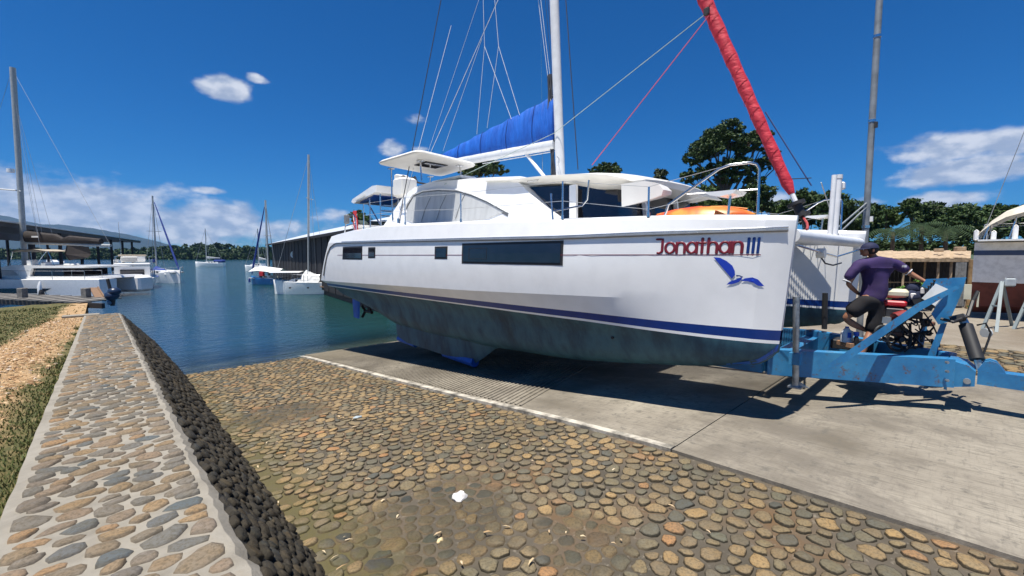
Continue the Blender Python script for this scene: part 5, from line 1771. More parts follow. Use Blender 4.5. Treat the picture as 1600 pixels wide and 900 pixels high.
def chips(name, pts, size, mat, label, cat, flat=.5, seed=1):
    rr = random.Random(seed); V = []; Fs = []
    for (x, y, z) in pts:
        s = rr.uniform(*size); a = rr.uniform(0, 6.28); sy = s * rr.uniform(.4, .9); sz = s * flat * rr.uniform(.4, 1)
        n = len(V)
        ca, sa = math.cos(a), math.sin(a)
        for (u, v_, w_) in ((-1, -.8, -.3), (1, -1, -.3), (.8, 1, -.3), (-1, .7, -.3), (-.6, -.6, .6), (.7, -.5, .8), (.5, .6, .5), (-.5, .5, .9)):
            u *= s * rr.uniform(.75, 1.2); v_ *= sy * rr.uniform(.75, 1.2); w_ *= sz
            V.append((x + u * ca - v_ * sa, y + u * sa + v_ * ca, z + w_))
        for f in ((4, 5, 6, 7), (0, 1, 5, 4), (1, 2, 6, 5), (2, 3, 7, 6), (3, 0, 4, 7)): Fs.append([i + n for i in f])
    me = bpy.data.meshes.new(name); me.from_pydata(V, [], Fs)
    return tag(link_mesh(name, me, mat), label, cat, kind='stuff')


rr = random.Random(12); pts = []
for k in range(8000):
    y = 2.2 + rr.random() ** 1.2 * 17.5
    d = 1.02 - .035 * y + rr.gauss(0, .30 + .010 * y)
    if d < .1: continue
    x = WX0 - d
    if noise.noise(Vector((x * 1.1, y * 1.1, 0))) * .45 + abs(d - (1.02 - .035 * y)) > .55: continue
    pts.append((x, y, bank_z(x, y) + .004))
rm, t, b = new_mat('rubble chips')
g = t.nodes.new('ShaderNodeNewGeometry')
t.links.new(ramp(t, g.outputs['Random Per Island'], [(0, (.22, .12, .055)), (.3, (.44, .27, .13)), (.6, (.55, .40, .23)), (.85, (.32, .18, .08)), (1, (.62, .53, .42))]), b.inputs['Base Color']); b.inputs['Roughness'].default_value = .9
chips('rubble', pts, (.008, .034), rm, 'yellow brown broken rock chips heaped along the grass edge', 'rubble', .6, 3)
rr = random.Random(15); pts = []
for k in range(260):
    x = rr.uniform(1.0, 4.2); y = 1.2 + rr.random() ** 1.4 * 9
    if x > 1.2 + rr.random() ** 2 * 3.2: continue
    pts.append((x, y, gz(y) + .05))
wm2, t, b = new_mat('wood chips')
g = t.nodes.new('ShaderNodeNewGeometry')
t.links.new(ramp(t, g.outputs['Random Per Island'], [(0, (.5, .38, .22)), (.5, (.62, .50, .33)), (1, (.35, .22, .10))]), b.inputs['Base Color'])
V = []; Fs = []
for (x, y, z) in pts:
    a = rr.uniform(0, 6.28); L = rr.uniform(.012, .045); w_ = rr.uniform(.002, .007); n = len(V)
    for (u, v_, hz) in ((-L, -w_, 0), (0, -w_ * 1.4, .006), (L, 0, 0), (0, w_ * 1.4, .008), (-L, w_, .002)):
        V.append((x + u * math.cos(a) - v_ * math.sin(a), y + u * math.sin(a) + v_ * math.cos(a), z + hz))
    Fs.append([n, n + 1, n + 2, n + 3, n + 4])
me = bpy.data.meshes.new('leaf_litter'); me.from_pydata(V, [], Fs)
tag(link_mesh('leaf_litter', me, wm2), 'pale dry leaf slivers and bark scattered over the wet cobbles', 'litter', kind='stuff')


def rock(name, px, py, z0, s, mat, label, sq=(1, .75, .5), seed=1):
    p = atz(px, py, z0); p.z = gz(p.y) + .035
    mb = MB(); mb.ball((0, 0, 0), s, 14, 9, sq)
    mb.v = [tuple(Vector(v) * (1 + .55 * noise.noise(Vector(v) / s * 1.7 + Vector((seed, 0, 0))))) for v in mb.v]
    o = mb.build(name, mat, smooth=True, sharp=35); o.location = p
    return tag(o, label, 'rock')


rock('rock', 717, 776, -2.15, .072, pmat('white rock', (.60, .58, .56), .8, var=.3, scale=30, bmp=.5), 'white chunk of rock lying on the cobbled ramp, largest of the loose stones')
rock('rock', 688, 845, -2.13, .028, pmat('yellow rock', (.60, .47, .25), .8, var=.3, scale=40, bmp=.5), 'small pale yellow lump on the wet cobbles below the white rock', seed=5)
rock('rock', 559, 656, -2.5, .07, pmat('blue grey slate', (.34, .40, .43), .6, var=.2), 'flat pale blue grey slate lying on the ramp, farthest loose rock toward the water', sq=(1, .6, .18), seed=9)

# ---- hills, far shore
def rel(px, d):
    p = at(px, 399, d); return p.x, p.y


mm, t, b = new_mat('forested mountain')
t.links.new(ramp(t, noise_tex(t, .004, 8, .65, coord='World'), [(.3, (.012, .024, .016)), (.7, (.02, .036, .02))]), b.inputs['Base Color']); b.inputs['Roughness'].default_value = 1
def ridge(name, prof, d, back, mat, zbase=-10):
    secs = []
    for (px, h) in prof:
        x, y = rel(px, d); k = (d + back) / d; kf = (d - back * .8) / d
        j = noise.noise(Vector((px * .03, 0, 0))) * .12
        top = h * d / 680
        secs.append([(x * kf, y * kf, zbase), (x * (1 + (kf - 1) * .55), y * (1 + (kf - 1) * .55), top * (.42 + j)), (x * (1 + (kf - 1) * .2), y * (1 + (kf - 1) * .2), top * (.8 - j)), (x, y, top), (x * k, y * k, zbase)])
    mb = MB(); mb.loft(secs); o = mb.build(name, mat, smooth=True, sharp=80); return tag(o, kind='structure')


prof = [(-700, 40), (-420, 62), (-250, 72), (-120, 70), (-50, 66), (0, 63), (20, 60), (45, 53), (70, 48), (95, 48), (120, 45), (150, 42), (175, 37), (200, 33), (225, 27), (250, 21), (275, 14), (310, 6), (350, -2)]
pf = []
for (a, b_) in zip(prof, prof[1:]):
    for s in (0, .33, .66): pf.append((a[0] + (b_[0] - a[0]) * s, a[1] + (b_[1] - a[1]) * s + .9 * noise.noise(Vector((a[0] * .11 + s * 3, 1, 0)))))
ridge('mountain', pf, 3600, 900, mm)

# leaves, shared by every tree
def leaf_mat(name, cols, rough=.6):
    m, t, b = new_mat(name)
    g = t.nodes.new('ShaderNodeNewGeometry')
    t.links.new(ramp(t, g.outputs['Random Per Island'], [(i / (len(cols) - 1), c_) for i, c_ in enumerate(cols)]), b.inputs['Base Color'])
    b.inputs['Roughness'].default_value = rough
    b.inputs['Specular IOR Level'].default_value = .3
    return m


leaf_dark = leaf_mat('dark leaves', [(.014, .034, .009), (.032, .064, .016), (.065, .105, .03), (.022, .046, .013), (.085, .13, .04)])
leaf_mid = leaf_mat('green leaves', [(.03, .06, .012), (.05, .09, .018), (.075, .12, .028), (.04, .07, .02)])
leaf_far = leaf_mat('far leaves', [(.02, .045, .015), (.035, .065, .02), (.05, .085, .025)])
palm_leaf = leaf_mat('palm leaves', [(.010, .026, .008), (.018, .04, .012), (.03, .055, .018)], .8)
leaf_olive = leaf_mat('olive needles', [(.03, .045, .018), (.05, .065, .028), (.065, .08, .035)])
bark = pmat('tree bark', (.10, .075, .055), .9, var=.4, scale=12, bmp=.5)


def leaves(blobs, count, size, seed, flat=.55, clump=1.0, per=26):
    """blobs: (centre Vector, (rx,ry,rz)); leaves gather in clumps near the blob shells"""
    rng = np.random.default_rng(seed)
    vol = np.array([max(.01, b_[1][0] * b_[1][2]) for b_ in blobs]); pick = rng.choice(len(blobs), size=max(1, count // per), p=vol / vol.sum())
    C_ = np.array([tuple(b_[0]) for b_ in blobs])[pick]; R_ = np.array([b_[1] for b_ in blobs])[pick]
    d = rng.normal(size=(len(pick), 3)); d /= np.linalg.norm(d, axis=1)[:, None]
    rad = rng.uniform(.45, 1.0, len(pick)) ** .6
    cc = C_ + d * R_ * rad[:, None]
    cc = np.repeat(cc, per, axis=0); RR = np.repeat(R_, per, axis=0)
    n = len(cc)
    p = cc + rng.normal(size=(n, 3)) * RR.min(axis=1)[:, None] * .17 * clump * np.array([1, 1, .6])
    nrm = rng.normal(size=(n, 3)) * np.array([1, 1, 1]) + np.array([0, 0, flat]); nrm /= np.linalg.norm(nrm, axis=1)[:, None]
    r = rng.normal(size=(n, 3)); u = np.cross(nrm, r); u /= np.linalg.norm(u, axis=1)[:, None]; v = np.cross(nrm, u)
    s = size * rng.uniform(.6, 1.4, n)[:, None]
    Q = np.empty((n, 4, 3)); Q[:, 0] = p - u * s; Q[:, 1] = p - v * s * .5; Q[:, 2] = p + u * s; Q[:, 3] = p + v * s * .5
    return Q.reshape(-1, 3), np.arange(n * 4).reshape(-1, 4)


def tree(name, label, base, trunk_top, blobs, count, size, mat, tr_r=.25, seed=1, group=None, flat=.55, clump=1.0, cat='tree', trunk=True, per=26):
    base = Vector(base)
    root = empty(name, base, label=label, cat=cat, group=group)
    if trunk:
        mb = MB(); top = Vector(trunk_top); rr = random.Random(seed)
        path = [base + (top - base) * s + Vector((rr.uniform(-1, 1) * tr_r * .8 * (s > 0), rr.uniform(-1, 1) * tr_r * .8 * (s > 0), 0)) for s in (0, .25, .5, .75, 1)]
        mb.tube([p for p in path], [tr_r * 1.3, tr_r, tr_r * .85, tr_r * .65, tr_r * .45], 8)
        for (c_, R_) in blobs:
            s = rr.uniform(.45, .9); a = base + (top - base) * s
            if c_.z < a.z: a = base + (top - base) * .4
            m1 = (a + c_) / 2 + Vector((0, 0, -.08 * (c_ - a).length))
            mb.tube([a, m1, c_], [tr_r * .45, tr_r * .28, tr_r * .12], 6)
            for k in range(3):
                q = c_ + Vector((rr.uniform(-.8, .8) * R_[0], rr.uniform(-.8, .8) * R_[1], rr.uniform(-.3, .7) * R_[2]))
                mb.tube([m1 + (c_ - m1) * .5, q], [tr_r * .14, tr_r * .05], 5)
        mb.build('trunk', bark, root, smooth=True)
    Q, I = leaves([(c_ - base, R_) for c_, R_ in blobs], count, size, seed, flat, clump, per)
    np_mesh('crown', Q, 4, I, mat, root)
    return root


def bl(px, py, d, rx, rz, ry=None):
    c_ = at(px, py, d); k = d / 680
    return (c_, (rx * k, (ry or rx) * k, rz * k))


D = 55
g0 = at(1130, 399, D); g0.z = -2.1
tree('umbrella_tree', 'tallest tree, flat layered dark crown with bare limbs, behind the catamaran bow rail', g0, at(1128, 245, D),
     [bl(1141, 200, D, 19, 13), bl(1120, 212, D, 20, 12), bl(1105, 232, D, 26, 15), bl(1085, 247, D, 18, 10), bl(1143, 222, D, 24, 11), bl(1172, 215, D, 15, 8), bl(1190, 210, D, 16, 8),
      bl(1190, 228, D, 13, 7), bl(1157, 238, D, 12, 7), bl(1150, 256, D, 24, 9), bl(1160, 268, D, 22, 8), bl(1200, 252, D, 17, 8), bl(1212, 262, D, 10, 5), bl(1090, 272, D, 25, 8), bl(1073, 280, D, 14, 6), bl(1185, 265, D, 10, 5), bl(1125, 262, D, 20, 9), bl(1112, 222, D, 18, 10), bl(1165, 228, D, 20, 9), bl(1205, 238, D, 12, 7), bl(1135, 280, D, 18, 8), bl(1178, 282, D, 16, 8)],
     40000, .17, leaf_dark, .42, 4, per=30, clump=.9)
specs = [  # px, crown centre y, depth, rx, rz, material, label
    (1030, 292, 50, 20, 30, leaf_olive, 'narrow grey green conifer between the cabin visor and the bow rail'),
    (1095, 312, 46, 42, 20, leaf_mid, 'light green rounded tree low behind the orange kayak'),
    (1182, 308, 48, 24, 26, leaf_dark, 'dense dark tree just right of the umbrella tree trunk, behind the rail post'),
    (1148, 322, 45, 25, 14, leaf_mid, 'small green tree low between two darker ones behind the pulpit'),
    (948, 268, 52, 27, 13, leaf_dark, 'dark treetop showing just over the forward hardtop right of the mast'),
    (748, 262, 58, 40, 16, leaf_dark, 'dark treetop showing between the boom and the cabin roof'),
    (1228, 345, 46, 26, 22, leaf_mid, 'low green tree behind the furled red sail drum'),
    (1215, 330, 60, 30, 10, leaf_dark, 'distant dark tree low on the skyline left of the red sail foot'),
    (1262, 330, 44, 26, 27, leaf_dark, 'dark tree behind the two poles on the crossbeam'),
    (1305, 338, 42, 28, 30, leaf_dark, 'rounded dark tree left of the tall grey pole'),
    (1288, 322, 50, 15, 14, leaf_mid, 'bright green treetop between the crossbeam poles and the grey pole'),
    (1350, 352, 42, 28, 28, leaf_dark, 'dark tree directly behind the tall grey pole'),
    (1385, 345, 55, 26, 16, leaf_mid, 'open feathery tree just right of the tall grey pole'),
    (1425, 332, 52, 20, 14, leaf_mid, 'open crowned tree rising highest in the middle of the yard tree line'),
    (1455, 345, 46, 24, 24, leaf_dark, 'dark tree right of the open crowned one in the yard tree line'),
    (1500, 352, 44, 30, 26, leaf_dark, 'broad dark tree beside the stern of the grounded yacht'),
    (1558, 338, 52, 30, 14, leaf_mid, 'spreading green tree above the stern of the grounded yacht'),
    (1540, 360, 44, 30, 22, leaf_dark, 'dark tree directly behind the grounded yacht stern'),
    (1610, 350, 48, 36, 26, leaf_dark, 'dark tree behind the cream canopy of the grounded yacht'),
    (1690, 350, 48, 50, 30, leaf_dark, 'large dark tree beyond the grounded yacht bow'),
]
for i, (px, py, d, rx, rz, mt_, lb) in enumerate(specs):
    g0 = at(px, 399, d); g0.z = -2.1
    rr = random.Random(50 + i)
    bls = []
    nb_ = 11
    if px > 1190: py -= 5; rz *= 1.12
    for k in range(nb_):
        a = 2 * math.pi * k / nb_ + rr.uniform(-.4, .4); q = rr.uniform(.35, .75)
        if 'conifer' in lb:
            s = k / nb_; bls.append(bl(px + rr.uniform(-6, 6) * (1 - s * .5), py + rz * (1 - 1.9 * s), d, rx * (1.05 - .7 * s), rz * .22))
        else:
            bls.append(bl(px + rx * q * math.cos(a), py - rz * q * math.sin(a), d + rr.uniform(-1.5, 1.5), rx * rr.uniform(.36, .55), rz * rr.uniform(.32, .5)))
    if not 'conifer' in lb: bls.append(bl(px, py, d, rx * .7, rz * .7))
    topd = at(px, py, d)
    tree('broadleaf_tree' if 'conifer' not in lb else 'conifer', lb, g0, topd, bls, int(2600 + rx * rz * 4.5), .19 if 'open' not in lb else .16, mt_, .16, 60 + i, group='trees beyond the yard', clump=1.2)
# palms low in the tree line
def palm(px, py, d, lb, seed):
    g0 = at(px, 399, d); g0.z = -2.1; root = empty('palm_tree', g0, label=lb, cat='palm tree', group='palms beyond the shed')
    top = at(px, py, d); mb = MB(); mb.tube([g0, (g0 + top) / 2 + Vector((.1, 0, 0)), top], [.22, .16, .14], 8); mb.build('trunk', bark, root)
    rr = random.Random(seed)
    for k in range(18):
        a = 2 * math.pi * k / 18 + rr.uniform(-.15, .15); L = rr.uniform(1.9, 2.7); up = rr.uniform(.2, 1.1)
        V = []; Fs = []; n = 9
        spine = [top + Vector((math.cos(a) * L * s, math.sin(a) * L * s, up * s * 2 * (1 - s) - 1.1 * s * s)) for s in [i / n for i in range(n + 1)]]
        sd = Vector((-math.sin(a), math.cos(a), 0))
        for i in range(1, n):
            for s in (-1, 1):
                for h_ in (0, .5):
                    p = spine[i] + (spine[i + 1] - spine[i]) * h_; w_ = .55 * math.sin(math.pi * (i / n) ** .8) + .1; q = p + sd * s * w_ + Vector((math.cos(a) * .2, math.sin(a) * .2, -.28 * w_ / .5)); nn2 = len(V)
                    dd_ = (spine[i + 1] - spine[i]) * .32
                    V += [p, p + dd_, q]; Fs.append([nn2, nn2 + 1, nn2 + 2])
        mb = MB(); mb.add(V, Fs); off = OFF[root]
        me = bpy.data.meshes.new('frond'); me.from_pydata([tuple(Vector(v) - off) for v in mb.v], [], mb.f); link_mesh('frond', me, palm_leaf, root)


palm(1440, 352, 38, 'palm with drooping fronds in the gap above the middle of the shed roof', 1)
palm(1478, 358, 37, 'palm with drooping fronds above the right part of the shed roof', 2)
palm(1395, 362, 37, 'palm with drooping fronds above the left part of the shed roof', 3)
# small tree over the stern
g0 = at(570, 399, 46); g0.z = -2.1
tree('broadleaf_tree', 'small round tree showing above the catamaran stern beside the flag', g0, at(562, 352, 46), [bl(562, 340, 46, 12, 7), bl(553, 337, 46, 8, 6), bl(572, 342, 46, 9, 6), bl(562, 333, 46, 8, 5), bl(557, 345, 46, 8, 4)], 2600, .13, leaf_mid, .12, 91)
# undergrowth closing the foot of the tree line
pts = []
for k in range(40):
    px = 1180 + k * 12 + random.Random(k).uniform(-6, 6); pts.append(bl(px, 388, 40 + (k % 3) * 2, 14, 11))
Q, I = leaves(pts, 16000, .2, 5)
tag(np_mesh('undergrowth', Q, 4, I, leaf_dark, kind='stuff'), 'dark undergrowth filling the foot of the tree line behind the shed', 'undergrowth')
pts = []
rr = random.Random(7)
for k in range(150):
    px = -260 + k * 6.2
    hmx = interp(px, [(-300, 14), (100, 10), (165, 12), (230, 12), (270, 18), (300, 21), (330, 24), (345, 21), (380, 17), (420, 13), (480, 11), (700, 12)])
    for r_ in range(3):
        pts.append(bl(px + rr.uniform(-4, 4), 403 - hmx * (.10 + .33 * r_) + rr.uniform(-1.2, 1.2), 335 + 14 * r_ + rr.uniform(-4, 4), 8, 5))
Q, I = leaves(pts, 80000, 1.3, 6, clump=1.7)
tag(np_mesh('far_woods', Q, 4, I, leaf_far, kind='stuff'), 'low wooded shore across the bay', 'woods')
def shore(px0, px1, d, h):
    mb = MB(); secs = []
    n = 60
    for i in range(n + 1):
        px = px0 + (px1 - px0) * i / n
        hh2 = h(px)
        x, y = rel(px, d); secs.append([(x * 1.01, y * 1.01, -3.3), (x * 1.05, y * 1.05, hh2 * .45 - 1.5), (x * 1.12, y * 1.12, hh2 * .9 - 1.5), (x * 1.4, y * 1.4, -4)])
    mb.loft(secs); return mb.build('far_shore', mm, smooth=True)


o = shore(-400, 760, 330, lambda px: interp(px, [(-400, 6), (100, 4), (165, 4.5), (230, 4.5), (270, 7), (300, 8.5), (330, 10), (345, 8.5), (380, 7), (420, 5), (480, 4), (700, 4)])); o['kind'] = 'structure'

# ---- generic boats
white_h = pmat('boat white', (.78, .78, .77), .3, var=.06)
blue_h = pmat('boat blue', (.02, .16, .42), .35, var=.1)
darkc = pmat('dark sail cover', (.035, .028, .026), .85, var=.3)
silver = pmat('silver tarp', (.42, .44, .46), .45, var=.25, scale=4, bmp=.5, bscale=4)
mastm = pmat('weathered mast', (.38, .40, .40), .45, var=.15)
bluec = pmat('blue sail cover', (.012, .04, .22), .8, var=.2)
redbot = pmat('maroon bottom paint', (.14, .035, .025), .75, var=.35, scale=3)


class Boat:
    """local frame: x from stern (0) to bow (L), y to port, z from the waterline"""
    def __init__(self, name, label, cat_, px, d, heading, L, B, fb, hull=white_h, group=None, stripe=None, z=WATER_Z, sheer=.35, draft=.35, bottom=None, transom=.72):
        p = at(px, 399, d); p.z = z
        self.r = empty(name, p, rz=heading, label=label, cat=cat_, group=group)
        self.L, self.B, self.fb = L, B, fb
        n = 16; secs = []; bot = []
        def half(s): return B / 2 * min(1, transom + (1 - transom) * min(1, s / .35)) * (1 if s < .45 else max(.012, 1 - ((s - .45) / .55) ** 2.1))
        self.half = half
        for i in range(n + 1):
            s = i / n; w_ = half(s); x = L * s; zt = fb + sheer * max(0, s - .25) ** 1.6 * 1.2
            bowr = .55 * max(0, s - .9) * 10 * .5
            secs.append([(x - bowr * 0, -w_ * .82 * (1 - .3 * max(0, s - .6)), -.02), (x, -w_ * .95, zt * .45), (x + bowr * .3, -w_, zt), (x + bowr * .3, -w_ * .9, zt + .02), (x + bowr * .3, w_ * .9, zt + .02), (x + bowr * .3, w_, zt), (x, w_ * .95, zt * .45), (x, w_ * .82 * (1 - .3 * max(0, s - .6)), -.02)])
            bot.append([(x, -w_ * .82 * (1 - .3 * max(0, s - .6)), -.02), (x, -w_ * .5, -draft * (1 - .6 * s)), (x, 0, -draft * 1.3 * (1 - .5 * s)), (x, w_ * .5, -draft * (1 - .6 * s)), (x, w_ * .82 * (1 - .3 * max(0, s - .6)), -.02)])
        mb = MB(); mb.loft(secs); mb.add(secs[0], [tuple(range(8))]); mb.add(secs[-1], [tuple(range(8))])
        self.h = mb.build('hull', hull, self.r, world=False, smooth=True, sharp=40)
        mb = MB(); mb.loft(bot); mb.add(bot[0], [tuple(range(5))]); mb.build('underbody', bottom or blk, self.h, world=False, smooth=True)
        if stripe:
            mb = MB()
            for sgn in (-1, 1):
                ss = []
                for i in range(n + 1):
                    s = i / n; w_ = half(s); zt = fb + sheer * max(0, s - .25) ** 1.6 * 1.2
                    ss.append([(L * s, sgn * (w_ * .985 + .012), zt * .80), (L * s, sgn * (w_ * .965 + .012), zt * .68)])
                mb2 = MB(); mb2.loft(ss); mb2.build('hull_stripe', stripe, self.h, world=False)
    def zt(self, s): return self.fb + .35 * max(0, s - .25) ** 1.6 * 1.2
    def box(self, name, c_, s, mat, bev=.05, parent=None, rz=0, R=None):
        mb = MB(); mb.box(c_, s, rz=rz, bev=bev, R=R); return mb.build(name, mat, parent or self.r, world=False, smooth=bev > .03)
    def cabin(self, x0, x1, w_, h, mat=white_h, wins=3):
        z = self.fb
        prof = [(x0, z), (x0 + .1, z + h), (x0 + (x1 - x0) * .7, z + h * .9), (x1, z + .05)]
        mb = MB(); mb.prism(prof, lambda x, zz: Vector((x, -w_ / 2, zz)), lambda x, zz: Vector((x, w_ / 2, zz)))
        c_ = mb.build('cabin', mat, self.r, world=False)
        for sgn in (-1, 1):
            for k in range(wins):
                xx_ = x0 + (x1 - x0) * (.15 + .5 * (k + .5) / wins); ww = (x1 - x0) * .5 / wins * .7
                mb = MB(); mb.box((xx_, sgn * (w_ / 2 + .01), z + h * .55), (ww, .03, h * .38)); mb.build('window', glass, c_, world=False)
        return c_
    def tube(self, name, pts, r, mat, parent=None, n=6):
        mb = MB(); mb.tube(pts, r, n); return mb.build(name, mat, parent or self.r, world=False, smooth=True, sharp=60)
    def rig(self, xm, H, boom=True, cover=bluec, spread=(.55,), r=.09, furl=None, rake=0, wires=True, boomz=None, boomL=None):
        z0 = self.fb
        m_ = self.tube('mast', [(xm, 0, z0), (xm - rake, 0, z0 + H)], r, mastm, n=8)
        for s in spread:
            for sgn in (-1, 1): self.tube('spreader', [(xm - rake * s, 0, z0 + H * s), (xm - rake * s - .1, sgn * self.B * .32, z0 + H * s)], .03, mastm, m_)
        top = (xm - rake, 0, z0 + H * .98)
        if wires:
            wr = self.wr
            for a, b_ in (((self.L * .99, 0, self.fb + .3), top), ((.1, 0, self.fb), top), ((xm - .3, self.B * .45, self.fb), top), ((xm - .3, -self.B * .45, self.fb), top)):
                self.tube('stay', [a, b_], wr, steelw, m_, n=4)
        if furl:
            a = Vector((self.L * .985, 0, self.fb + .5)); b_ = Vector(top); self.tube('furled_jib', [a, a + (b_ - a) * .1, a + (b_ - a) * .6, a + (b_ - a) * .93], [.05, .11, .08, .04], furl, m_, n=8)
        if boom:
            bz = boomz or z0 + 1.3; bL = boomL or xm * .85
            bo = self.tube('boom', [(xm - .1, 0, bz), (xm - bL, 0, bz + .05)], .07, mastm, m_)
            if cover:
                mb = MB(); secs = []
                for i in range(9):
                    s = i / 8; x = xm - .08 - bL * s * .97; hh2 = .55 * (1 - s * .7)
                    secs.append([(x, math.sin(a) * .17 * (1 - .4 * s), bz + .03 + (.5 - .5 * math.cos(a)) * hh2) for a in [2 * math.pi * k / 8 for k in range(8)]])
                mb.loft(secs, closed=True, cap=True); mb.build('sail_cover', cover, bo, world=False, smooth=True)
        return m_
    wr = .012
    def rails(self, x0, x1, n, h=.6, mat=None):
        mat = mat or steel
        for sgn in (-1, 1):
            pts = []
            for k in range(n):
                x = x0 + (x1 - x0) * k / (n - 1); s = x / self.L; y = sgn * self.half(s) * .93; z = self.zt(s)
                self.tube('stanchion', [(x, y, z), (x, y, z + h)], self.wr * 1.3, mat, n=4); pts.append((x, y, z + h))
            self.tube('lifeline', pts, self.wr * .8, mat, n=4)


steelw = pmat('wire rope', (.35, .37, .38), .5, metal=.5)
H_RT = math.atan2(RT.y, RT.x)            # heading parallel to the picture, to the right
H_FW = math.atan2(FW.y, FW.x)            # heading straight away

# docked catamaran on the left
b1 = Boat('catamaran', 'white catamaran with brown sail cover moored behind the wooden jetty beside the open boat shed', 'catamaran', 166, 30.5, H_RT + math.pi, 15, 1.5, 1.45, hull=white_h, sheer=.1, transom=.9)
b1.wr = .014
mb = MB(); mb.box((6.8, -4.2, .9), (12.0, 1.4, 1.3), bev=.2); mb.build('far_hull', white_h, b1.r, world=False, smooth=True)
mb = MB(); mb.prism([(1.2, 1.45), (1.3, 1.62), (12, 1.62), (12.4, 1.45)], lambda x, z: Vector((x, -.1, z)), lambda x, z: Vector((x, -4.4, z))); mb.build('bridge_deck', white_h, b1.r, world=False)
for sgn, y in ((1, .78),):
    mb = MB(); mb.prism([(3.2, .85), (3.9, .52), (12.3, .52), (12.6, .85)], lambda x, z: Vector((x, y, z)), lambda x, z: Vector((x, y + .02, z))); mb.build('hull_window', glass, b1.r, world=False)
mb = MB(); mb.prism([(1.4, 2.22), (1.2, 2.35), (6.4, 2.42), (10.6, 1.62), (9.2, 1.62)][:4] + [(5.2, 1.62), (5.0, 2.22)], lambda x, z: Vector((x, -.35, z)), lambda x, z: Vector((x, -4.1, z)))
cbn = mb.build('cabin', white_h, b1.r, world=False)
mb = MB(); mb.prism([(2.9, 1.64), (2.9, 2.15), (5.6, 2.18), (5.0, 1.64)], lambda x, z: Vector((x, -.5, z)), lambda x, z: Vector((x, -3.9, z))); mb.build('cabin_window', glass, cbn, world=False)
mb = MB(); mb.prism([(5.9, 1.7), (6.3, 2.05), (8.5, 2.05), (9.2, 1.7)], lambda x, z: Vector((x, -.33, z)), lambda x, z: Vector((x, -.30, z))); mb.build('side_window', vinyl, cbn, world=False)
for (x, y, z, sx_, sz_) in ((5.4, -.8, 2.6, .35, .45), (4.5, -.9, 2.5, .35, .3), (3.3, -1.5, 2.45, .8, .12)):
    mb = MB(); mb.box((x, y, z), (sx_, .5, sz_), bev=.06); mb.build('deck_seat', white_h, cbn, world=False, smooth=True)
canvp = pmat('tan canvas', (.42, .36, .28), .8)
mb = MB(); mb.loft([[(3.2, y, 3.42), (4.2, y, 3.56), (5.2, y, 3.52), (5.8, y, 3.40)] for y in (-.4, -3.6)] + [[(3.2, y, 3.38), (4.2, y, 3.52), (5.2, y, 3.48), (5.8, y, 3.36)] for y in (-3.6, -.4)], closed=False)
bm_ = mb.build('bimini', canvp, b1.r, world=False, smooth=True)
for (xa, xb2) in ((3.2, 2.8), (4.4, 4.4), (5.7, 6.0), (3.3, 4.2)):
    b1.tube('bimini_frame', [(xa, -.45, 3.42), (xb2, -.45, 2.35)], .02, steel, bm_, n=5)
m_ = b1.tube('mast', [(6.75, -2.1, 1.6), (6.45, -2.1, 17.0 - .3)], .17, mastm, n=10)
bo = b1.tube('boom', [(6.6, -2.1, 4.05), (.2, -2.1, 3.85)], .11, mastm, m_)
mb = MB(); secs = []
for i in range(13):
    s = i / 12; x = 6.5 - 5.6 * s; hh2 = .9 * (1 - s * .55) * (1 - .35 * (s > .46) * (s < .54))
    secs.append([(x, -2.1 + math.sin(a) * .22, 4.05 - .1 * s + (.5 - .5 * math.cos(a)) * hh2) for a in [2 * math.pi * k / 8 for k in range(8)]])
mb.loft(secs, closed=True, cap=True); mb.build('sail_cover', darkc, bo, world=False, smooth=True)
mb = MB(); mb.box((5.6, -1.88, 4.5), (.5, .01, .12)); mb.build('cover_mark', gel, bo, world=False)
mb = MB(); mb.loft([[(2.6, y, 3.85), (2.7, y + .1, 3.2), (2.5, y, 2.75)] for y in (-1.2, -1.25)] + [[(1.0, y, 3.75), (.95, y - .1, 3.2), (1.1, y, 2.95)] for y in (-1.2,)]); mb.build('hanging_canvas', darkc, bo, world=False)
b1.tube('spreader', [(6.7, -2.1, 3.9 + 4), (7.9, -1.2, 3.95 + 4)], .05, mastm, m_)
b1.tube('spreader', [(6.7, -2.1, 7.9), (5.6, -1.2, 7.7)], .04, mastm, m_)
for (a, b_) in (((6.45, -2.1, 16.5), (.3, -2.1, 4.0)), ((6.5, -2.1, 15), (5.2, -2.1, 4.1)), ((6.5, -2.1, 14.5), (4.4, -2.1, 4.1)), ((6.5, -2.1, 12.8), (5.6, -2.1, 4.1)), ((6.45, -2.1, 16.7), (12.5, -2.1, 1.8)), ((6.5, -2.1, 14.8), (3.6, -.5, 1.6))):
    b1.tube('stay', [a, b_], .012, steelw, m_, n=4)
b1.tube('furled_jib', [(11.6, -2.1, 6), (9.2, -2.1, 11.3)], .16, silver, m_, n=8)
b1.tube('radar', [(7.0, -1.9, 9.2), (7.0, -1.9, 9.45)], .22, gel, m_, n=10)
mb = MB(); mb.tube([(3.85, .86, 1.35), (3.85, .92, 1.0), (3.85, .92, .5)], [.05, .12, .12], 8); mb.build('fender', gel, b1.r, world=False, smooth=True)
b1.rails(1, 12, 6)
mb = MB(); secs = [[(7.0 + .5 * i, -1.2 - 1.2 * math.cos(a), 1.6 + .45 * (1 + .2 * math.sin(i * 2)) * math.sin(a)) for a in [math.pi * k / 6 for k in range(7)]] for i in range(8)]
mb.loft(secs); mb.build('silver_cover', silver, b1.r, world=False, smooth=True)

for ch in b1.r.children:
    if ch.name.split('.')[0] in ('mast', 'bimini', 'hanging_canvas', 'furled_jib', 'radar', 'silver_cover'): ch.location.x += 1.35
    if ch.name.split('.')[0] in ('cabin',): ch.location.x += .7
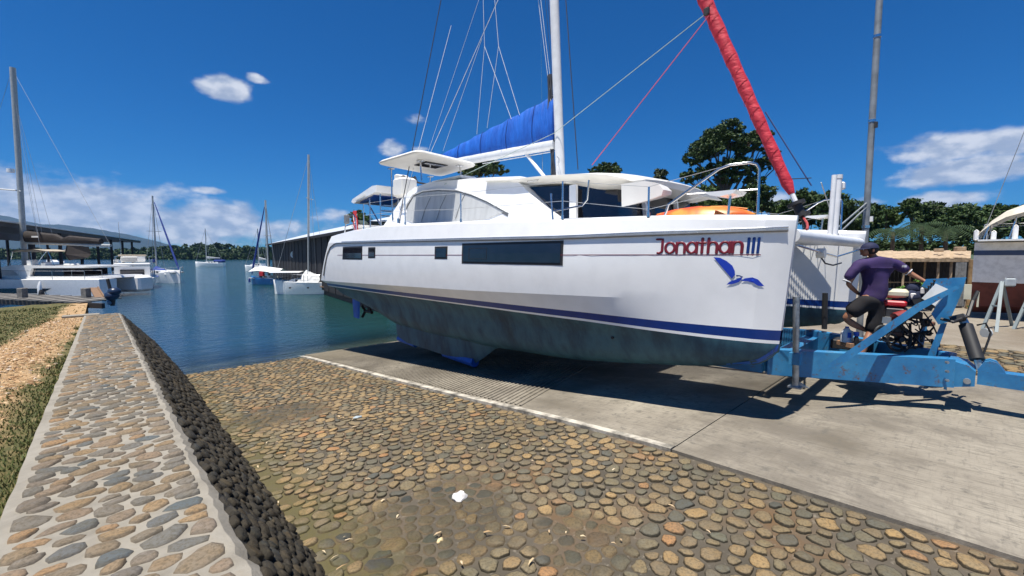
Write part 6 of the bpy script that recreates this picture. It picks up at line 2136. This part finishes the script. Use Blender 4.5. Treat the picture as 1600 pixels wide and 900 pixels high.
# open boat shed roof on posts
zr_ = 2.35
shed = empty('boat_shed', at(80, 399, 40), label='long open boat shed with a dark pitched roof on posts standing in the water', cat='boat shed')
A_ = at(-140, 399, 22.0); A_.z = zr_; B_ = at(221, 399, 72); B_.z = zr_
dirv = (B_ - A_).normalized(); side = Vector((dirv.y, -dirv.x, 0)) * -1
if side.dot(RT) > 0: side = -side
roofd = pmat('dark shed roof', (.035, .035, .04), .7)
roofw = pmat('pale metal roofing', (.62, .64, .66), .35, var=.15, stretch=(1, 14, 1))
mb = MB(); mb.loft([[A_, A_ + side * 5 + Vector((0, 0, .15)), A_ + side * 10 + Vector((0, 0, 0))], [B_, B_ + side * 5 + Vector((0, 0, .15)), B_ + side * 10]])
mb.loft([[A_ - Vector((0, 0, .25)), A_ + side * 10 - Vector((0, 0, .25))], [B_ - Vector((0, 0, .25)), B_ + side * 10 - Vector((0, 0, .25))]])
mb.build('roof', roofd, shed)
mb = MB(); mb.beam(A_ - side * .12 + Vector((0, 0, .05)), B_ - side * .12 + Vector((0, 0, .05)), .24, .10); mb.build('roof_edge', roofw, shed)
mb = MB(); mb.beam(A_ + side * .1 + Vector((0, 0, -.16)), B_ + side * .1 + Vector((0, 0, -.16)), .2, .3); mb.build('eave_beam', roofd, shed)
postm = pmat('dark post', (.02, .02, .024), .7)
Lr = (B_ - A_).length
for k in range(9):
    for sd in (0.3, 9.6):
        p = A_ + dirv * (Lr * (k + .6) / 9.4) + side * sd
        mb = MB(); mb.tube([(p.x, p.y, -4.5), (p.x, p.y, zr_ - .2)], .15, 6); mb.build('post', postm, shed)
mb = MB(); mb.beam(A_ + side * .3 + Vector((0, 0, -1.0)), A_ + dirv * Lr * .55 + side * .3 + Vector((0, 0, -1.0)), .1, .5); mb.build('fascia_board', roofd, shed)

# motor cruiser, stern on
b2 = Boat('motor_cruiser', 'white motor cruiser with flybridge moored stern-on past the end of the boat shed', 'motor cruiser', 203, 39, H_FW + .64, 8.5, 3.2, 1.05, sheer=.5, transom=.92)
b2.wr = .02
b2.box('transom_platform', (-.35, 0, .25), (.8, 2.7, .12), white_h, parent=b2.h)
cc_ = b2.cabin(1.3, 7.5, 2.5, 1.05)
mb = MB(); mb.box((1.24, 0, 1.45), (.04, 1.7, .75)); mb.build('cockpit_opening', glass, cc_, world=False)
b2.box('flybridge', (3.2, 0, 2.28), (3.6, 2.6, .22), white_h)
for sgn in (-1, 1):
    b2.box('flybridge_side', (3.2, sgn * 1.25, 2.55), (3.2, .08, .35), white_h, .03)
    for k in range(3): b2.tube('rail_post', [(1.6 + .5 * k, sgn * 1.2, 2.35), (1.6 + .5 * k, sgn * 1.2, 3.0)], .02, steel, n=4)
    b2.tube('flybridge_rail', [(1.5, sgn * 1.2, 3.0), (4.2, sgn * 1.2, 3.05)], .022, steel, n=4)
b2.box('helm_console', (4.1, 0, 2.8), (.5, 1.6, .6), white_h)
b2.box('helm_seat', (3.0, .3, 2.75), (.5, 1.2, .5), white_h)
b2.box('cover_roll', (2.2, 0, 3.1), (.8, 2.0, .15), canvp)
b2.tube('radio_mast', [(3.4, .9, 2.4), (3.0, .9, 6.2)], .02, steel, n=4)
b2.rails(1.5, 9, 5)

b3 = Boat('sailboat', 'white sailboat with dark blue cover folded over its bow, moored beyond the motor cruiser', 'sailboat', 236, 51, H_RT - .42, 5.4, 2.3, .95, sheer=.7, group=None)
b3.wr = .02
b3.cabin(.8, 4.2, 1.7, .5)
b3.rig(1.0, 9.0, boom=True, cover=bluec, boomL=.9, furl=bluec)
mb = MB(); mb.loft([[(1.2, -1.1, 1.1), (1.3, -.2, 1.9), (1.2, 1.1, 1.1)], [(3.4, -1.25, .7), (3.4, 0, 1.35), (3.4, 1.25, .75)]]); mb.build('deck_cover', bluec, b3.r, world=False, smooth=True)
b3.box('foredeck_tarp', (4.3, 0, 1.2), (1.7, 1.2, .16), silver)
b3.rails(.5, 6, 4)

b4 = Boat('sailboat', 'small white sailboat anchored alone in the middle of the bay with a dark cockpit cover', 'sailboat', 350, 122, H_RT + math.pi + .2, 7.2, 2.6, .95, sheer=.6)
b4.wr = .03
b4.cabin(1.2, 5.2, 1.8, .55)
b4.rig(4.4, 9.6, cover=silver, boomL=3.4)
b4.box('cockpit_cover', (1.2, 0, 1.55), (2.4, 1.9, .7), bluec, .2)
b5 = Boat('sailboat', 'blue hulled sailboat under a white awning, left of the white one by the dark boathouse', 'sailboat', 433, 47, H_RT + math.pi - .12, 3.1 * 1, 1.9, .62, hull=blue_h, sheer=.35)
b5.wr = .02
mb = MB(); ss = []
mb.box((1.5, 0, .66), (2.9, 1.5, .10), bev=.03); mb.build('deck', white_h, b5.r, world=False)
b5.cabin(.5, 2.5, 1.2, .35, wins=2)
b5.rig(1.1, 8.4, boom=False, furl=bluec)
mb = MB(); mb.loft([[(x, -1.0, 1.5 - .1 * abs(x - 1.6)), (x, 0, 1.95 - .12 * abs(x - 1.6)), (x, 1.0, 1.5 - .1 * abs(x - 1.6))] for x in (-.6, .4, 1.6, 2.7)]); mb.build('awning', white_h, b5.r, world=False, smooth=True)
b5.box('red_bag', (1.2, .9, 1.15), (.5, .3, .5), MATS['engine red'])
b5.tube('fender', [(2.6, .98, .7), (2.6, 1.0, .25)], .1, bluec, n=6)
b6 = Boat('sailboat', 'white sailboat with a silver tarp tented over its boom, nearest the catamaran stern', 'sailboat', 511, 35.5, H_RT + math.pi + .06, 4.25, 2.1, .95, sheer=.25, transom=.85)
b6.wr = .014
b6.cabin(.9, 3.2, 1.3, .32, wins=2)
b6.rig(1.55, 10.2, boom=False, spread=(.66,), rake=.35)
mb = MB(); mb.loft([[(2.1, -1.15, .85), (1.7, 0, 1.95), (2.1, 1.05, .95)], [(.35, -1.15, .75), (.5, 0, 1.35), (.35, 1.1, .95)]]); mb.build('boom_tarp', silver, b6.r, world=False, smooth=True)
mb = MB(); mb.loft([[(x, -.9, 1.75), (x, 0, 1.85), (x, .9, 1.75)] for x in (1.9, 4.3)]); mb.build('awning', white_h, b6.r, world=False, smooth=True)
for x in (2.4, 3.2, 4.1):
    for sgn in (-1, 1): b6.tube('awning_pole', [(x, sgn * .85, .95), (x, sgn * .85, 1.75)], .018, steel, n=4)
for x in (1.2, 2.6): b6.box('porthole', (x, 1.02, .55), (.14, .06, .1), blk, 0)
for x in (1.2, 3.4): b6.box('hatch', (x, 0, 1.3), (.4, .4, .06), glass, 0)
b6.rails(.3, 4, 4)
b6.box('outboard', (-.1, .4, .9), (.25, .25, .4), blk)
b7 = Boat('sailboat', 'white sailboat moored farthest behind the blue hulled one, with a short thin mast', 'sailboat', 418, 88, H_RT + math.pi, 4.6, 2.3, .9)
b7.wr = .025; b7.cabin(.8, 3.6, 1.6, .6); b7.rig(1.8, 7.6, boom=True, cover=silver, boomL=1.5)
for (px, d, lb) in ((68, 150, 'tiny white motor launch far out behind the boat shed posts'), (185, 210, 'distant white launch near the far shore behind the motor cruiser')):
    bb = Boat('launch', lb, 'launch', px, d, H_RT, 7, 2.2, .8); bb.cabin(1.5, 4.5, 1.6, .8)

# dark boathouse on the right
bh = empty('boathouse', at(500, 399, 40), label='dark plank walled boathouse with a pale roof and a satellite dish, behind the moored sailboats', cat='boathouse')
zr2 = 1.55
A2 = at(425, 399, 60); B2 = at(600, 399, 22.5)
dv = (B2 - A2); dv.z = 0; L2_ = dv.length; dv.normalize(); sd2 = Vector((-dv.y, dv.x, 0))
if sd2.dot(FW) < 0: sd2 = -sd2
wallb = pmat('black boards', (.009, .008, .011), .8, var=.4, scale=5)
nb_ = 44
for k in range(nb_):
    a = A2 + dv * (L2_ * k / nb_ + .03); b_ = A2 + dv * (L2_ * (k + 1) / nb_ - .03)
    mb = MB(); j = .03 * (k % 2)
    p0 = a - sd2 * j; p1 = b_ - sd2 * j
    mb.add([(p0.x, p0.y, -2.75), (p1.x, p1.y, -2.75), (p1.x, p1.y, zr2), (p0.x, p0.y, zr2), (p0.x + sd2.x * .06, p0.y + sd2.y * .06, -2.75), (p1.x + sd2.x * .06, p1.y + sd2.y * .06, -2.75), (p1.x + sd2.x * .06, p1.y + sd2.y * .06, zr2), (p0.x + sd2.x * .06, p0.y + sd2.y * .06, zr2)], [(0, 1, 2, 3), (7, 6, 5, 4), (0, 3, 7, 4), (1, 5, 6, 2), (0, 4, 5, 1)])
    mb.build('plank', wallb, bh)
mb = MB(); q0 = A2 + sd2 * .12; q1 = B2 + sd2 * .12; mb.add([(q0.x, q0.y, -3.4), (q1.x, q1.y, -3.4), (q1.x, q1.y, zr2), (q0.x, q0.y, zr2)], [(0, 1, 2, 3)]); mb.build('inner_wall', wallb, bh)
E0_ = A2 - dv * 2.5 - sd2 * .5; E1_ = B2 + dv * .5 - sd2 * .5
mb = MB(); mb.loft([[(E0_.x, E0_.y, zr2 - .02), (E0_.x + sd2.x * 6, E0_.y + sd2.y * 6, zr2 + 1.75), (E0_.x + sd2.x * 13, E0_.y + sd2.y * 13, zr2)], [(E1_.x, E1_.y, zr2 - .02), (E1_.x + sd2.x * 6, E1_.y + sd2.y * 6, zr2 + 1.75), (E1_.x + sd2.x * 13, E1_.y + sd2.y * 13, zr2)]])
rf = mb.build('roof', roofw, bh)
mb = MB(); mb.beam(E0_ + Vector((0, 0, zr2 - .1 - E0_.z)), E1_ + Vector((0, 0, zr2 - .1 - E1_.z)), .06, .2); mb.build('fascia', wallb, rf)
p = at(460, 398, 46); dsh = empty('satellite_dish', p, label='round grey satellite dish on the dark boathouse wall', cat='satellite dish')
mb = MB(); n = 14; rings = []
for j in range(4):
    r_ = .36 * j / 3 + .01; rings.append([p + RT * (r_ * math.cos(2 * math.pi * k / n)) + Vector((0, 0, r_ * math.sin(2 * math.pi * k / n))) - FW * (.35 * r_) for k in range(n)])
mb.loft(rings, closed=True); mb.build('dish', pmat('dish grey', (.85, .85, .85), .5), dsh, smooth=True)
mb = MB(); mb.tube([p, p - FW * .45 - Vector((0, 0, .1))], .02, 5); mb.build('feed_arm', steel, dsh)
for (px, d) in ((436, 60), (420, 62), (514, 36), (530, 33), (545, 31)):
    q = at(px, 399, d); 
    mb = MB(); mb.tube([(q.x, q.y, -4.5), (q.x, q.y, zr2 if px < 500 else -2.6)], .10 if px < 500 else .07, 6); mb.build('pile', postm if px < 500 else pmat('weathered wood', (.20, .12, .07), .9), bh)
pm = MB()
pl2 = empty('landing_stage', at(530, 399, 33), label='low brown timber landing stage between the silver-tarped sailboat and the catamaran stern', cat='jetty')
woodm = pmat('weathered wood', (.20, .12, .07), .9, var=.4, scale=8)
for k in range(9):
    a = at(512 + k * 5, 399, 34 - k * .3); mb = MB(); mb.box((a.x, a.y, -2.5), (.22, 2.2, .06), rz=.2); mb.build('plank', woodm, pl2)
mb = MB(); a = at(511, 399, 33.2); b_ = at(556, 399, 30.6); mb.beam((a.x, a.y, -2.62), (b_.x, b_.y, -2.62), .12, .16); mb.build('beam', woodm, pl2)

# wooden jetty at the end of the grass
jt = empty('jetty', at(60, 399, 21), label='weathered grey wooden jetty with mooring posts behind the grass', cat='jetty')
greyw = pmat('grey jetty wood', (.20, .185, .165), .9, var=.35, scale=7, bmp=.4)
for k in range(40):
    px = -90 + k * 6.2
    a = at(px, 399, 19.5 + .012 * (150 - px)); 
    mb = MB(); mb.box((a.x, a.y, -2.02 + .01 * ((k * 7) % 3)), (.175, 2.0, .05), rz=-YAW); mb.build('plank', greyw, jt)
mb = MB(); a = at(-100, 399, 21.2); b_ = at(156, 399, 18.5); mb.beam((a.x, a.y, -2.16), (b_.x, b_.y, -2.16), .12, .22); mb.build('edge_beam', pmat('dark wet wood', (.035, .03, .028), .8), jt)
for (px, w_) in ((30, .26), (130, .26), (-60, .26)):
    a = at(px, 399, 20.3); mb = MB(); mb.box((a.x, a.y, -1.9), (w_, w_, .75), rz=-YAW, bev=.02); mb.build('mooring_post', greyw, jt)
mb = MB(); a = at(60, 399, 21.8); mb.tube([(a.x, a.y, -2.0), (a.x, a.y, -1.85), (a.x, a.y, -1.72)], [.12, .10, .06], 8); mb.build('bollard', blk, jt)
gp = empty('gangplank', at(153, 455, 21), label='brown plank leaning at the end of the jetty beside the catamaran stern', cat='gangplank')
mb = MB(); a = at(147, 450, 22.5); b_ = at(158, 468, 20.4); mb.beam(a, b_, .35, .06); mb.build('board', woodm, gp)
mb = MB(); mb.beam(a + RT * .2, b_ + RT * .2, .05, .16); mb.build('side_rail', woodm, gp)
# tender outboard at the wall's end
ob = empty('outboard_motor', at(178, 470, 19.5), label='dark blue and black outboard motor tilted up at the far end of the cobbled wall', cat='outboard motor')
obm = pmat('outboard navy', (.015, .03, .07), .35)
c_ = at(175, 462, 19.5)
mb = MB(); mb.ball(c_, .27, 12, 8, (1, 1, .8)); mb.ball(c_ + RT * .12 + Vector((0, 0, .18)), .24, 12, 8, (1, .9, .8)); mb.build('cowling', obm, ob, smooth=True)
mb = MB(); mb.tube([c_ + Vector((0, 0, -.1)), c_ + Vector((0, 0, -.45))], [.12, .08], 8); mb.tube([c_, c_ + RT * -.15 + Vector((0, 0, .75))], .07, 6); mb.build('leg', blk, ob)
mb = MB(); mb.box(c_ + Vector((0, 0, -.30)) - RT * .1, (.25, .3, .2), bev=.05); mb.build('bracket', pmat('grey blue plastic', (.12, .2, .28), .5), ob)
# loose slab by the wall's far end
mb = MB(); a = at(126, 480, 14.6); mb.box((a.x, a.y, bank_z(a.x, a.y) + .03), (.9, .4, .09), bev=.01)
tag(mb.build('stone_slab', wm), 'flat grey stone slab lying against the far left end of the wall', 'slab')

# ---- the yard on the right: open shed, grounded yacht, grey pole
sh_r = empty('timber_shed', at(1430, 399, 17.5), label='low open timber shed with rough roof boards beside the grounded yacht', cat='shed')
tan = pmat('rough tan timber', (.42, .31, .20), .9, var=.4, scale=6, bmp=.4)
ds = 17.3
for k in range(26):
    px = 1352 + k * 6.4
    a = at(px, 404, ds); b_ = at(px + 1.5, 392.5, ds + 2.6)
    dz = random.Random(k).uniform(-.02, .03)
    mb = MB(); mb.beam(a + Vector((0, 0, dz)), b_ + Vector((0, 0, dz)), .155, .03); mb.build('roof_board', tan, sh_r)
mb = MB(); mb.beam(at(1350, 406.5, ds), at(1517, 406.5, ds), .08, .13); mb.build('eave_board', tan, sh_r)
for px in (1356, 1389, 1413, 1424, 1446, 1467, 1487, 1504, 1516):
    a = at(px, 407, ds + (.1 if px % 2 else 1.2)); w_ = random.Random(px).uniform(.05, .09)
    mb = MB(); mb.beam((a.x, a.y, -2.12), (a.x, a.y, a.z), w_, w_); mb.build('post', tan, sh_r)
darkw = pmat('dark back boards', (.03, .026, .022), .9, var=.4, scale=5)
for k in range(28):
    px = 1348 + k * 6.1; a = at(px, 399, ds + 2.5); mb = MB(); mb.box((a.x, a.y, -1.1), (.15, .03, 2.0), rz=-YAW); mb.build('back_board', darkw, sh_r)
for k in range(4):
    a = at(1497 + k * 4.2, 399, ds - .05); mb = MB(); mb.box((a.x, a.y, -1.15), (.09, .03, 1.75), rz=-YAW); mb.build('wall_board', pmat('silvered timber', (.26, .27, .28), .85, var=.3, scale=7), sh_r)
for (x0_, x1_, y_) in ((1380, 1440, 455), (1380, 1440, 441), (1380, 1440, 468)):
    mb = MB(); mb.beam(at(x0_, y_, ds + .9), at(x1_, y_, ds + .9), .02, .04); mb.build('rail', tan, sh_r)
for i, (px, py, lb) in enumerate(((1467, 391, 'pale chunk of board lying on the shed roof, left of the pair'), (1500, 389, 'pale block lying on the shed roof nearest the grounded yacht'))):
    mb = MB(); mb.box(at(px, py, ds + 1), (.35, .3, .13 + .05 * i), rz=.3 * i, bev=.02); tag(mb.build('timber_block', tan), lb, 'block')
# plants in front of the shed
for i, (px, py, lb) in enumerate(((1435, 447, 'bright green leafy plant by the shed, between the mechanic\'s arm and the control panel'), (1375, 470, 'low green weeds by the shed behind the mechanic'), (1540, 462, 'low green weeds by the log pile left of the yacht stand'))):
    rt_ = empty('shrub', at(px, 478, 16.5), label=lb, cat='shrub'); rt_.location.z = -2.1; OFF[rt_] = Vector(rt_.location)
    Q, I = leaves([(at(px + dx, py + dy, 16.5) - OFF[rt_], (.35, .35, .25)) for dx, dy in ((0, 0), (-14, 8), (12, 7), (5, -6))], 900 if i == 0 else 600, .07, 40 + i); np_mesh('foliage', Q, 4, I, leaf_mid if i else leaf_mat('bright leaves', [(.06, .15, .02), (.10, .22, .03), (.14, .26, .05)]), rt_)
    mb = MB(); p = at(px, py + 5, 16.5); mb.tube([(p.x, p.y, -2.1), p], .03, 5); mb.build('stem', bark, rt_)
# upright logs and stacked rounds next to the shed
lgm = pmat('cut log', (.34, .22, .11), .9, var=.4, scale=7)
rr = random.Random(21)
LOGS = [(1522, 17.0, 1.95, 'tallest rough log, leaning against the end of the timber shed'), (1530, 17.4, 1.5, 'rough log second from the timber shed wall in the log pile'), (1537, 17.8, .8, 'short thick log in the middle of the log pile by the yacht'),
        (1543, 17.2, 1.35, 'upright log with yellow cut face between the shed and the yacht stern'), (1549, 17.9, 1.1, 'log standing in the gap right of the upright yellow log'), (1556, 17.5, .9, 'log under the stern of the grounded yacht, beside the stand'), (1564, 18.3, .7, 'short log farthest right in the pile, behind the yacht stand')]
for (px, d, h, lb) in LOGS:
    q = at(px, 399, d)
    o = MB(); o.tube([(0, 0, 0), (rr.uniform(-.08, .08), rr.uniform(-.08, .08), h)], [rr.uniform(.09, .16), rr.uniform(.08, .13)], 8)
    ob_ = o.build('log', lgm, smooth=True, sharp=50); ob_.location = (q.x, q.y, -2.12)
    tag(ob_, lb, 'log', 'logs standing between the shed and the yacht')
# grounded yacht: parallel to the picture, stern to the left
yd = 15.2
y1 = Boat('yacht', 'white yacht with blue stripe, maroon bottom and cream canopy propped ashore by the shed', 'yacht', 1524, yd, H_RT - .86, 11.5, 2.8, 1.30, hull=pmat('dull white topside', (.80, .80, .78), .4, var=.15), stripe=pmat('slate blue stripe', (.035, .07, .16), .4), z=-.88, sheer=1.2, draft=.85, bottom=redbot, transom=.62)
y1.wr = .014
y1.box('toe_rail', (5.5, 0, 1.36), (10.8, 3.3, .05), white_h, 0)
cream = pmat('cream canopy cloth', (.62, .56, .46), .85, var=.2, scale=3, bmp=.5, bscale=5)
mb = MB(); n = 10; secs = []
arch = [(.0, 1.38), (.12, 1.72), (.34, 2.06), (.65, 2.36), (1.1, 2.58), (2.6, 2.85)]
for i in range(n + 1):
    a = math.pi * i / n
    secs.append([(x, -1.1 + 2.2 * i / n, 1.35 + (z - 1.35) * (.74 + .26 * math.sin(a) ** .5)) for x, z in arch])
mb.loft(secs); mb.build('canopy', cream, y1.r, world=False, smooth=True, sharp=80)
for x in (.2, .75, 1.5): y1.tube('canopy_hoop', [(x, -1.08, 1.4), (x + .1, -1.06, 1.8 + .2 * x), (x + .12, 0, 1.95 + .3 * x), (x + .1, 1.06, 1.8 + .2 * x), (x, 1.08, 1.4)], .018, steel, n=5)
for (x, h_) in ((.03, .38), (.42, .34), (.88, .5)): y1.box('seat_pad', (x, -.95, 1.3 + h_ / 2 + .05), (.12, .3, h_), white_h, .05)
y1.rails(.2, 10, 7)
ym = y1.tube('mast', [(3.6, 0, 1.4), (3.5, 0, 17)], .11, mastm, n=8)
for z in (6.2, 9.4):
    for sgn in (-1, 1): y1.tube('spreader', [(3.55, 0, z), (2.1 if sgn < 0 else 3.9, sgn * 1.1, z - .12)], .035, gel, ym, n=5)
y1.tube('wind_vane', [(2.2, -1.1, 9.2), (2.15, -1.1, 8.6)], .04, white_h, ym, n=5)
for (a, b_) in (((2.1, -1.1, 6.1), (1.9, -1.5, 1.4)), ((2.1, -1.1, 9.3), (2.3, -1.1, 6.1)), ((3.5, 0, 16.8), (.1, 0, 1.4)), ((3.5, 0, 16.8), (2.8, -1.4, 1.4)), ((3.5, 0, 16.8), (11, 0, 2))): y1.tube('stay', [a, b_], .010, steelw, ym, n=4)
mb = MB(); mb.prism([(3.5, -.7), (6.8, -.7), (6.3, -1.2), (4.2, -1.2)], lambda x, z: Vector((x, -.18, z)), lambda x, z: Vector((x, .18, z))); mb.build('keel', redbot, y1.h, world=False)
def stand(px, lb, py=440):
    st = empty('boat_stand', at(px, 478, 12.4), label=lb, cat='boat stand', group='stands propping the yacht')
    top = at(px + 3, py, 12.5)
    legs = [at(px - 26, 490, 12.4), at(px - 4, 494, 11.9), at(px + 20, 490, 13.0)]
    for l in legs:
        l.z = -2.11; mb = MB(); mb.beam(l, top, .07, .05); mb.build('leg', pmat('grey stand paint', (.20, .24, .25), .6), st)
    mb = MB(); mb.beam((legs[0] + top) / 2, (legs[1] + top) / 2, .05, .04); mb.build('brace', MATS['grey stand paint'], st)
    mb = MB(); mb.box(top + RT * .22 + Vector((0, 0, -.02)), (.32, .09, .26), rz=-YAW, bev=.04); mb.build('pad', pmat('white pad', (.42, .46, .48), .7), st, smooth=True)
    return st


stand(1563, 'grey A-shaped boat stand with white pad under the yacht stern, nearest the log pile')
stand(1612, 'grey boat stand with white pad under the yacht, at the right edge of the yard', 447)
# tall grey pole
pole = empty('mast_pole', atx(1350, 478, 11.5), label='tall grey metal pole with bands and a small white box, standing behind the far bow', cat='pole')
p0 = at(1350, 399, 10.4); p0.z = -2.12; top = Vector((p0.x, p0.y, 9.5))
PR = .066
polem = pmat('dull grey pole', (.26, .28, .29), .5, metal=.3, var=.25, scale=4)
mb = MB(); mb.tube([p0, top], PR, 12); mb.build('shaft', polem, pole, smooth=True, sharp=60)
for z in (.65, 3.1, 5.0): mb = MB(); mb.tube([(p0.x, p0.y, z), (p0.x, p0.y, z + .06)], PR + .010, 12); mb.build('band', steel, pole)
mb = MB(); mb.box((p0.x, p0.y, 3.02) - RT * 0 + Vector((0, 0, 0)) if False else Vector((p0.x, p0.y, 3.0)) - FW * .12, (.1, .06, .12)); mb.build('bracket', blk, pole)
mb = MB(); mb.box(Vector((p0.x, p0.y, .86)) + RT * .10, (.1, .1, .12)); mb.build('junction_box', gel, pole)
mb = MB(); a = Vector((p0.x, p0.y, 1.25)); mb.tube([a, at(1290, 372, 9.2)], .02, 5); mb.build('brace_wire', polem, pole)
mb = MB(); mb.tube([a - Vector((0, 0, .1)), at(1300, 375, 9.2)], .02, 5); mb.build('brace_wire', polem, pole)

# ---- air
hz = MB(); hz.box((0, 0, 200), (10300, 10300, 420))
hm = bpy.data.materials.new('haze'); hm.use_nodes = True
for n_ in list(hm.node_tree.nodes): hm.node_tree.nodes.remove(n_)
pv = hm.node_tree.nodes.new('ShaderNodeVolumePrincipled'); ho = hm.node_tree.nodes.new('ShaderNodeOutputMaterial')
pv.inputs['Color'].default_value = (.26, .52, 1.0, 1); pv.inputs['Density'].default_value = 8e-5; pv.inputs['Anisotropy'].default_value = .2
hm.node_tree.links.new(pv.outputs[0], ho.inputs['Volume'])
o = hz.build('haze', hm); o['kind'] = 'stuff'; o['label'] = 'thin pale blue haze over the bay'; o['category'] = 'haze'
